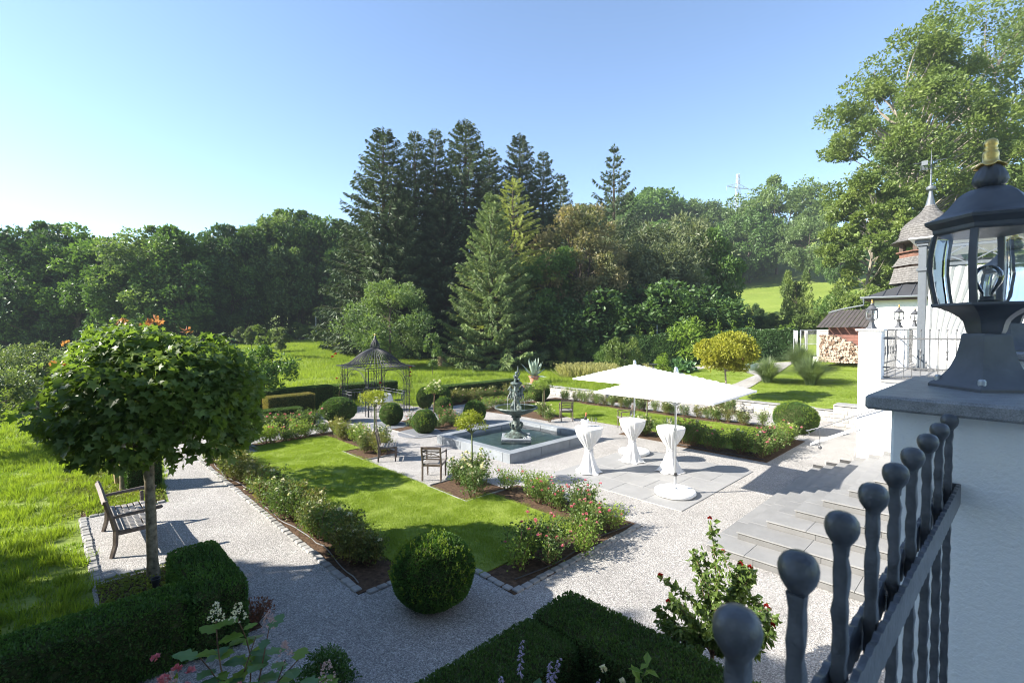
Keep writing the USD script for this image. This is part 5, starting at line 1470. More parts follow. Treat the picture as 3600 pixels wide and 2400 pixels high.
# ------------------------------------------------------------------ teak chairs and bench
def teak_chair(label, x, y, rot, arms=True):
    c = thing('garden_chair', label, 'chair', (x, y, 0.0), rot, 'weathered wooden garden chairs round the fountain')
    w, d, sh = 0.25, 0.235, 0.41
    for s in (-1, 1):
        obj('rear_leg', MB().bar((s * (w - 0.02), -d, 0), (s * (w - 0.02), -d + 0.02, sh), 0.042, 0.042, (0, 1, 0), 0.006).bar((s * (w - 0.02), -d + 0.02, sh - 0.01), (s * (w - 0.02), -d - 0.07, 0.85), 0.042, 0.036, (0, 1, 0), 0.006), 'teak', c)
        v, f = lathe([(0.013, 0.0), (0.018, 0.06), (0.022, 0.10), (0.015, 0.12), (0.022, 0.14), (0.024, 0.30), (0.026, sh)], 10)
        obj('front_leg', (v + (s * (w - 0.02), d, 0), f), 'teak', c, smooth=40)
        obj('side_rail', MB().bar((s * (w - 0.02), -d + 0.02, sh - 0.03), (s * (w - 0.02), d, sh - 0.03), 0.024, 0.055, ch=0.004), 'teak', c)
        if arms:
            pts = [(s * (w - 0.01), -d - 0.035, 0.70), (s * w, -0.08, 0.685), (s * (w + 0.01), 0.10, 0.66), (s * (w + 0.01), 0.20, 0.67), (s * (w + 0.005), 0.25, 0.64), (s * w, 0.235, 0.60)]
            obj('armrest', MB().tube(pts, [0.016, 0.019, 0.021, 0.021, 0.019, 0.016], 8), 'teak', c, smooth=True)
            v, f = lathe([(0.016, sh - 0.01), (0.022, 0.45), (0.014, 0.475), (0.021, 0.50), (0.016, 0.55), (0.022, 0.58), (0.016, 0.61)], 10)
            obj('arm_post', (v + (s * w, d - 0.01, 0), f), 'teak', c, smooth=40)
    for yy in (-d + 0.02, d):
        obj('cross_rail', MB().bar((-w + 0.03, yy, sh - 0.03), (w - 0.03, yy, sh - 0.03), 0.024, 0.055, ch=0.004), 'teak', c)
    for k in range(6):
        y0 = -d + 0.05 + k * 0.081
        obj('seat_slat', MB().box((-w + 0.005, y0, sh - 0.002 - 0.012 * math.sin(k / 5 * math.pi)), (w - 0.005, y0 + 0.068, sh + 0.016 - 0.012 * math.sin(k / 5 * math.pi)), 0.004), 'teak_grey', c)

    def back(z, h, t=0.02):
        yy = -d + 0.02 - 0.09 * (z - sh) / 0.44
        return MB().bar((-w + 0.035, yy, z), (w - 0.035, yy, z), t, h, ch=0.004)
    obj('top_rail', back(0.815, 0.07, 0.026), 'teak', c)
    for z, h in ((0.735, 0.028), (0.60, 0.028), (0.54, 0.028)):
        obj('back_slat', back(z, h), 'teak', c)
    mb = MB()
    yy = -d + 0.02 - 0.09 * (0.668 - sh) / 0.44
    for s in (-1, 1):
        mb.tube([(s * 0.20, yy, 0.715), (s * 0.12, yy, 0.69), (s * 0.05, yy, 0.672), (0, yy, 0.668)], 0.010, 6)
        mb.tube([(s * 0.20, yy, 0.625), (s * 0.12, yy, 0.645), (s * 0.05, yy, 0.664), (0, yy, 0.668)], 0.010, 6)
    mb.ball((0, yy, 0.668), (0.03, 0.012, 0.03), 2)
    obj('carved_splat', mb, 'teak', c, smooth=True)
    return c


teak_chair('dark wooden armchair seen from behind at the near left corner of the basin', -1.93, 11.9, -6)
teak_chair('dark wooden chair without armrests, turned sideways beside the white rose bed', -3.53, 13.62, -80, arms=False)
teak_chair('dark wooden armchair seen from behind beyond the basin, left of the tables', 2.2, 19.52, 1)
teak_chair('wooden armchair mostly hidden behind the farthest bar table', 4.22, 17.85, 92)


def teak_bench(label, loc, rot, L=1.5):
    c = thing('garden_bench', label, 'bench', loc, rot)
    w, d, sh = L / 2, 0.26, 0.43
    for s in (-1, 1):
        x = s * (w - 0.03)
        obj('rear_leg', MB().tube([(x, -d - 0.05, 0), (x, -d, 0.2), (x, -d + 0.01, sh), (x, -d - 0.04, 0.65), (x, -d - 0.12, 0.94)], [0.034, 0.036, 0.038, 0.034, 0.030], 4), 'teak', c)
        obj('front_leg', MB().bar((x, d, 0), (x, d, 0.62), 0.055, 0.055, (0, 1, 0), 0.006), 'teak', c)
        obj('armrest', MB().tube([(x, -d - 0.04, 0.655), (x, -0.05, 0.665), (x, d - 0.02, 0.675), (x, d + 0.09, 0.68), (x, d + 0.11, 0.665)], [0.027, 0.030, 0.034, 0.034, 0.024], 6), 'teak', c, smooth=40)
        obj('side_rail', MB().bar((x, -d, sh - 0.045), (x, d, sh - 0.045), 0.03, 0.07, ch=0.005), 'teak', c)
    obj('front_rail', MB().bar((-w + 0.05, d, sh - 0.045), (w - 0.05, d, sh - 0.045), 0.03, 0.075, ch=0.005), 'teak', c)
    obj('rear_rail', MB().bar((-w + 0.05, -d + 0.01, sh - 0.045), (w - 0.05, -d + 0.01, sh - 0.045), 0.03, 0.075, ch=0.005), 'teak', c)
    for k in range(6):
        y0 = -d + 0.035 + k * 0.089
        dz = -0.018 * math.sin(k / 5 * math.pi)
        obj('seat_slat', MB().box((-w + 0.02, y0, sh - 0.01 + dz), (w - 0.02, y0 + 0.070, sh + 0.012 + dz), 0.005), 'teak_grey', c)
    obj('top_rail', MB().tube([(-w + 0.03, -d - 0.115, 0.90), (-w * 0.5, -d - 0.12, 0.93), (0, -d - 0.122, 0.95), (w * 0.5, -d - 0.12, 0.93), (w - 0.03, -d - 0.115, 0.90)], 0.042, 4), 'teak', c)
    obj('back_rail', MB().bar((-w + 0.05, -d - 0.01, sh + 0.10), (w - 0.05, -d - 0.01, sh + 0.10), 0.025, 0.05, ch=0.004), 'teak', c)
    n = 17
    for k in range(n):
        x = -w + 0.1 + (L - 0.2) * k / (n - 1)
        obj('back_slat', MB().bar((x, -d - 0.012, sh + 0.12), (x, -d - 0.115, 0.915), 0.034, 0.014, (0, 1, 0), 0.003), 'teak', c)
    return c


teak_bench('weathered wooden garden bench with slatted back in the gravel bay behind the maple trunk', W(1.06, 10.75), THD - 90, 1.5)

# ------------------------------------------------------------------ wrought iron gazebo
gz = gthing('gazebo', 'wrought iron garden gazebo with bell shaped lattice roof and small gilded ball', 'gazebo', 10.71, 19.79)
A_, B_, HE = 0.98, 1.22, 2.03
for sx in (-1, 1):
    for sy in (-1, 1):
        cx, cy = sx * A_, sy * B_
        mb = MB().tube([(cx, cy, 0), (cx, cy, HE)], 0.024, 6)
        mb.tube([(cx - sx * 0.26, cy, 0), (cx - sx * 0.26, cy, HE)], 0.016, 5)
        mb.tube([(cx, cy - sy * 0.26, 0), (cx, cy - sy * 0.26, HE)], 0.016, 5)
        mb.tube([(cx - sx * 0.13, cy, 0), (cx - sx * 0.13, cy, HE * 0.92)], 0.008, 5)
        mb.tube([(cx, cy - sy * 0.13, 0), (cx, cy - sy * 0.13, HE * 0.92)], 0.008, 5)
        for z in (0.35, 0.75, 1.25, 1.6):
            mb.tube([(cx - sx * 0.26, cy, z), (cx, cy, z), (cx, cy - sy * 0.26, z)], 0.009, 5)
        obj('lattice_post', mb, 'black_iron', gz)
for ax in (0, 1):
    for s in (-1, 1):
        H_ = B_ if ax == 0 else A_
        E_ = A_ if ax == 0 else B_

        def q(t, z):
            return (s * E_, t, z) if ax == 0 else (t, s * E_, z)
        mb = MB()
        for z in (HE, HE - 0.09):
            mb.tube([q(-H_, z), q(H_, z)], 0.014, 6)
        obj('eave_rail', mb, 'black_iron', gz)
        mb = MB()
        w = H_ - 0.26
        mb.tube([q(w * math.cos(a), 1.25 + 0.68 * math.sin(a)) for a in np.linspace(0, math.pi, 24)], 0.011, 5)
        w2 = w + 0.12
        mb.tube([q(w2 * math.cos(a), 1.25 + 0.72 * math.sin(a)) for a in np.linspace(0, math.pi, 24)], 0.008, 5)
        obj('arch', mb, 'black_iron', gz, smooth=True)
roofp = [(1.18, 0.0), (1.02, 0.05), (0.89, 0.13), (0.80, 0.23), (0.72, 0.35), (0.635, 0.46), (0.53, 0.57), (0.41, 0.66), (0.28, 0.73), (0.17, 0.765)]
top = [(0.16, 0.77), (0.19, 0.83), (0.195, 0.89), (0.17, 0.97), (0.12, 1.07), (0.07, 1.16), (0.035, 1.24), (0.015, 1.32)]


def squircle(a, k):
    """roof plan: square at the eaves, round towards the top"""
    c, s = math.cos(a), math.sin(a)
    m = 1 / max(abs(c), abs(s))
    m = 1 + (m - 1) * k
    return c * m, s * m


for i in range(44):
    a = i / 44 * 2 * math.pi
    pts = []
    for r, z in roofp:
        k = np.clip((r - 0.3) / 0.8, 0, 1) ** 0.8
        c, s = squircle(a, k)
        pts.append((r * c * (1 + 0.0 * k), r * s * (1 + 0.18 * k), HE + 0.02 + z))
    obj('roof_bar', MB().tube(pts, 0.017, 5), 'black_iron', gz, smooth=True)
for i in range(16):
    a = i / 16 * 2 * math.pi
    obj('lantern_bar', MB().tube([(r * math.cos(a), r * math.sin(a), HE + 0.02 + z) for r, z in top], 0.014, 5), 'black_iron', gz, smooth=True)
for r, z, k in ((1.18, 0.0, 1.0), (0.80, 0.15, 0.6), (0.17, 0.755, 0.0), (0.19, 0.80, 0.0)):
    pts = [(r * squircle(a, k)[0], r * squircle(a, k)[1] * (1 + 0.18 * k), HE + 0.02 + z) for a in np.linspace(0, 2 * math.pi, 49)]
    obj('roof_ring', MB().tube(pts, 0.018, 5), 'black_iron', gz)
obj('gilded_ball', MB().ball((0, 0, HE + 1.41), 0.055, 2), 'gold', gz, smooth=True)
obj('finial_stem', MB().lathe([(0.02, HE + 1.30), (0.03, HE + 1.335), (0.012, HE + 1.37)], 10), 'iron', gz)
mb = MB()
for (x0, y0, x1, y1) in ((-A_, B_, A_, B_), (A_, -B_ + 0.3, A_, B_), (-A_, 0.3, -A_, B_)):
    for z in (0.9, 0.78, 0.1):
        mb.tube([(x0, y0, z), (x1, y1, z)], 0.010, 5)
    n = int(math.hypot(x1 - x0, y1 - y0) / 0.13)
    for i in range(n):
        t = (i + 0.5) / n
        mb.tube([(x0 + (x1 - x0) * t, y0 + (y1 - y0) * t, 0.02), (x0 + (x1 - x0) * t, y0 + (y1 - y0) * t, 0.78)], 0.006, 4)
obj('balustrade', mb, 'iron_worn', gz)

gp_ = W(11.1, 19.75)
bt = thing('bistro_table', 'small round table under a white cloth inside the gazebo', 'table', (gp_[0] - 0.05, gp_[1], 0.0))
n = 72
a = np.arange(n) / n * 2 * math.pi
V = []
for r, z, wv in [(0.0, 0.742, 0), (0.36, 0.742, 0), (0.375, 0.735, 0), (0.38, 0.70, 0.01), (0.395, 0.55, 0.03), (0.41, 0.42, 0.045)]:
    rr = r + wv * np.sin(a * 9) + wv * 0.5 * np.sin(a * 4 + 1)
    V.append(np.stack([rr * np.cos(a), rr * np.sin(a), np.full(n, z)], 1))
i, j = np.meshgrid(np.arange(5), np.arange(n), indexing='ij')
A, B = i * n + j, i * n + (j + 1) % n
obj('tablecloth', MB().add(np.vstack(V), np.stack([A, A + n, B + n, B], -1).reshape(-1, 4)), 'white_cloth', bt, smooth=40)
mb = MB().tube([(0, 0, 0.25), (0, 0, 0.735)], 0.022, 8)
for k in range(3):
    q = k * 2.094 + 0.4
    mb.tube([(0, 0, 0.32), (0.15 * math.cos(q), 0.15 * math.sin(q), 0.22), (0.30 * math.cos(q), 0.30 * math.sin(q), 0.02)], 0.016, 6)
obj('table_foot', mb, 'iron', bt)
simple('green_iron', (0.03, 0.06, 0.055), 0.4, metal=0.2)


def bistro_chair(label, x, y, rot):
    c = thing('iron_chair', label, 'chair', (x, y, 0), rot, 'cast iron chairs in the gazebo')
    obj('seat', MB().lathe([(0.0, 0.445), (0.19, 0.45), (0.205, 0.44), (0.19, 0.425), (0.0, 0.42)], 24), 'green_iron', c, smooth=40)
    for k, (sx, sy) in enumerate(((-1, -1), (1, -1), (1, 1), (-1, 1))):
        obj('leg', MB().tube([(sx * 0.11, sy * 0.11, 0.43), (sx * 0.15, sy * 0.15, 0.28), (sx * 0.13, sy * 0.14, 0.12), (sx * 0.20, sy * 0.20, 0.0)], [0.017, 0.013, 0.011, 0.015], 6), 'green_iron', c, smooth=True)
    mb = MB()
    mb.tube([(0.17 * math.sin(t), -0.19 - 0.05 * (1 - math.cos(t)) / 2, 0.67 - 0.22 * math.cos(t)) for t in np.linspace(-0.2, 2 * math.pi - 0.2, 30)], 0.013, 6)
    for s in (-1, 0, 1):
        mb.tube([(s * 0.03, -0.19, 0.45), (s * 0.11, -0.21, 0.60), (s * 0.05, -0.22, 0.74), (0, -0.235, 0.87)], 0.009, 5)
    mb.tube([(0.06 * math.cos(t), -0.215, 0.66 + 0.08 * math.sin(t)) for t in np.linspace(0, 2 * math.pi, 16)], 0.008, 5)
    obj('pierced_backrest', mb, 'green_iron', c, smooth=True)
    return c


bistro_chair('dark green cast iron chair right of the gazebo table', gp_[0] + 0.62, gp_[1] + 0.25, 75)
bistro_chair('cast iron chair left of the gazebo table, its legs showing behind the small golden standard', gp_[0] - 0.70, gp_[1] - 0.45, -60)

# ------------------------------------------------------------------ plants
ORD = ['first', 'second', 'third', 'fourth', 'fifth', 'sixth', 'seventh', 'eighth', 'ninth', 'tenth', 'eleventh', 'twelfth', 'thirteenth', 'fourteenth', 'fifteenth', 'sixteenth', 'seventeenth', 'eighteenth', 'nineteenth', 'twentieth',
       'twenty-first', 'twenty-second', 'twenty-third', 'twenty-fourth', 'twenty-fifth', 'twenty-sixth', 'twenty-seventh', 'twenty-eighth', 'twenty-ninth', 'thirtieth']


def rdir(rng, n, lo=-0.4):
    z = rng.uniform(lo, 1, n)
    a = rng.uniform(0, 2 * math.pi, n)
    r = np.sqrt(1 - z * z)
    return np.stack([r * np.cos(a), r * np.sin(a), z], 1)


def limb(mb, a, b, r0, r1, rng, bend=0.12, n=6, sag=0.0, seg=5):
    a, b = np.asarray(a, float), np.asarray(b, float)
    L = np.linalg.norm(b - a)
    t = np.linspace(0, 1, n)[:, None]
    off = rng.normal(0, bend * L * 0.5, 3) * np.array([1, 1, 0.4])
    p = a + (b - a) * t + off * np.sin(t * math.pi) + np.array([0, 0, -sag * L]) * (t * (1 - t) * 4)
    mb.tube(p, r0 + (r1 - r0) * t[:, 0], seg)
    return p


def clumped(rng, C, R, n, L, wd, flat=0.8, out=0.7, droop=0.0, shell=0.35):
    """leaves gathered in clumps: centres C, radii R, n leaves each"""
    k = len(C)
    ci = np.repeat(np.arange(k), n)
    dr = rdir(rng, k * n, -0.75)
    rad = R[ci] * (1 - shell * rng.random(k * n) ** 1.2)
    bump = 0.78 + 0.44 * rng.random(k * n)
    p = C[ci] + dr * (rad * bump)[:, None] * np.array([1, 1, flat])
    d = dr * out + rng.normal(0, 0.6, (k * n, 3))
    d[:, 2] -= droop
    s = rng.normal(0, 1, (k * n, 3)) + np.cross(dr, rng.normal(0, 1, (k * n, 3)))
    return leafmesh(p, d, s, L * rng.uniform(0.6, 1.35, k * n), wd)


def broadleaf(seed, h, r, th, nc, nl, L, wd=0.6, rc=0.34, top=1.0, taper=0.0, flat=0.8, gaps=0.0, r0=None, fork=1, droop=0.0, low=0.5):
    """a broadleaved tree: trunk with limbs, and a crown of leaf clumps"""
    rng = np.random.default_rng(seed)
    zc, hz = th + (h - th) * 0.5, (h - th) * 0.5
    C = []
    while len(C) < nc:
        d = rdir(rng, 1, -0.95)[0]
        q = rng.uniform(0.35, 1.0) ** 0.5
        p = d * q
        w = 1 - taper * np.clip(p[2], 0, 1) - (1 - low) * np.clip(-p[2], 0, 1) ** 2
        lob = 0.78 + 0.44 * meshkit.noise(np.array([d * 1.7 + seed * 3.1]), seed)[0]
        c = np.array([p[0] * r * w * lob, p[1] * r * w * lob, zc + p[2] * hz * (0.86 + 0.14 * lob)])
        if gaps and meshkit.noise(np.array([c * 0.45 + seed]), seed + 1)[0] < gaps:
            if rng.random() < 0.8:
                continue
        C.append(c)
    C = np.array(C)
    R = r * rc * rng.uniform(0.6, 1.2, nc)
    R = np.minimum(R, np.maximum(0.12 * r, h - C[:, 2] + 0.05))
    crown = clumped(rng, C, R, nl, L, wd, flat, droop=droop)
    mb = MB()
    r0 = r0 or h * 0.018
    lean = rng.normal(0, 0.02 * h, 2)
    fz = th + (h - th) * 0.25
    tips = [np.array([lean[0], lean[1], th + (h - th) * 0.72])] if fork == 1 else [np.array([r * 0.3 * math.cos(a), r * 0.3 * math.sin(a), th + (h - th) * rng.uniform(0.62, 0.8)]) for a in np.arange(fork) * 2 * math.pi / fork + rng.uniform(0, 6)]
    if fork == 1:
        spines = [limb(mb, (0, 0, -0.15), tips[0], r0, r0 * 0.25, rng, 0.04, 9, seg=8)]
    else:
        base = limb(mb, (0, 0, -0.15), (lean[0] * 0.4, lean[1] * 0.4, fz * 0.8), r0, r0 * 0.75, rng, 0.03, 6, seg=8)
        spines = [limb(mb, base[-1] - (0, 0, 0.1 * r0), t, r0 * 0.6, r0 * 0.15, rng, 0.10, 8, seg=6) for t in tips]
    S = np.vstack(spines)
    for c in C[rng.permutation(nc)[:max(8, nc // 2)]]:
        below = S[S[:, 2] < c[2] - 0.12 * (h - th)]
        if len(below) == 0:
            below = S[:2]
        a = below[np.argmin(np.linalg.norm(below - c, axis=1))]
        limb(mb, a, c, r0 * 0.26, r0 * 0.06, rng, 0.14, 5, seg=4)
    return mb, crown


def spruce(seed, h, r, nw=26, nb=9, cards=34, L=0.5, z0=0.03, droop=0.35, power=0.68, up=0.25, thin=1.0):
    """a spruce: whorls of drooping boughs hung with twigs"""
    rng = np.random.default_rng(seed)
    P, Dv, Sv, Ls = [], [], [], []
    tr = MB().tube([(0, 0, -0.2), (0, 0, h * 0.5), (0, 0, h * 0.99)], [h * 0.017, h * 0.010, 0.02], 7)
    for w in range(nw):
        t = (w + rng.uniform(-0.3, 0.3)) / nw
        t = np.clip(t, 0, 0.985)
        z = h * (z0 + (1 - z0) * t)
        rad = r * (1 - t) ** power * rng.uniform(0.86, 1.12) + 0.03 * r
        n = max(4, int(round(nb * (1 - 0.45 * t))))
        a0 = rng.uniform(0, 6.28)
        for b in range(n):
            a = a0 + b * 6.2832 / n + rng.normal(0, 0.16)
            l = rad * rng.uniform(0.72, 1.15)
            c = np.array([math.cos(a), math.sin(a), 0])
            dz0 = 0.30 * t - droop * (1 - t) * rng.uniform(0.7, 1.3)
            q = np.linspace(0, 1, 5)
            pts = np.array([c * l * x + np.array([0, 0, z + l * (dz0 * x + up * x ** 2.6)]) for x in q])
            if l > 0.25 * r:
                tr.tube(pts, np.linspace(0.012 * l + 0.01, 0.006, 5), 3, False)
            m = max(6, int(cards * (0.25 + 0.75 * l / r) * thin))
            x = rng.uniform(0.12, 1.0, m) ** 0.75
            base = np.stack([np.interp(x, q, pts[:, k]) for k in range(3)], 1)
            side = np.cross(c, (0, 0, 1))
            sp = (1 - x) * 0.5 + 0.28
            sgn = rng.choice([-1, 1], m)
            hang = rng.random(m) ** 0.7
            d = c * 0.55 + side * (sgn * rng.uniform(0.2, 1.0, m))[:, None] + np.array([0, 0, -1.0]) * (0.15 + 0.95 * hang * (1 - 0.6 * t))[:, None] + rng.normal(0, 0.16, (m, 3))
            base = base + side * (sgn * rng.uniform(0, 0.16, m) * l * sp)[:, None]
            P.append(base)
            Dv.append(d)
            Sv.append(rng.normal(0, 1, (m, 3)))
            Ls.append(L * (0.65 + 0.5 * (1 - t)) * rng.uniform(0.6, 1.2, m))
    # leader
    m = 26
    P.append(np.column_stack([np.zeros(m), np.zeros(m), h * rng.uniform(0.93, 1.0, m)]))
    Dv.append(rdir(rng, m, -0.3) + (0, 0, 0.5))
    Sv.append(rng.normal(0, 1, (m, 3)))
    Ls.append(np.full(m, L * 0.6))
    return tr, leafmesh(np.vstack(P), np.vstack(Dv), np.vstack(Sv), np.concatenate(Ls), 0.30, 0.2)


def plant(name, label, cat, parts, loc, rotz=0, group=None, scale=None):
    t = thing(name, label, cat, loc, rotz, group, scale)
    for nm, m, mt in parts:
        obj(nm, m, mt, t)
    return t


def gpt(px, py, dep, dz=0.0):
    p = D(px, py, dep)
    return np.array([p[0], p[1], ground(p[0], p[1]) + dz])


def fit(px, ytop, dep, sink=0.1):
    """standing place and height of a tree whose top is seen at (px, ytop) from dep metres away"""
    p = D(px, ytop, dep)
    z = ground(p[0], p[1]) - sink
    return np.array([p[0], p[1], z]), p[2] - z


PROTO = {}


def stand(kind, label, px, ytop, dep, rnd, group=None, width=1.0, cat='tree', name=None):
    """another tree of a kind, scaled to reach the height seen; kind: (builder, unit height, materials)"""
    loc, hh = fit(px, ytop, dep)
    nm, build, uh, bm, lm = KINDS[kind]
    s = hh / uh
    sc = (s * width, s * width, s)
    rot = float(np.random.default_rng(rnd).uniform(0, 360))
    if kind not in PROTO:
        tr, cr = build()
        PROTO[kind] = plant(nm, label, cat, [('trunk', tr, bm), ('crown', cr, lm)], loc, rot, group, sc)
        return PROTO[kind]
    return dup(PROTO[kind], label, loc, rot, sc, group)


KINDS = {
    'beech': ('woodland_tree', lambda: broadleaf(1, 14, 4.2, 0.6, 70, 230, 0.36, rc=0.30, low=0.8), 14, 'bark', 'dark_leaf'),
    'beech2': ('woodland_tree', lambda: broadleaf(2, 14, 3.8, 0.8, 64, 230, 0.34, rc=0.30, taper=0.25, low=0.75), 14, 'bark', 'tree_leaf'),
    'open': ('woodland_tree', lambda: broadleaf(3, 15, 3.6, 2.5, 54, 200, 0.34, rc=0.27, gaps=0.42, low=0.6, fork=3), 15, 'bark', 'tree_leaf'),
    'pale': ('woodland_tree', lambda: broadleaf(4, 15, 4.0, 1.2, 66, 220, 0.36, rc=0.28, gaps=0.3, low=0.7), 15, 'bark', 'tree_pale'),
    'walnut': ('walnut_tree', lambda: broadleaf(5, 18, 8.5, 2.6, 95, 230, 0.55, rc=0.24, gaps=0.36, low=0.8, fork=3), 18, 'bark', 'tree_pale'),
    'hill': ('hill_tree', lambda: broadleaf(6, 15, 6.5, 0.8, 80, 190, 0.55, rc=0.27, low=0.85), 15, 'bark', 'tree_leaf'),
    'spruce': ('spruce_tree', lambda: spruce(11, 21, 4.9, 46, 14, 105, 0.46), 21, 'bark', 'spruce_needle'),
    'spruce_slim': ('spruce_tree', lambda: spruce(12, 21, 3.9, 46, 13, 90, 0.44, power=0.62), 21, 'bark', 'spruce_needle'),
    'lone': ('spruce_tree', lambda: spruce(13, 22, 7.0, 24, 9, 130, 0.55, power=0.95, droop=0.3, up=0.45), 22, 'bark', 'spruce_needle'),
    'willow': ('willow_bush', lambda: broadleaf(14, 9, 3.6, 0.5, 60, 240, 0.36, wd=0.32, rc=0.27, low=0.85, fork=3), 9, 'bark', 'willow_leaf'),
    'hornbeam': ('hornbeam_tree', lambda: broadleaf(15, 9, 3.6, 0.5, 62, 220, 0.34, rc=0.26, taper=0.7, low=0.9), 9, 'bark', 'tree_leaf'),
    'shrub': ('wild_shrub', lambda: broadleaf(16, 3.0, 1.7, 0.1, 34, 190, 0.17, rc=0.30, low=0.95), 3, 'bark', 'tree_leaf'),
    'shrub_dark': ('wild_shrub', lambda: broadleaf(17, 3.0, 1.7, 0.1, 34, 190, 0.17, rc=0.30, low=0.95), 3, 'bark', 'dark_leaf'),
    'shrub_pale': ('wild_shrub', lambda: broadleaf(18, 3.0, 1.7, 0.1, 34, 190, 0.17, rc=0.30, low=0.95, gaps=0.3), 3, 'bark', 'ash_leaf'),
    'sapling': ('young_fruit_tree', lambda: broadleaf(19, 2.6, 0.75, 0.75, 24, 120, 0.17, rc=0.28, gaps=0.25, r0=0.03, taper=0.3), 2.6, 'bark', 'apple_leaf'),
    'sapling2': ('young_fruit_tree', lambda: broadleaf(20, 2.6, 0.8, 0.7, 22, 120, 0.17, rc=0.28, gaps=0.25, r0=0.03, taper=-0.3), 2.6, 'bark', 'ash_leaf'),
    'apple': ('apple_tree', lambda: broadleaf(22, 3.0, 1.5, 0.8, 46, 170, 0.10, rc=0.28, gaps=0.2, r0=0.07, low=0.7, fork=3), 3.0, 'bark', 'apple_leaf'),
}

# the woodland on the left
k = 0
WOOD = [(-90, 815, 55, 'beech', 1.0), (42, 822, 55, 'beech2', 1.1), (150, 783, 55, 'beech', 1.0), (262, 790, 55, 'open', 1.05), (352, 832, 53, 'beech2', 1.0), (430, 878, 58, 'beech', 1.0), (521, 803, 53, 'pale', 1.1), (632, 797, 53, 'beech2', 1.15), (700, 862, 60, 'open', 0.9), (740, 815, 57, 'open', 0.7),
        (800, 793, 57, 'beech', 0.9), (862, 785, 58, 'beech2', 0.9), (930, 806, 60, 'open', 0.9), (985, 745, 61, 'pale', 0.9), (1056, 742, 62, 'beech', 0.9), (1134, 756, 62, 'open', 1.0), (1216, 776, 62, 'beech2', 0.9)]
LOOK = {'beech': 'dark dense', 'beech2': 'mid green bushy', 'open': 'loose open crowned', 'pale': 'paler yellow green'}
for i, (px, yt, dep, kd, w) in enumerate(WOOD):
    stand(kd, f'{LOOK[kd]} woodland tree, {ORD[i]} from the left in the front row of the wood', px, yt, dep, i, 'trees of the wood on the left', w)
n = 0
for px in range(-140, 1330, 105):
    kd = ['beech', 'beech2', 'pale', 'open'][n % 4]
    yt = float(np.interp(px, [a[0] for a in WOOD], [a[1] for a in WOOD])) + 22 + 18 * ((n * 7) % 5) / 4
    stand(kd, f'{LOOK[kd]} woodland tree, {ORD[n]} from the left in the rear row of the wood', px, yt, 70 + (n * 5 % 7), 40 + n, 'trees of the wood on the left', 1.3)
    n += 1
rng = np.random.default_rng(61)
C = []
for px in np.arange(-160, 1300, 16):
    dep = float(np.interp(px, [-100, 0, 250, 500, 800, 1000, 1250], [53, 53.5, 54, 53.5, 57, 60.5, 61])) + rng.uniform(0.5, 5)
    p = D(px, 1200, dep)
    C.append((p[0], p[1], ground(p[0], p[1]) + rng.uniform(0.3, 1.6)))
C = np.array(C)
u_ = obj('undergrowth', MB().add(*clumped(rng, C, rng.uniform(0.9, 1.9, len(C)), 150, 0.32, 0.6)), 'dark_leaf')
tag(u_, kind='stuff')

# the spruces behind the gazebo
SP = [(1347, 452, 44, 'spruce', 1.22, 'tall dark spruce farthest left in the group, broad and reaching low over the meadow'), (1458, 462, 46, 'spruce_slim', 1.0, 'slim dark spruce, second from the left in the group'), (1529, 455, 48, 'spruce_slim', 0.95, 'narrow spruce with brown cones, third from the left in the group'),
      (1636, 424, 47, 'spruce', 1.15, 'tallest dark spruce in the middle of the group'), (1722, 520, 50, 'spruce_slim', 1.1, 'dark spruce just right of the tallest one'), (1827, 470, 50, 'spruce', 0.95, 'pointed dark spruce behind the golden larch'), (1909, 533, 52, 'spruce_slim', 0.95, 'thin dark spruce right of the golden larch'), (1972, 612, 58, 'spruce_slim', 0.9, 'small distant spruce tip right of the spruce group'),
      (1305, 760, 50, 'spruce_slim', 0.85, 'low dark spruce at the left edge of the group'), (1400, 640, 43, 'spruce', 1.1, 'shorter dark spruce in front of the left pair'), (1560, 660, 44, 'spruce', 1.1, 'dark spruce in the shade of the middle of the group')]
for i, (px, yt, dep, kd, w, lab) in enumerate(SP):
    stand(kd, lab, px, yt, dep, 70 + i, 'dark spruces behind the gazebo', w)
stand('lone', 'lone spruce with sparse layered boughs on the skyline right of the group', 2159, 510, 62, 90, None, 1.0)
rng = np.random.default_rng(5)
cn = MB()
for _ in range(0):
    pass
loc, hh = fit(1726, 672, 36.5)
tr, cr = spruce(31, hh, 4.0, 36, 14, 150, 0.32, z0=0.02, power=0.78, droop=0.28, up=0.32)
plant('spruce_tree', 'pale green spruce with feathery boughs standing alone in front of the dark group', 'tree', [('trunk', tr, 'bark'), ('crown', cr, 'spruce_pale')], loc, 40)
loc, hh = fit(1803, 616, 41)
tr, cr = spruce(32, hh, 5.6, 30, 11, 120, 0.34, power=0.75, droop=0.1, up=0.1)
plant('larch_tree', 'golden green larch rising behind the pale spruce', 'tree', [('trunk', tr, 'bark'), ('crown', cr, 'larch_needle')], loc, 10)
loc, hh = fit(2040, 690, 42)
tr, cr = broadleaf(33, hh, 4.0, 1.5, 80, 230, 0.27, rc=0.24, gaps=0.3, low=0.8, fork=3)
plant('rusty_tree', 'broadleaved tree with rust brown seed clusters right of the larch', 'tree', [('trunk', tr, 'bark'), ('crown', cr, 'rusty_leaf')], loc, 0)
loc, hh = fit(1930, 870, 39)
tr, cr = broadleaf(34, hh, 3.2, 0.4, 60, 230, 0.22, rc=0.28, low=0.95)
plant('hazel_tree', 'mid green bushy tree in front of the rusty tree and beside the pale spruce', 'tree', [('trunk', tr, 'bark'), ('crown', cr, 'tree_leaf')], loc, 0)
loc, hh = fit(1372, 990, 35)
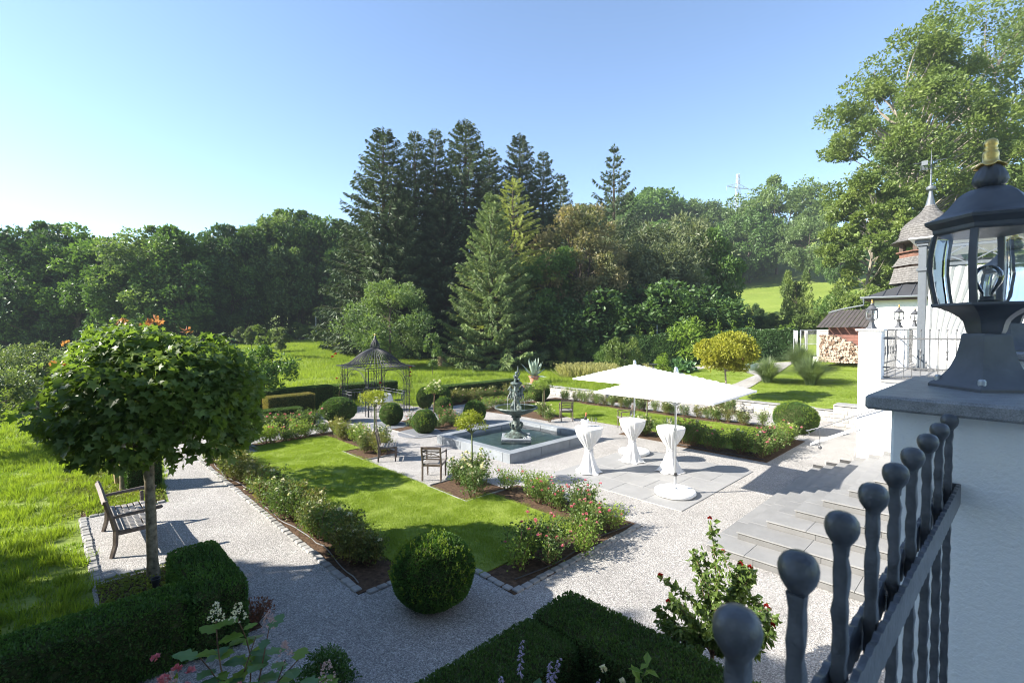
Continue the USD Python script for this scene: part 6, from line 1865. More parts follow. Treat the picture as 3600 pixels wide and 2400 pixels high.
tr, cr = broadleaf(35, hh, 3.1, 0.5, 66, 260, 0.17, rc=0.27, low=0.85)
plant('cherry_tree', 'round leafy tree with glossy foliage just behind the gazebo roof', 'tree', [('trunk', tr, 'bark'), ('crown', cr, 'tree_pale')], loc, 0)
for i, (px, yt, dep, kd, w, lab) in enumerate([
        (2222, 788, 46, 'willow', 1.0, 'grey green willow right of the rusty tree, left one of the two'), (2395, 768, 48, 'willow', 0.9, 'silvery cream willow, right one of the two'), (2320, 850, 44, 'willow', 0.9, 'dark willow bush in the gap between the two pale willows'), (2495, 805, 47, 'hornbeam', 0.68, 'dark green pointed hornbeam at the edge of the hill meadow'), (2130, 960, 42, 'hornbeam', 0.9, 'shaded broad tree under the rusty tree'), (2260, 985, 40, 'shrub_dark', 1.3, 'dark thicket below the willows'),
        (2420, 1010, 41, 'shrub_dark', 1.3, 'dark thicket between willow and hornbeam'), (2050, 1010, 39, 'shrub_dark', 1.2, 'dark thicket under the rusty tree')]):
    stand(kd, lab, px, yt, dep, 100 + i, None, w, 'tree' if 'shrub' not in kd else 'shrub')

# trees on the hill
HILL = [(2736, 636, 114, 'walnut', 1.0, 'large spreading walnut tree at the top of the hill meadow'), (2640, 735, 110, 'hill', 0.9, 'rounded tree left of the large walnut on the hill'), (2850, 745, 100, 'walnut', 0.8, 'smaller walnut right of the large one on the hill'), (2590, 800, 116, 'hill', 1.0, 'dark rounded tree at the left end of the hill meadow'), (2960, 830, 88, 'hill', 0.8, 'bushy tree at the right end of the hill meadow'),
        (2291, 665, 128, 'hill', 1.1, 'broad tree on the wooded skyline right of the lone spruce'), (2210, 690, 135, 'walnut', 0.9, 'round topped tree on the skyline behind the lone spruce'), (2370, 700, 132, 'hill', 0.9, 'darker tree on the skyline, between lone spruce and pylon'), (2454, 705, 128, 'walnut', 0.9, 'pale birch like tree on the skyline left of the pylon'), (2530, 735, 136, 'hill', 1.0, 'low tree on the skyline under the pylon'),
        (2100, 760, 130, 'hill', 1.2, 'distant tree behind the lone spruce trunk'), (2010, 740, 125, 'hill', 1.2, 'distant round tree left of the lone spruce'), (2330, 780, 110, 'hill', 1.1, 'mid slope tree behind the willows'), (2450, 800, 108, 'hill', 1.0, 'mid slope tree above the hornbeam'), (2200, 790, 108, 'hill', 1.1, 'mid slope tree behind the rusty tree')]
for i, (px, yt, dep, kd, w, lab) in enumerate(HILL):
    stand(kd, lab, px, yt, dep, 120 + i, 'trees on the hill', w)
for i, (px, yt) in enumerate([(2868, 712), (2890, 694), (2912, 705), (2850, 730)]):
    stand('spruce_slim', f'{ORD[i]} of the tiny dark spruces on the far skyline beside the big ash', px, yt, 190, 150 + i, 'tiny spruces on the far skyline', 1.6)

# the big ash trees on the right
for i, (px, yt, dep, rr, nc, lab, sd, fk) in enumerate([(3225, 60, 47, 7.4, 200, 'huge ash tree with pale forked trunks behind the turret', 41, 3), (3500, -60, 52, 10, 210, 'tallest ash tree at the right edge of the picture behind the large lantern', 42, 3), (3060, 560, 44, 4.0, 90, 'smaller ash tree left of the huge ash, leaning over the meadow', 43, 2), (3330, 330, 60, 9.0, 90, 'rear ash tree filling the gap between the two big ashes', 44, 2)]):
    loc, hh = fit(px, yt, dep)
    tr, cr = broadleaf(sd, hh, rr, hh * 0.10, nc, 330, 0.30, wd=0.55, rc=0.165, gaps=0.43, r0=0.36 if rr > 6 else 0.2, fork=fk, low=0.75, taper=0.15)
    plant('ash_tree', lab, 'tree', [('trunk', tr, 'bark_pale'), ('crown', cr, 'ash_leaf' if i != 3 else 'tree_leaf')], loc, 30 * i)
for i, (px, yt, dep, kd, w, lab) in enumerate([(2800, 950, 52, 'shrub_pale', 0.42, 'slender pale shrub standing before the hill meadow'), (2745, 1100, 46, 'shrub_pale', 1.2, 'light green shrub behind the mesh gate'), (2830, 1090, 45, 'shrub_pale', 1.2, 'bushy shrub right behind the mesh gate'), (2945, 1020, 44, 'shrub', 0.75, 'shrub in front of the ash trunk behind the shed'), (3010, 1000, 42, 'shrub_pale', 0.8, 'leafy shrub above the shed roof'),
        (2640, 1105, 50, 'shrub_dark', 1.6, 'dark hedge like shrub below the hill meadow'), (2560, 1095, 52, 'shrub_dark', 1.5, 'dark shrub at the foot of the hornbeam'), (2700, 1112, 54, 'shrub', 1.4, 'low shrub in the hedge line below the hill meadow'), (2650, 1065, 60, 'shrub_dark', 0.7, 'small dark bush standing alone at the foot of the hill meadow')]):
    stand(kd, lab, px, yt, dep, 160 + i, None, w, 'shrub')

# trees that stand outside the picture on the left and throw the foreground into shade
for i, (x, y, hh, kd, w) in enumerate([(-16.2, 4.1, 9.6, 'beech', 0.72), (-15.0, 1.0, 13.2, 'open', 0.85), (-13.5, -2.2, 15.0, 'beech', 0.75), (-21, 0.5, 17, 'beech2', 0.9), (-11.5, -6, 13, 'beech', 0.9), (-20.5, 2.6, 12.5, 'open', 1.1)]):
    nm, build, uh, bm, lm = KINDS[kd]
    s = hh / uh
    dup(PROTO[kd], f'{LOOK[kd]} garden tree, {ORD[i]} of those outside the left edge of the picture', (x, y, ground(x, y) - 0.1), 77 * i, (s * w, s * w, s), 'trees outside the left edge')

# fruit trees of the meadow
FR = [(839.5, 1150, 50, 'sapling', 1.0, 'leftmost young fruit tree in the meadow, grey green'), (880.7, 1147, 46, 'sapling', 1.0, 'second young fruit tree from the left, grey green'), (931, 1135, 42, 'sapling2', 1.0, 'third young fruit tree from the left, bushy and yellow green'), (990, 1152, 36.5, 'sapling', 1.0, 'fourth young fruit tree from the left, nearest of the row'), (1057, 1128, 55, 'sapling2', 1.1, 'fifth young fruit tree from the left, set back by the wood'),
      (1113, 1157, 50, 'sapling2', 1.0, 'sixth young fruit tree from the left, smallest, by the lamp post'), (1182, 1150, 48, 'sapling2', 1.0, 'rightmost young fruit tree, nearest to the spruces')]
for i, (px, yt, dep, kd, w, lab) in enumerate(FR):
    stand(kd, lab, px, yt, dep, 180 + i, 'young fruit trees in the meadow', w)
stand('apple', 'grey green apple tree at the left edge behind the round maple', 130, 1205, 19.0, 200, 'old apple trees', 1.0)
stand('apple', 'apple tree cut by the left edge of the picture, nearest of the two', -95, 1290, 14.5, 201, 'old apple trees', 1.1)
stand('apple', 'apple tree half hidden behind the left side of the round maple', 330, 1215, 22.0, 203, 'old apple trees', 0.9)
loc = np.array([-11.1, 21.6, ground(-11.1, 21.6)])
tr, cr = broadleaf(51, 2.6, 1.3, 0.75, 40, 90, 0.14, rc=0.26, gaps=0.3, r0=0.045, fork=3)
plant('pear_tree', 'small dark leaved fruit tree right of the round maple, behind the clipped hedges', 'tree', [('trunk', tr, 'bark'), ('crown', cr, 'tree_leaf')], loc, 0)

# ------------------------------------------------------------------ clipped box, hedges
def boxball(label, u, v, r, h, seed, n=None, group='clipped box balls', rx=1.0, rot=0, tips=0.04, L=0.035, flat=-0.62, name='box_ball', group_none=False, leaf='box_leaf'):
    rng = np.random.default_rng(seed)
    p = W(u, v, 0)
    t = thing(name, label, 'box ball', p, rot, None if group_none else group)
    c = blob((0, 0, h * 0.5), (r * 0.95 * rx, r * 0.95, h * 0.53), rng, 0.085, 1.9, 4)
    c.vertices[:, 2] = np.maximum(c.vertices[:, 2], 0.0)
    obj('twig_core', (c.vertices * np.array([0.965, 0.965, 0.975]), c.faces), 'twig', t, smooth=True)
    area = 4 * math.pi * (r * rx * r * h / 2) ** (2 / 3)
    n = n or int(area * 2600)
    obj('foliage', skin(c, n, L, 0.6, seed, 0.9, 1.0, 0.25), leaf, t)
    if tips:
        q, fi = trimesh.sample.sample_surface(c, int(n * tips), seed=seed + 1)
        nn = c.face_normals[fi]
        keep = (nn[:, 2] > -0.2) & (meshkit.noise(q * 3.2 + seed, seed) > 0.5)
        q, nn = q[keep], nn[keep]
        q5 = np.repeat(q, 6, 0)
        n5 = np.repeat(nn, 6, 0)
        off = rng.uniform(0, 0.055, (len(q5), 1))
        d = n5 * 0.5 + rng.normal(0, 0.55, (len(q5), 3)) + (0, 0, 0.5)
        tag(obj('new_shoots', leafmesh(q5 + (n5 * 0.4 + np.array([0, 0, 0.7])) * off, d, rng.normal(0, 1, (len(q5), 3)), L * 0.95 * rng.uniform(0.7, 1.2, len(q5)), 0.5), 'box_tip', t), kind='stuff')
    return t


boxball('big clipped box ball in the notch at the near corner of the front lawn', 3.72, 5.33, 0.58, 0.90, 301, n=17000, tips=0.05)
boxball('clipped box drum at the far left lawn corner, half behind the round maple', 4.15, 16.5, 0.62, 0.84, 302)
boxball('left box ball of the square bed before the gazebo', 9.62, 16.55, 0.47, 0.84, 303)
boxball('front box ball of the square bed, between pink roses left of the basin', 9.72, 14.45, 0.46, 0.82, 304)
boxball('rear box ball of the square bed, right of the white standard rose stem', 12.15, 16.65, 0.42, 0.80, 305)
boxball('right box ball of the square bed, half behind the nearest golden standard', 12.2, 14.65, 0.48, 0.86, 306)
boxball('bluish box ball behind the white standard rose, left one of a pair', 12.75, 18.9, 0.42, 0.98, 307, tips=0)
boxball('dark box ball behind the white standard rose, right one of a pair', 13.75, 19.05, 0.5, 0.95, 308, tips=0)
boxball('box ball against the pale retaining wall right of the fountain', 18.25, 16.75, 0.57, 0.98, 309)
boxball('largest yellow tipped box ball beside the white stringer wall of the stairs', 19.25, 5.25, 0.76, 1.06, 310, tips=0.10)
boxball('wide oval box mound left of the gazebo', 8.45, 18.6, 0.52, 0.95, 311, rx=1.42, rot=8, tips=0.01)


def hedge(name, label, boxes, seed, L=0.04, dens=2300, leaf='hedge_leaf', core='twig', cat='hedge', extra=None, nz=0.04, r=0.08):
    t = gthing(name, label, cat)
    v, f, V, F = [], [], MB(), MB()
    for k, (lo, hi) in enumerate(boxes):
        c = rounded(lo, hi, r, 0.12, seed + k, nz)
        ctr = (np.asarray(lo) + hi) / 2
        V.add(ctr + (c.vertices - ctr) * (1 - 0.05 / np.maximum(np.asarray(hi, float) - lo, 0.1)), c.faces)
        ar = c.area
        F.add(*skin(c, int(ar * dens), L, 0.6, seed + k, 0.9, 1.0, 0.3))
    obj('twig_core', V, core, t, smooth=True)
    obj('foliage', F, leaf, t)
    if extra:
        obj('brown_patch', extra, 'brown_hedge', t)
    return t


hedge('box_hedge', 'low clipped box hedge with a corner in the bottom left foreground', [((-3.2, 6.22, 0), (1.15, 6.82, 0.74)), ((1.13, 6.2, 0), (1.72, 7.82, 0.75))], 401, 0.034, 3600, 'box_leaf')
hedge('box_hedge', 'dark corner hedge at the bottom centre under the terrace', [((-2.5, 2.62, 0), (3.45, 3.3, 0.88)), ((3.42, 0.3, 0), (4.1, 3.3, 0.9))], 404, 0.028, 4600, 'hedge_leaf')
hedge('box_hedge', 'square clipped box block beside the path behind the second maple trunk', [((1.3, 13.85, 0), (2.0, 14.55, 0.8))], 407, 0.04, 2500, 'box_leaf')
hedge('clipped_hedge', 'low dark hedge behind the pink rose row left of the oval box mound', [((4.4, 19.3, 0), (7.4, 19.9, 0.62))], 408)
hedge('clipped_hedge', 'browning clipped hedge block left of the gazebo', [((6.3, 20.2, 0), (8.2, 20.9, 1.0))], 410, leaf='brown_hedge')
hedge('clipped_hedge', 'tall green hedge behind the browning block left of the gazebo', [((5.6, 21.5, 0), (9.6, 22.2, 1.12))], 411)
hedge('clipped_hedge', 'rough hedge behind the gazebo balustrade', [((10.0, 22.6, 0), (13.6, 23.3, 0.95))], 413, nz=0.10)
hedge('clipped_hedge', 'long clipped hedge behind the fountain at the foot of the grass slope', [((13.9, 19.65, 0), (19.6, 20.3, 0.82))], 415, nz=0.06)


# ------------------------------------------------------------------ roses
def bloom(rng, c, r, n=16):
    d = rdir(rng, n, -0.1)
    s = rng.normal(0, 1, (n, 3))
    return leafmesh(np.repeat(np.asarray(c, float)[None], n, 0) + d * r * 0.15, d + (0, 0, 0.2), s, r * rng.uniform(0.8, 1.2, n), 0.95, -0.3)


def rosebush(seed, h, r, leaf, petal, nfl, nleaf, fl_r=0.045, Lf=0.05):
    rng = np.random.default_rng(seed)
    st = MB()
    P, Dv = [], []
    tips = []
    for k in range(15):
        a = rng.uniform(0, 6.28)
        rr = r * rng.uniform(0.2, 1.0)
        tip = np.array([rr * math.cos(a), rr * math.sin(a), h * rng.uniform(0.62, 1.08)])
        p = limb(st, (0.05 * math.cos(a), 0.05 * math.sin(a), 0), tip, 0.007, 0.003, rng, 0.2, 6, seg=4)
        tips.append(tip)
        m = nleaf // 8
        t = rng.uniform(0.22, 1.02, m) ** 0.8 * 5
        b = np.stack([np.interp(t, np.arange(6), p[:, i]) for i in range(3)], 1) + rng.normal(0, r * 0.17, (m, 3)) * np.array([1, 1, 0.7])
        P.append(b)
        dd = rng.normal(0, 0.8, (m, 3)) + np.array([0, 0, 0.25]) + b * np.array([1, 1, 0]) / r * 0.7
        Dv.append(dd)
    P, Dv = np.vstack(P), np.vstack(Dv)
    P[:, 2] = np.maximum(P[:, 2], 0.05)
    n = len(P)
    lv = leafmesh(P, Dv, rng.normal(0, 1, (n, 3)) + np.array([1, 0, 0]), Lf * rng.uniform(0.6, 1.3, n), 0.68, 0.2)
    fl = []
    for k in range(nfl):
        t = tips[k % 15] + rng.normal(0, 0.03, 3)
        fl.append(bloom(rng, t + (0, 0, 0.02), fl_r * rng.uniform(0.75, 1.2)))
    return st, lv, fl


ROSE = {}
RK = {'copper': (501, 0.62, 0.34, 'rose_copper', 'petal_white', 1, 520, 0.055), 'copper2': (502, 0.56, 0.36, 'rose_copper', 'petal_white', 1, 520, 0.05), 'green_white': (503, 0.6, 0.36, 'rose_leaf', 'petal_white', 6, 480, 0.04), 'dark_white': (508, 0.62, 0.36, 'rose_leaf', 'petal_white', 1, 520, 0.06),
      'pink': (504, 0.60, 0.36, 'rose_leaf', 'petal_pink', 4, 460, 0.035), 'pink2': (505, 0.56, 0.38, 'rose_bright', 'petal_pink', 2, 440, 0.035), 'low_pink': (506, 0.40, 0.34, 'rose_leaf', 'petal_pink', 3, 380, 0.028), 'red_low': (507, 0.36, 0.34, 'rose_copper', 'petal_pink', 0, 380, 0.03)}


def rose(kind, label, u, v, seed, group, s=1.0):
    rng = np.random.default_rng(seed)
    sc = s * rng.uniform(0.85, 1.15)
    loc, rot = W(u, v, 0.01), float(rng.uniform(0, 360))
    if kind not in ROSE:
        sd, h, r, leaf, petal, nf, nl, fr = RK[kind]
        st, lv, fl = rosebush(sd, h, r, leaf, petal, nf, nl, fr)
        t = thing('rose_bush', label, 'rose bush', loc, rot, group, sc)
        obj('stems', st, 'stem_brown', t)
        obj('foliage', lv, leaf, t)
        for b in fl:
            obj('bloom', b, petal, t)
        ROSE[kind] = t
        return t
    return dup(ROSE[kind], label, loc, rot, sc, group)


def roserow(desc, kinds, p0, p1, step, seed, group, s=1.0, wob=0.1, frm='from the near end'):
    rng = np.random.default_rng(seed)
    n = max(2, int(round(math.hypot(p1[0] - p0[0], p1[1] - p0[1]) / step)))
    for i in range(n):
        t = (i + 0.5) / n
        rose(kinds[int(rng.integers(len(kinds)))], f'{ORD[i]} bush {frm} of the {desc}', p0[0] + (p1[0] - p0[0]) * t + rng.normal(0, wob), p0[1] + (p1[1] - p0[1]) * t + rng.normal(0, wob), seed * 31 + i, group, s)


roserow('copper rose row left of the lawn', ['copper', 'copper2', 'copper', 'dark_white'], (3.46, 6.65), (3.46, 15.4), 0.36, 11, 'copper leaved roses left of the front lawn', 0.92)
roserow('inner copper row along the lawn', ['copper', 'copper2', 'copper'], (3.72, 6.75), (3.70, 15.2), 0.44, 10, 'copper leaved roses left of the front lawn', 0.8, 0.07)
roserow('pink rose row at the near lawn edge', ['pink', 'pink2'], (5.0, 5.12), (7.6, 5.1), 0.30, 12, 'pink roses at the near edge of the front lawn', 0.88, 0.14)
roserow('pink rose row between lawn and paving', ['pink2', 'pink'], (7.6, 5.2), (7.5, 7.85), 0.30, 13, 'pink roses between front lawn and paving', 0.9, 0.14)
roserow('white roses under the nearest golden standard', ['green_white'], (6.85, 8.45), (7.35, 9.2), 0.20, 14, 'white roses under the nearest golden standard', 1.0, 0.2)
roserow('white roses behind the sideways chair', ['green_white', 'copper2'], (6.85, 12.95), (7.35, 13.7), 0.2, 15, 'white roses behind the sideways chair', 0.95, 0.18)
roserow('right rose row behind the sideways chair', ['copper2', 'pink2'], (7.3, 14.2), (7.3, 16.6), 0.36, 16, 'roses at the right far edge of the front lawn', 0.9)
roserow('low pink row on the far lawn edge', ['low_pink', 'pink2'], (4.9, 16.65), (7.2, 16.65), 0.33, 17, 'low pink roses at the far edge of the front lawn', 1.0)
roserow('low pink row before the dark hedge', ['low_pink'], (4.8, 18.5), (7.4, 18.5), 0.30, 18, 'low pink roses before the dark hedge', 1.3)
roserow('pink roses between the front box balls', ['low_pink', 'pink'], (9.5, 15.4), (11.6, 14.4), 0.36, 19, 'pink roses of the square bed', 0.85, 0.25)
roserow('pink roses right of the white standard', ['low_pink', 'pink'], (11.0, 15.2), (12.3, 15.7), 0.33, 20, 'pink roses of the square bed', 0.9, 0.2)
roserow('long pink row behind the fountain', ['low_pink', 'low_pink', 'copper2'], (13.9, 19.05), (19.8, 19.05), 0.32, 21, 'pink roses before the long hedge', 1.15, frm='from the left')
roserow('bright low row behind the fountain bowl', ['pink2', 'low_pink'], (14.2, 16.55), (17.4, 16.6), 0.33, 22, 'low roses behind the fountain bowl', 0.85, frm='from the left')
roserow('white row before the retaining wall', ['green_white', 'copper2', 'green_white'], (19.35, 16.2), (19.35, 6.3), 0.36, 23, 'white roses before the retaining wall', 0.82, frm='from the left')
roserow('rose row right of the bar tables', ['dark_white', 'pink'], (14.75, 8.2), (14.7, 5.0), 0.28, 24, 'roses right of the bar tables', 1.05, 0.14, frm='from the left')
roserow('pink row ending at the largest box ball', ['pink', 'dark_white', 'pink2'], (14.9, 4.95), (17.7, 5.0), 0.30, 25, 'pink roses near the largest box ball', 1.1, 0.14)
roserow('white roses left of the far armchair', ['green_white'], (14.75, 13.2), (15.1, 13.95), 0.18, 26, 'white roses left of the far armchair', 0.8, 0.22)
roserow('white roses under the staked standard', ['green_white', 'dark_white'], (14.75, 8.5), (15.2, 9.2), 0.18, 27, 'white roses under the staked standard', 0.92, 0.2)
roserow('red leaved bed before the wall end', ['red_low'], (20.9, 13.9), (22.5, 13.4), 0.28, 28, 'red leaved roses before the wall end', 1.0, 0.2)
roserow('low roses round the yellow maple', ['red_low', 'green_white'], (21.7, 8.4), (22.5, 9.6), 0.33, 29, 'low roses round the yellow maple', 0.9, 0.2)


# ------------------------------------------------------------------ little standards
def standard(label, u, v, zc, r, h, seed, leaf, petals=None, stake=True, L=0.05, n=900):
    rng = np.random.default_rng(seed)
    t = thing('standard_rose', label, 'standard tree', W(u, v, 0), 0, 'little standard trees of the rose garden')
    mb = MB()
    limb(mb, (0, 0, 0), (0.02, 0.0, zc - h * 0.35), 0.024, 0.018, rng, 0.03, 7, seg=7)
    C = []
    for k in range(22):
        d = rdir(rng, 1, -0.35)[0] * rng.uniform(0.45, 0.85)
        C.append((d[0] * r, d[1] * r, zc + d[2] * h * 0.55))
        limb(mb, (0.02, 0, zc - h * 0.38), C[-1], 0.008, 0.003, rng, 0.15, 4, seg=4)
    obj('stem', mb, 'stem_brown' if petals else 'stem_green', t)
    C = np.array(C)
    R = r * 0.34 * rng.uniform(0.7, 1.25, len(C))
    obj('crown', clumped(rng, C, R, n // 22 * 2, L, 0.55, 0.85, 0.6), leaf, t)
    if petals:
        for k in range(26):
            c = C[k % 22] + rdir(rng, 1, 0.0)[0] * R[k % 22] * 1.1
            obj('bloom', bloom(rng, c, 0.05), petals, t)
    if stake:
        obj('stake', MB().tube([(0.06, 0.03, 0), (0.06, 0.03, zc - h * 0.3)], 0.02, 7), 'stake_wood', t)
    return t


standard('nearest golden green standard tree, before the corner of the basin', 7.3, 8.9, 1.44, 0.40, 0.62, 601, 'standard_gold', stake=False)
standard('golden green standard tree behind the sideways chair', 7.3, 13.6, 1.52, 0.46, 0.62, 602, 'standard_gold')
standard('white flowering standard rose in the square bed of box balls', 10.8, 15.4, 1.36, 0.40, 0.62, 603, 'rose_bright', 'petal_white', stake=False)
standard('staked green standard tree right of the fountain statue', 14.95, 13.5, 1.36, 0.42, 0.6, 604, 'rose_bright')
standard('staked standard tree between the bar tables, its crown behind the parasol', 15.1, 8.8, 1.5, 0.40, 0.6, 605, 'rose_bright')

# yellow Japanese maple standard on the right
p = W(22.05, 8.85, 0)
rng = np.random.default_rng(606)
tr, cr = broadleaf(606, 3.5, 1.12, 1.80, 85, 230, 0.10, wd=0.6, rc=0.26, r0=0.05, fork=4, low=1.0, flat=0.95)
plant('yellow_maple', 'round yellow maple standard in front of the ivy wall', 'tree', [('trunk', tr, 'bark_pale'), ('crown', cr, 'yellow_maple')], p, 0)

# ------------------------------------------------------------------ the round maple in the left foreground
LOBES = []
for a, l in ((0, 1.0), (22, 0.60), (38, 0.62), (55, 0.98), (78, 0.52), (95, 0.50), (118, 0.72), (150, 0.34), (180, 0.10)):
    LOBES.append((math.radians(a), l))
ml = [(l * math.cos(a), l * math.sin(a)) for a, l in LOBES] + [(l * math.cos(-a), l * math.sin(-a)) for a, l in LOBES[::-1] if 0 < a < math.pi]
ML = np.array(ml)
ML = (ML + (0.34, 0)) / 1.34


def mapleleaf(P, d, s, L, fold=0.12):
    """lobed leaves"""
    P, d = np.asarray(P, float), unit(np.asarray(d, float))
    s = unit(s - d * (s * d).sum(-1, keepdims=True))
    nr = np.cross(s, d)
    n, k = len(P), len(ML)
    L = np.broadcast_to(np.asarray(L, float), n)
    x, y = ML[:, 0], ML[:, 1]
    zz = -fold * (x ** 2) * 0.6 - fold * np.abs(y) * 0.9
    ctr = np.array([0.25, 0.0, 0.02])
    pts = np.vstack([np.column_stack([x, y, zz]), ctr])
    v = P[:, None] + (d[:, None] * pts[None, :, :1] + s[:, None] * pts[None, :, 1:2] + nr[:, None] * pts[None, :, 2:]) * L[:, None, None]
    j = np.arange(k)
    f0 = np.stack([np.full(k, k), j, (j + 1) % k], 1)
    f = (f0[None] + (np.arange(n) * (k + 1))[:, None, None]).reshape(-1, 3)
    return v.reshape(-1, 3), f


def round_maple(label, x, y, seed, n_out, n_in, single, zc=2.60, rx=1.27, rz=1.14, name='maple_tree'):
    rng = np.random.default_rng(seed)
    t = thing(name, label, 'tree', (x, y, 0), 0)
    mb = MB()
    mb.tube([(0, 0, -0.05), (0.0, 0.0, 0.05), (-0.01, 0, 0.25), (-0.02, 0.0, 0.9), (-0.05, 0.02, 1.5), (-0.06, 0.03, 1.9), (-0.04, 0.03, 2.5)], [0.10, 0.09, 0.072, 0.066, 0.064, 0.068, 0.035], 12)
    tips = []
    for k in range(26):
        d = rdir(rng, 1, -0.25)[0]
        tip = np.array([d[0] * rx * 0.85, d[1] * rx * 0.85, zc + d[2] * rz * 0.8])
        tips.append(tip)
        limb(mb, (-0.06, 0.03, 1.75 + rng.uniform(0, 0.5)), tip, 0.028, 0.007, rng, 0.14, 7, seg=5)
    obj('trunk', mb, 'bark_maple', t, smooth=50)
    # leaves lie like roof tiles on an uneven crown
    d = rdir(rng, n_out, -0.62)
    lum = 1 + 0.30 * (meshkit.fbm(d * 1.9 + seed, 3, seed) - 0.5) * 2
    q = np.where(d[:, 2] < 0, 0.94, 1.0)
    P = d * np.array([rx, rx, rz]) * (lum * rng.uniform(0.80, 1.05, n_out))[:, None]
    P[:, 2] *= q
    P[:, 2] += zc
    P[:, 0] += 0.16
    out = d * np.array([1, 1, 0.55])
    ld = unit(out * 0.75 + rng.normal(0, 0.45, (n_out, 3)) + np.array([0, 0, -0.5]))
    sd = unit(np.cross(d + rng.normal(0, 0.35, (n_out, 3)), ld))
    L = rng.uniform(0.075, 0.14, n_out)
    front = np.argsort(P[:, 1] + 0.2 * P[:, 0])[: int(n_out * 0.4)]
    pick = rng.choice(front, min(single, len(front)), replace=False)
    rest = np.setdiff1d(np.arange(n_out), pick)
    for i in pick:
        obj('leaf', mapleleaf(P[i:i + 1], ld[i:i + 1], sd[i:i + 1], L[i:i + 1]), 'maple_leaf', t)
    di = rdir(rng, n_in, -0.6)
    Pi = di * np.array([rx, rx, rz]) * (0.80 * rng.uniform(0.55, 1.0, n_in) ** 0.6)[:, None]
    Pi[:, 2] = np.where(di[:, 2] < 0, Pi[:, 2] * 0.9, Pi[:, 2]) + zc
    Pi[:, 0] += 0.16
    mbl = MB().add(*mapleleaf(P[rest], ld[rest], sd[rest], L[rest]))
    mbl.add(*mapleleaf(Pi, di * 0.4 + rng.normal(0, 0.7, (n_in, 3)) + (0, 0, -0.3), rng.normal(0, 1, (n_in, 3)), rng.uniform(0.09, 0.15, n_in)))
    tag(obj('foliage', mbl, 'maple_leaf', t), kind='stuff')
    yl = MB()
    for (ax, ay, az) in [(0.45, -0.35, 1.05), (0.85, -0.2, 0.92), (-1.3, -0.3, 0.50), (0.55, -0.5, 1.0)]:
        c = np.array([ax * rx / 1.55, ay, zc + az * rz / 1.0])
        dd = rdir(rng, 9, -0.2)
        yl.add(*mapleleaf(c + dd * 0.05, dd + (0, 0, 0.3), rng.normal(0, 1, (9, 3)), rng.uniform(0.05, 0.085, 9)))
    obj('young_leaves', yl, 'maple_young', t)
    return t


mp = G(535, 2030)
round_maple('round headed maple tree with big lobed leaves and straight trunk in the left foreground', mp[0] + 0.02, mp[1], 701, 7000, 3000, 260)
m2 = G(436, 1724)
round_maple('second round maple behind the first, its pale trunk beside a leaning stake', m2[0], m2[1], 702, 1500, 600, 0, zc=2.9, rx=1.15, rz=0.9)
sk = G(412, 1708)
s_ = obj('tree_stake', MB().tube([(sk[0], sk[1], 0), (sk[0] - 0.15, sk[1] - 0.02, 2.0)], 0.045, 8), 'stake_wood')
tag(s_, 'leaning wooden tree stake left of the second maple trunk', 'stake')
a = G(4, 1570)
s_ = obj('tree_stake', MB().tube([(a[0] - 0.1, a[1], 0), (a[0] - 0.1, a[1], 0.75)], 0.03, 8), 'bark')
tag(s_, 'thin dark stake in the grass at the left edge of the picture', 'stake')
# spot light cones by the maple trunks
for lab, px, py in [('black garden spotlight at the foot of the round maple', 548, 2075), ('black garden spotlight by the path near the second maple', 540, 1735)]:
    a = G(px, py)
    q = thing('garden_spotlight', lab, 'spotlight', (a[0], a[1], 0), 20)
    obj('housing', MB().lathe([(0.028, 0.05), (0.035, 0.06), (0.055, 0.17), (0.062, 0.18), (0.05, 0.18), (0.03, 0.08), (0.0, 0.075)], 18), 'black_plastic', q, smooth=40)
    obj('spike', MB().lathe([(0.004, -0.06), (0.02, 0.05), (0.0, 0.052)], 8), 'black_plastic', q)

# drip hose along the copper rose row
rng = np.random.default_rng(9)
pts = [W(3.30 + 0.08 * math.sin(v * 1.7) * rng.uniform(0.4, 1), v, 0.02 + 0.012 * math.sin(v * 5)) for v in np.arange(6.5, 15.2, 0.22)]
h_ = obj('garden_hose', MB().tube(pts, 0.009, 6), 'hose', smooth=True)
tag(h_, 'grey drip hose lying in the soil along the copper rose row', 'hose')
pts = [W(u, 4.93 + 0.05 * math.sin(u * 3), 0.04) for u in np.arange(4.9, 8.0, 0.2)]
h_ = obj('garden_hose', MB().tube(pts, 0.010, 6), 'black_plastic', smooth=True)
tag(h_, 'black drip hose along the near kerb of the pink rose row', 'hose')
pts = [W(14.42 + 0.03 * math.sin(v * 3), v, 0.04) for v in np.arange(4.7, 7.6, 0.2)]
h_ = obj('garden_hose', MB().tube(pts, 0.012, 6), 'black_plastic', smooth=True)
tag(h_, 'black drip hose at the gravel edge of the rose row right of the tables', 'hose')

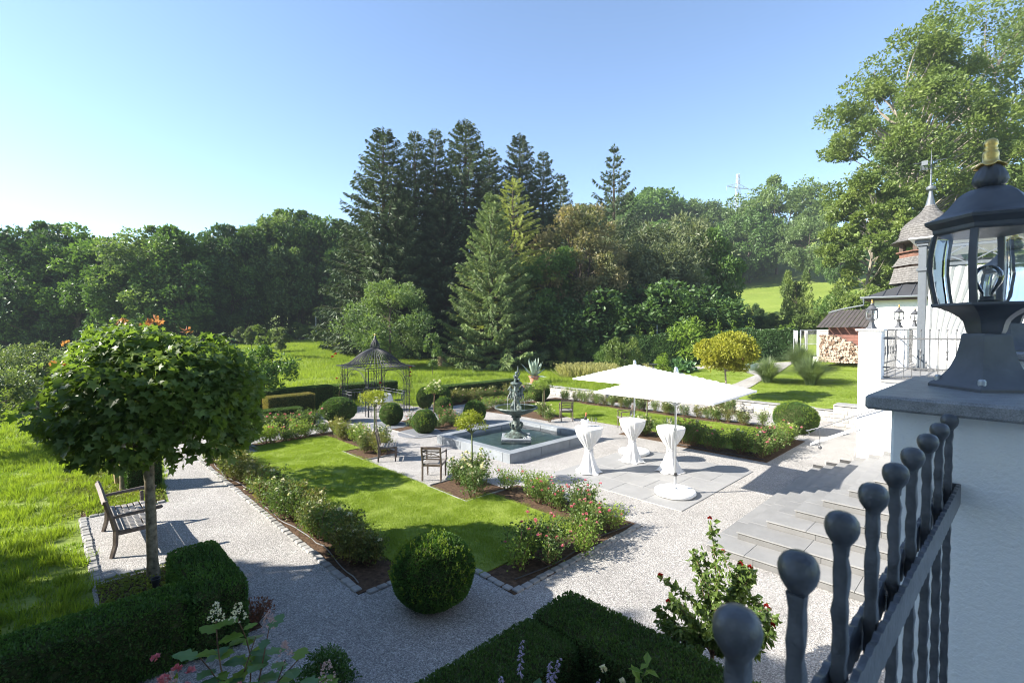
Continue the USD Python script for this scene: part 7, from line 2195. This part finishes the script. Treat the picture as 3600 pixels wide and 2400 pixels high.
# ------------------------------------------------------------------ planting on the upper lawn and before the ivy wall
def ivywall():
    rng = np.random.default_rng(71)
    V, F, k = [], [], 0
    a, b = D(2020, 1280, 36.5), D(2800, 1270, 33.4)
    n, m = 60, 8
    pts = []
    for i in range(n + 1):
        t = i / n
        x, y = a[0] + (b[0] - a[0]) * t, a[1] + (b[1] - a[1]) * t
        z0 = ground(x, y)
        top = 2.15 + 0.25 * (meshkit.noise(np.array([t * 14, 0, 0]), 3) - 0.5)
        d = np.array([b[1] - a[1], -(b[0] - a[0])])
        d = d / np.linalg.norm(d)
        for j in range(m + 1):
            h = j / m
            bulge = 0.55 * math.sin(math.pi * min(1, 0.25 + h * 0.75)) + 0.35 * (meshkit.noise(np.array([t * 22, h * 3, 5.0]), 4) - 0.5)
            V.append((x + d[0] * bulge, y + d[1] * bulge, z0 + h * top))
        V.append((x - d[0] * 0.3, y - d[1] * 0.3, z0 + top * 0.98))
    w = m + 2
    i, j = np.meshgrid(np.arange(n), np.arange(w - 1), indexing='ij')
    A = i * w + j
    q = np.stack([A, A + w, A + w + 1, A + 1], -1).reshape(-1, 4)
    q = np.vstack([q[:, [0, 1, 2]], q[:, [0, 2, 3]]])
    V = np.array(V)
    core = trimesh.Trimesh(V, q, process=False)
    fn = core.face_normals
    if fn[:, 1].mean() > 0:
        core = trimesh.Trimesh(V, q[:, ::-1], process=False)
    t = thing('ivy_hedge', 'long garden wall smothered in ivy behind the upper lawn', 'ivy wall', (0, 0, 0))
    obj('twig_core', core, 'twig', t, smooth=True)
    obj('foliage', skin(core, 26000, 0.13, 0.8, 72, 0.8, 0.9, -0.1, -0.03), 'ivy_leaf', t)
    rs = np.random.default_rng(73)
    P, Dv = [], []
    for c in range(26):
        i = int(rs.integers(0, n))
        base = V[i * w + m]
        hgt = rs.uniform(0.3, 0.9)
        m_ = 26
        tt = rs.random(m_)
        P.append(base + np.column_stack([rs.normal(0, 0.1, m_), rs.normal(0, 0.1, m_), tt * hgt]))
        Dv.append(rdir(rs, m_, -0.2))
    P, Dv = np.vstack(P), np.vstack(Dv)
    obj('upright_shoots', leafmesh(P, Dv, rs.normal(0, 1, P.shape), 0.15, 0.5), 'bright_leaf', t).SetCustomDataByKey('kind', 'stuff')


ivywall()
for i, (px, yt, dep, kd, w, lab) in enumerate([(2195, 1186, 32.0, 'shrub_pale', 0.85, 'round viburnum bush before the ivy, left of the parasol tops'), (1300, 1340, 27, 'shrub_pale', 0.8, 'yellowish bush seen through the gazebo'), (2030, 1195, 36, 'shrub', 1.0, 'leafy shrub at the left end of the ivy wall'), (1905, 1200, 37.5, 'shrub_dark', 1.1, 'dark shrub under the spruce, left of the ivy wall'), (1470, 1335, 28, 'shrub_pale', 0.9, 'rough bush right of the gazebo at the foot of the slope'),
                                               (1245, 1310, 28.5, 'shrub_pale', 1.1, 'feathery yellow green bush behind the gazebo'), (2120, 1215, 35.0, 'shrub', 0.8, 'shrub with pink flowers by the ivy wall'), (1990, 1230, 35.5, 'shrub_pale', 0.7, 'light shrub at the edge of the shaded lawn')]):
    stand(kd, lab, px, yt, dep, 300 + i, None, w, 'shrub')


def leafbush(name, label, cat, loc, r, h, seed, leaf, n, L, wd=0.6, nc=24, rc=0.35, up=False):
    rng = np.random.default_rng(seed)
    t = thing(name, label, cat, loc)
    mb = MB()
    C = []
    for k in range(nc):
        d = rdir(rng, 1, 0.0)[0]
        C.append(np.array([d[0] * r * 0.75, d[1] * r * 0.75, h * (0.15 + 0.7 * d[2] * rng.uniform(0.6, 1))]))
        limb(mb, (0, 0, 0), C[-1], 0.012, 0.005, rng, 0.12, 4, seg=4)
    C = np.array(C)
    obj('stems', mb, 'stem_brown', t)
    obj('foliage', clumped(rng, C, r * rc * rng.uniform(0.7, 1.2, nc), n // nc, L, wd, 0.9, 0.7), leaf, t)
    return t


p = gpt(2408, 1190, 35.5)
leafbush('bamboo_clump', 'bright yellow green feathery bamboo rising over the ivy wall', 'bamboo', p, 1.9, 3.6, 311, 'bright_leaf', 2600, 0.34, 0.28, 30, 0.3)
p = gpt(2330, 1290, 31.5)
leafbush('bright_shrub', 'small bright green upright shrub before the ivy wall', 'shrub', p, 0.55, 1.35, 312, 'bright_leaf', 1100, 0.12, 0.5, 20, 0.4)
p = gpt(2400, 1292, 31.0)
leafbush('rhubarb', 'clump of big glossy rhubarb like leaves before the ivy wall', 'plant', p, 0.6, 0.85, 313, 'hosta_leaf', 260, 0.34, 0.6, 14, 0.4)
p = gpt(2272, 1296, 31.0)
leafbush('fern_clump', 'low tawny fern clump beside the bird bath', 'plant', p, 0.5, 0.6, 314, 'lavender', 500, 0.16, 0.3, 16, 0.4)
p = gpt(2297, 1306, 30.3)
bb = thing('bird_bath', 'small dark bird bath on a baluster before the bright shrub', 'bird bath', p)
obj('baluster', MB().lathe([(0.0, 0.0), (0.15, 0.0), (0.13, 0.05), (0.06, 0.1), (0.05, 0.3), (0.09, 0.42), (0.05, 0.55), (0.07, 0.62)], 16), 'iron', bb, smooth=40)
obj('bowl', MB().lathe([(0.0, 0.62), (0.12, 0.63), (0.27, 0.70), (0.30, 0.74), (0.27, 0.74), (0.1, 0.68), (0.0, 0.67)], 24), 'iron', bb, smooth=40)
# lavender drift
rng = np.random.default_rng(315)
p = gpt(2062, 1306, 30.5)
t = thing('lavender_drift', 'broad faded lavender bush on the upper lawn left of the viburnum', 'lavender', p)
n = 1500
P = np.column_stack([rng.uniform(-1.7, 1.7, n), rng.uniform(-0.8, 0.8, n), np.zeros(n)])
P = P[(P[:, 0] / 1.7) ** 2 + (P[:, 1] / 0.8) ** 2 < 1]
d = np.column_stack([P[:, 0] * 0.35, P[:, 1] * 0.5, np.full(len(P), 1.0)]) + rng.normal(0, 0.22, (len(P), 3))
obj('stalks', leafmesh(P, d, rng.normal(0, 1, P.shape), rng.uniform(0.55, 1.0, len(P)), 0.05, 0.0), 'lavender', t)
q = P + unit(d) * rng.uniform(0.25, 0.95, (len(P), 1))
obj('leaf_mass', leafmesh(np.repeat(q, 3, 0), np.repeat(d, 3, 0) + rng.normal(0, 0.6, (len(q) * 3, 3)), rng.normal(0, 1, (len(q) * 3, 3)), 0.12, 0.35), 'lavender', t)


def reedgrass(label, px, py, dep, r, h, seed):
    p = gpt(px, py, dep, -0.02)
    rng = np.random.default_rng(seed)
    t = thing('ornamental_grass', label, 'ornamental grass', p, 0, 'clumps of ornamental grass on the upper lawn')
    n = 1500
    a = rng.uniform(0, 6.283, n)
    q = rng.random(n) ** 0.7
    base = np.column_stack([np.cos(a) * 0.28 * q * rng.random(n), np.sin(a) * 0.28 * q * rng.random(n), np.zeros(n)])
    L = h * rng.uniform(0.75, 1.15, n)
    out = 0.25 + 1.25 * q
    V, F = [], []
    seg = 5
    wdt = 0.011
    tt = np.linspace(0, 1, seg + 1)
    dirv = np.column_stack([np.cos(a), np.sin(a)])
    sdv = np.column_stack([-np.sin(a), np.cos(a), np.zeros(n)])
    for s in range(seg + 1):
        x = tt[s]
        hor = (out * r * (x ** 1.7))[:, None] * dirv
        z = L * (x - 0.62 * (q ** 1.2) * x ** 2.4)
        c = base + np.column_stack([hor, z])
        w = wdt * (1 - x) ** 0.6 + 0.001
        V.append(c + sdv * w)
        V.append(c - sdv * w)
    V = np.stack(V, 1)
    f0 = []
    for s in range(seg):
        f0 += [(2 * s, 2 * s + 1, 2 * s + 3), (2 * s, 2 * s + 3, 2 * s + 2)]
    f = (np.array(f0)[None] + (np.arange(n) * (2 * seg + 2))[:, None, None]).reshape(-1, 3)
    obj('blades', (V.reshape(-1, 3), f), 'reed_blade', t).SetCustomDataByKey('kind', 'stuff')
    return t


reedgrass('left ornamental grass clump beside the gravel path on the upper lawn', 2697, 1346, 25.2, 0.85, 1.40, 321)
reedgrass('front right ornamental grass clump, largest on the upper lawn', 2850, 1362, 24.4, 1.0, 1.55, 322)
reedgrass('rear right ornamental grass clump, behind the largest one', 2812, 1300, 28.2, 0.95, 1.7, 323)

# gravel path on the upper lawn
pts = [D(2455, 1392, 23.6), D(2590, 1345, 25.6), D(2655, 1308, 27.6), D(2560, 1283, 31.5), D(2400, 1296, 31.8), D(2400, 1290, 33.2), D(2740, 1272, 32.6), D(2800, 1272, 32.2), D(2750, 1300, 28.6), D(2640, 1355, 24.4), D(2560, 1395, 22.9)]
tag(obj('gravel_path', sheet(Polygon([tuple(q[:2]) for q in pts]).buffer(0), lambda q: hill(q) + 0.03, np.arange(0, 40, 0.5), np.arange(15, 42, 0.5)), 'gravel'), kind='structure')
p = gpt(2640, 1276, 29.6)
pb = thing('planter_bowl', 'blue green glazed planter bowl on the upper path, left of the ornamental grasses', 'planter', p)
simple('glaze', (0.20, 0.28, 0.27), 0.25, var=0.2)
obj('bowl', MB().lathe([(0.0, 0.0), (0.22, 0.0), (0.28, 0.08), (0.42, 0.34), (0.44, 0.40), (0.40, 0.40), (0.36, 0.33), (0.0, 0.32)], 28), 'glaze', pb, smooth=40)
pf = leafbush('geranium', 'pink geranium in the glazed planter bowl', 'flower', p + (0, 0, 0.33), 0.36, 0.40, 331, 'bright_leaf', 320, 0.08)
rng = np.random.default_rng(332)
for k in range(9):
    obj('bloom', bloom(rng, np.array([rng.normal(0, 0.18), rng.normal(0, 0.18), rng.uniform(0.3, 0.48)]), 0.09), 'petal_pink', pf)
p = gpt(1552, 1262, 37)
sp_ = thing('tree_stump', 'tall weathered tree stump under the spruces right of the gazebo', 'stump', p)
obj('trunk', MB().lathe([(0.0, -0.1), (0.42, -0.1), (0.34, 0.1), (0.30, 0.6), (0.27, 1.05), (0.24, 1.12), (0.0, 1.14)], 14), 'stake_wood', sp_, smooth=40)
p = gpt(1520, 1328, 30)
tr, cr = broadleaf(341, 2.7, 0.42, 0.5, 16, 60, 0.17, rc=0.4, r0=0.02, low=0.8)
plant('young_tree', 'thin young tree at the foot of the slope between gazebo and pale spruce', 'tree', [('trunk', tr, 'bark'), ('crown', cr, 'tree_pale')], p)

# agave in a terracotta pot on the wall head
wp_ = W(20.75, 19.45, 0)
ag = thing('plant_pot', 'tall terracotta pot with the agave on the lawn edge behind the fountain', 'pot', (wp_[0], wp_[1], 0.44))
obj('pot', MB().lathe([(0.0, 0.0), (0.20, 0.0), (0.27, 0.40), (0.31, 0.42), (0.32, 0.50), (0.29, 0.50), (0.27, 0.44), (0.0, 0.43)], 28), 'terracotta', ag, smooth=40)
obj('soil', MB().lathe([(0.0, 0.455), (0.27, 0.45)], 20), 'soil', ag)
av = thing('agave', 'grey green agave with long pointed leaves in the terracotta pot', 'agave', (wp_[0], wp_[1], 0.88))
rng = np.random.default_rng(351)
for k in range(30):
    a = k * 2.399
    q = k / 30
    L = rng.uniform(0.85, 1.12) * (0.75 + 0.35 * math.sin(math.pi * min(1, q * 1.2 + 0.1)))
    el = math.radians(86 - 62 * q ** 1.2 + rng.normal(0, 5))
    if k > 25:
        el = math.radians(rng.uniform(2, 18))
    dv = np.array([math.cos(a) * math.cos(el), math.sin(a) * math.cos(el), math.sin(el)])
    sv = np.array([-math.sin(a), math.cos(a), 0])
    nv = np.cross(sv, dv)
    n = 9
    V = []
    for i in range(n + 1):
        x = i / n
        w = 0.075 * (0.72 + 1.1 * x) * (1 - x ** 2.4) + 0.002
        bend = -0.10 * L * x ** 2 * math.cos(el) - (0.25 * L * max(0, x - 0.6) ** 1.5 if k > 25 else 0)
        c = dv * L * x + np.array([0, 0, bend]) + dv * 0.03
        V += [c + sv * w + nv * 0.035 * (w / 0.08), c - nv * 0.006, c - sv * w + nv * 0.035 * (w / 0.08), c - nv * (0.02 * (1 - x) + 0.006)]
    i, j = np.meshgrid(np.arange(n), np.arange(4), indexing='ij')
    A, B = i * 4 + j, i * 4 + (j + 1) % 4
    obj('leaf', MB().add(np.array(V), np.stack([A, B, B + 4, A + 4], -1).reshape(-1, 4)), 'agave_leaf', av, smooth=35)

# red climbing rose on the gazebo
cr_ = gthing('climbing_rose', 'red climbing rose on the posts of the iron gazebo', 'climbing rose', 10.71, 19.79)
mb, P = MB(), []
rng = np.random.default_rng(361)
for (x, y) in ((-1.0, 1.25), (1.0, -1.25), (1.0, 1.25)):
    for k in range(3):
        pts = [(x + rng.normal(0, 0.1), y + rng.normal(0, 0.1), z) for z in np.linspace(0, rng.uniform(1.9, 2.5), 7)]
        mb.tube(pts, np.linspace(0.009, 0.004, 7), 4)
        q = np.array(pts)
        t = rng.uniform(1.0, 6, 42)
        P.append(np.stack([np.interp(t, np.arange(7), q[:, i]) for i in range(3)], 1) + rng.normal(0, 0.10, (42, 3)))
obj('stems', mb, 'stem_brown', cr_)
P = np.vstack(P)
obj('foliage', leafmesh(P, rng.normal(0, 1, P.shape), rng.normal(0, 1, P.shape), 0.075, 0.6), 'rose_bright', cr_)
for (x, y, z) in [(-1.15, 1.5, 2.55), (-1.25, 1.6, 2.42), (-0.4, 0.9, 2.35), (1.05, -1.2, 1.75), (1.02, -1.22, 1.6), (-1.15, 1.35, 1.45), (0.9, 1.2, 1.1), (1.0, -1.3, 2.0)]:
    obj('bloom', bloom(rng, (x, y, z), 0.065), 'petal_red', cr_)

# ------------------------------------------------------------------ foreground planting
def stemplant(t, rng, base, tip, nleaf, L, wd, leaf, stem='stem_green', r0=0.006, t0=0.2, pitch=0.2, flat=False):
    mb = MB()
    p = limb(mb, base, tip, r0, r0 * 0.5, rng, 0.15, 7, seg=5)
    obj('stem', mb, stem, t)
    x = np.linspace(t0, 0.98, nleaf) * 6
    b = np.stack([np.interp(x, np.arange(7), p[:, i]) for i in range(3)], 1)
    a = np.arange(nleaf) * 2.4 + rng.uniform(0, 6)
    d = np.column_stack([np.cos(a), np.sin(a), np.full(nleaf, pitch)]) + rng.normal(0, 0.2, (nleaf, 3))
    return b, d, p


# oak leaved hydrangea, bottom left
hp = D(800, 2420, 4.15)
hy = thing('oakleaf_hydrangea', 'oak leaved hydrangea with white and pink panicles at the bottom left', 'hydrangea', (hp[0], hp[1], 0.0))
rng = np.random.default_rng(371)
OAK = np.array([(0, 0), (0.12, 0.10), (0.22, 0.30), (0.38, 0.22), (0.50, 0.40), (0.66, 0.24), (0.80, 0.22), (1.0, 0.0)])
OAK = np.vstack([OAK, OAK[1:-1][::-1] * (1, -1)])


def lobed(P, d, s, L, shape, cup=0.25):
    P, d = np.asarray(P, float), unit(np.asarray(d, float))
    s = unit(s - d * (s * d).sum(-1, keepdims=True))
    nr = np.cross(s, d)
    nr = nr * np.where(nr[:, 2:] < 0, -1, 1)
    k = len(shape)
    z = -cup * shape[:, 0] ** 2 * 0.5 + cup * np.abs(shape[:, 1]) * 0.4
    pts = np.vstack([np.column_stack([shape, z]), [0.45, 0, -cup * 0.1]])
    v = P[:, None] + (d[:, None] * pts[None, :, :1] + s[:, None] * pts[None, :, 1:2] + nr[:, None] * pts[None, :, 2:]) * np.broadcast_to(L, len(P))[:, None, None]
    j = np.arange(k)
    f0 = np.stack([np.full(k, k), j, (j + 1) % k], 1)
    return v.reshape(-1, 3), (f0[None] + (np.arange(len(P)) * (k + 1))[:, None, None]).reshape(-1, 3)


heads = [((-0.03, -0.1, 1.22), 'petal_white'), ((0.13, -0.05, 1.20), 'petal_white'), ((0.36, 0.02, 1.08), 'petal_blush'), ((0.58, -0.15, 0.92), 'petal_blush'), ((0.95, -0.2, 0.80), 'petal_blush'), ((0.30, -0.35, 0.72), 'petal_pink'), ((0.75, -0.45, 0.62), 'petal_white'), ((-0.25, -0.35, 0.80), 'petal_blush'), ((0.1, -0.3, 0.85), None), ((0.45, -0.25, 0.80), None), ((0.2, 0.1, 0.95), None), ((-0.15, -0.15, 0.95), None), ((0.6, 0.05, 0.78), None), ((0.8, -0.1, 0.70), None), ((0.0, -0.45, 0.65), None), ((0.5, -0.45, 0.62), None)]
for k, (tip, pm) in enumerate(heads):
    tip = np.array(tip)
    b, d, p = stemplant(hy, rng, (rng.normal(0.2, 0.15), rng.normal(-0.1, 0.1), 0), tip, 10, 0.2, 0.6, None, 'stem_brown', 0.009, 0.35)
    s = np.cross(d, (0, 0, 1.0))
    for i in range(len(b)):
        obj('leaf', lobed(b[i:i + 1], d[i:i + 1], s[i:i + 1], rng.uniform(0.12, 0.22), OAK), 'bright_leaf' if k < 2 or rng.random() < 0.3 else 'hosta_leaf', hy)
    if pm is None:
        continue
    fl = MB()
    for q in range(46):
        x = rng.random()
        a = rng.uniform(0, 6.28)
        r = 0.055 * (1 - x) + 0.012
        c = tip + np.array([r * math.cos(a), r * math.sin(a), x * 0.15])
        dd = rdir(rng, 4, -0.3)
        fl.add(*leafmesh(np.repeat(c[None], 4, 0), dd, rng.normal(0, 1, (4, 3)), rng.uniform(0.010, 0.019), 0.9))
    tag(obj('flower_panicle', fl, pm if k > 1 or True else pm, hy), kind='stuff')
p = W(1.93, 4.72, 0)
leafbush('box_shrub', 'small loose box shrub among the hydrangea stems at the bottom left', 'shrub', p, 0.34, 0.50, 376, 'box_leaf', 4200, 0.030, 0.6, 30, 0.34)
# magenta phlox at the very bottom left
p = D(560, 2470, 4.0)
px_ = leafbush('phlox', 'magenta phlox flowers low in the bottom left corner before the hedge', 'flower', (p[0], p[1], 0.15), 0.28, 0.55, 373, 'bright_leaf', 300, 0.07)
for k in range(9):
    obj('bloom', bloom(rng, np.array([rng.normal(0.05, 0.13), rng.normal(0, 0.1), rng.uniform(0.45, 0.66)]), 0.04), 'petal_pink', px_)
# reddish barberry by the hedge end
p = G(905, 2190)
leafbush('barberry', 'small reddish barberry on the gravel at the right end of the left hedge', 'shrub', (p[0], p[1], 0), 0.2, 0.36, 374, 'bramble_red', 500, 0.035)

# hostas with lilac flower spikes, bottom centre
for i, (px, py, dep, lab) in enumerate([(1860, 2420, 3.55, 'hosta with broad leaves and lilac flower spikes at the bottom centre'), (2090, 2470, 3.5, 'smaller hosta with lilac spikes right of the first one')]):
    p = D(px, py, dep)
    z0 = p[2] - 0.30
    hs = thing('hosta', lab, 'hosta', (p[0], p[1], z0), 40 * i, 'hostas at the bottom centre')
    for k in range(17):
        a = k * 2.4
        el = rng.uniform(0.35, 1.1)
        d = np.array([[math.cos(a) * math.cos(el), math.sin(a) * math.cos(el), math.sin(el)]])
        sh = np.array([(0, 0), (0.12, 0.16), (0.32, 0.29), (0.55, 0.28), (0.78, 0.17), (1.0, 0)])
        sh = np.vstack([sh, sh[1:-1][::-1] * (1, -1)])
        obj('leaf', lobed(np.array([[0.04 * math.cos(a), 0.04 * math.sin(a), 0.02]]), d, np.cross(d, (0, 0, 1.0)), rng.uniform(0.22, 0.34), sh, 0.5), 'hosta_leaf', hs)
    spikes = [(-0.05, 0.1, 0.62), (0.16, 0.03, 0.50), (-0.22, -0.02, 0.42), (0.24, 0.12, 0.46)] if i == 0 else [(0.05, 0.0, 0.46), (-0.12, 0.06, 0.40)]
    for tip in spikes:
        mb = MB()
        p6 = limb(mb, (tip[0] * 0.3, tip[1] * 0.3, 0), tip, 0.004, 0.002, rng, 0.06, 6, seg=5)
        obj('flower_stalk', mb, 'stem_green', hs)
        fl = MB()
        for q in range(22):
            x = 0.58 + 0.42 * q / 22
            c = np.array([np.interp(x * 5, np.arange(6), p6[:, j]) for j in range(3)])
            a = q * 2.4
            d = np.array([[math.cos(a), math.sin(a), -0.7]])
            fl.add(*leafmesh(np.repeat(c[None], 3, 0), np.repeat(d, 3, 0) + rng.normal(0, 0.25, (3, 3)), rng.normal(0, 1, (3, 3)), 0.045 * (1.15 - x * 0.5), 0.4))
        tag(obj('flower_spike', fl, 'petal_lilac', hs), kind='stuff')
# lantana standard, bottom right of centre
lp = D(2500, 2380, 4.9)
la = thing('lantana', 'tall lantana shrub with small red flower heads before the stairs', 'shrub', (lp[0], lp[1], 0), 0)
mb = MB().tube([(0, 0, 0), (0.01, 0.0, 0.35), (0.0, 0.01, 0.62)], [0.022, 0.02, 0.018], 7)
P, Dv = [], []
tips = []
for k in range(40):
    d = rdir(rng, 1, -0.5)[0]
    tip = np.array([d[0] * 0.56, d[1] * 0.56, 0.86 + d[2] * 0.52 + (0.30 if k % 9 == 0 else 0)])
    if k == 0:
        tip = np.array([-0.03, 0.0, 1.74])
    pp = limb(mb, (0, 0.0, 0.30 + rng.uniform(0, 0.25)), tip, 0.008, 0.003, rng, 0.16, 7, seg=4)
    tips.append(tip)
    m = 130
    t = rng.uniform(1.6, 6.0, m)
    P.append(np.stack([np.interp(t, np.arange(7), pp[:, i]) for i in range(3)], 1) + rng.normal(0, 0.018, (m, 3)))
    Dv.append(rng.normal(0, 0.7, (m, 3)) + d * 0.6 + (0, 0, -0.45))
obj('trunk', mb, 'stem_brown', la)
P, Dv = np.vstack(P), np.vstack(Dv)
obj('foliage', leafmesh(P, Dv, rng.normal(0, 1, P.shape), rng.uniform(0.045, 0.085, len(P)), 0.6, 0.25), 'rose_leaf', la)
for k in range(0, 40, 3):
    if tips[k][2] > 0.85:
        obj('flower_head', bloom(rng, tips[k] + (0, 0, 0.02), 0.026, 18), 'lantana_head', la)
# mixed summer flowers at the bottom edge
for i, (px, py, dep, pm, lf, lab) in enumerate([(2180, 2440, 3.5, 'petal_white', 'bright_leaf', 'pale pink hydrangea head low at the bottom edge'), (2300, 2440, 3.6, 'petal_red', 'bright_leaf', 'dark red summer flowers at the bottom edge left of the first fence ball'), (2420, 2450, 3.6, 'petal_pink', 'hosta_leaf', 'magenta summer flowers at the bottom edge behind the first fence ball')]):
    p = D(px, py, dep)
    fb = leafbush('summer_flowers', lab, 'flowers', (p[0], p[1], p[2] - 0.32), 0.2, 0.34, 380 + i, lf, 240, 0.075, 0.55, 16, 0.4)
    for k in range(11):
        obj('bloom', bloom(rng, np.array([rng.normal(0, 0.10), rng.normal(0, 0.10), rng.uniform(0.28, 0.40)]), 0.032), pm, fb)
p = D(2270, 2380, 3.7)
hl = thing('leafy_shoot', 'bright green leafy shoot standing over the bottom centre hedge', 'plant', (p[0], p[1], p[2] - 0.5))
b, d, _ = stemplant(hl, rng, (0, 0, 0), (0.03, 0, 0.62), 12, 0.1, 0.5, None, 'stem_green', 0.006, 0.5, 0.35)
for i in range(len(b)):
    obj('leaf', leafmesh(b[i:i + 1], d[i:i + 1], np.cross(d[i:i + 1], (0, 0, 1.0)), rng.uniform(0.10, 0.16), 0.45), 'bright_leaf', hl)

# ground cover under the maples
for lab, poly in [('low yellow green ground cover under the round maple', [(0.5, 6.85), (1.2, 6.85), (1.2, 7.8), (1.9, 7.9), (1.9, 9.1), (0.5, 9.1)]), ('low yellow green ground cover by the second maple and the path', [(0.2, 12.7), (1.85, 12.65), (1.95, 13.4), (1.4, 13.8), (1.3, 14.6), (2.2, 16.4), (0.2, 16.4)])]:
    g = uvpoly(poly)
    rng = np.random.default_rng(int(poly[0][1] * 10))
    n = int(g.area * 1500)
    b = g.bounds
    q = np.column_stack([rng.uniform(b[0], b[2], n * 3), rng.uniform(b[1], b[3], n * 3)])
    q = q[shapely.contains_xy(g, q[:, 0], q[:, 1])][:n]
    hgt = 0.02 + 0.07 * meshkit.noise(np.column_stack([q * 4, np.zeros(len(q))]), 3) * rng.random(len(q))
    P = np.column_stack([q, hgt])
    d = rng.normal(0, 1, P.shape) * (1, 1, 0.4) + (0, 0, 0.3)
    o = obj('ground_cover', leafmesh(P, d, rng.normal(0, 1, P.shape), rng.uniform(0.025, 0.05, len(P)), 0.8), 'cover_leaf')
    tag(o, kind='stuff')

# ------------------------------------------------------------------ grass
def tuft(seed, n, rad, h, w):
    rng = np.random.default_rng(seed)
    a = rng.uniform(0, 6.283, n)
    q = np.sqrt(rng.random(n)) * rad
    P = np.column_stack([q * np.cos(a), q * np.sin(a), np.full(n, -0.005)])
    L = h * rng.uniform(0.5, 1.25, n)
    d = rng.normal(0, 0.33, (n, 3)) + (0.12, 0.05, 1)
    d = unit(d)
    s = unit(np.column_stack([rng.normal(0, 1, n), rng.normal(0, 1, n), np.zeros(n)])) * w
    v = np.stack([P + s, P - s, P + d * L[:, None] + np.array([0.1, 0, -0.06]) * L[:, None]], 1).reshape(-1, 3)
    return v, np.arange(n * 3).reshape(-1, 3)


def grass_on(poly, dens, rng):
    b = poly.bounds
    n = int((b[2] - b[0]) * (b[3] - b[1]) * dens)
    q = np.column_stack([rng.uniform(b[0], b[2], n), rng.uniform(b[1], b[3], n)])
    shapely.prepare(poly)
    return q[shapely.contains_xy(poly, q[:, 0], q[:, 1])]


rng = np.random.default_rng(801)
q = np.vstack([grass_on(uvpoly(FL_LAWN).buffer(-0.05), 55, rng)])
scatter('lawn_grass', [tuft(1, 130, 0.17, 0.045, 0.0028), tuft(2, 130, 0.17, 0.05, 0.0028), tuft(3, 110, 0.16, 0.042, 0.003)], ['lawn_blade'] * 3, np.column_stack([q, np.full(len(q), 0.03)]), rng.uniform(0, 6.28, len(q)), rng.uniform(0.8, 1.25, len(q)))
q = grass_on(uvpoly(BR_LAWN).buffer(-0.05), 26, rng)
scatter('lawn_grass', [tuft(4, 110, 0.22, 0.055, 0.004), tuft(5, 110, 0.22, 0.05, 0.004)], ['lawn_blade'] * 2, np.column_stack([q, np.full(len(q), 0.03)]), rng.uniform(0, 6.28, len(q)), rng.uniform(0.8, 1.25, len(q)))
view = Polygon([(-8, 3), (-46, 42), (-22, 58), (4, 40), (8, 30), (2, 20), (-4, 4)])
md = view.difference(GPOLY.buffer(0.05))
near = md.intersection(sbox(-30, -5, 10, 17))
q = grass_on(near, 26, rng)
scatter('meadow_grass', [tuft(6, 90, 0.22, 0.10, 0.006), tuft(7, 80, 0.2, 0.15, 0.007), tuft(8, 60, 0.14, 0.22, 0.009), tuft(13, 60, 0.20, 0.07, 0.012)], ['meadow_blade', 'meadow_blade', 'lawn_blade', 'bright_leaf'], np.column_stack([q, hill(q)]), rng.uniform(0, 6.28, len(q)), rng.uniform(0.7, 1.2, len(q)))
far = md.difference(sbox(-30, -5, 10, 17))
q = grass_on(far, 7, rng)
scatter('meadow_grass', [tuft(9, 90, 0.5, 0.20, 0.009), tuft(10, 80, 0.5, 0.26, 0.009)], ['meadow_blade'] * 2, np.column_stack([q, hill(q)]), rng.uniform(0, 6.28, len(q)), rng.uniform(0.6, 1.3, len(q)))
up = Polygon([(1.2, 29), (5, 24.6), (9.6, 25), (10.3, 22), (12.6, 19.2), (19, 17), (26, 27), (24, 33), (10, 36), (2, 36)]).difference(GPOLY.buffer(0.4))
up = up.difference(Polygon([tuple(a[:2]) for a in pts]).buffer(0)) if False else up
q = grass_on(up, 9, rng)
pth = Polygon([tuple(D(a, b, c)[:2]) for a, b, c in [(2455, 1392, 23.6), (2590, 1345, 25.6), (2655, 1308, 27.6), (2560, 1283, 31.5), (2400, 1296, 31.8), (2400, 1290, 33.2), (2740, 1272, 32.6), (2800, 1272, 32.2), (2750, 1300, 28.6), (2640, 1355, 24.4), (2560, 1395, 22.9)]]).buffer(0.25)
q = q[~shapely.contains_xy(pth, q[:, 0], q[:, 1])]
scatter('upper_lawn_grass', [tuft(11, 110, 0.36, 0.07, 0.006), tuft(12, 110, 0.36, 0.06, 0.006)], ['lawn_blade'] * 2, np.column_stack([q, hill(q)]), rng.uniform(0, 6.28, len(q)), rng.uniform(0.8, 1.2, len(q)))

# ------------------------------------------------------------------ the air
mat('haze_air', {'v': ('principled_volume', {'color': (0.80, 0.89, 1.0), 'density': 0.00032, 'anisotropy': 0.0})}, [], surface=None, volume='v.volume')
hz = obj('haze', MB().box((-275, -75, -12), (300, 350, 82)), 'haze_air')
tag(hz, kind='stuff')
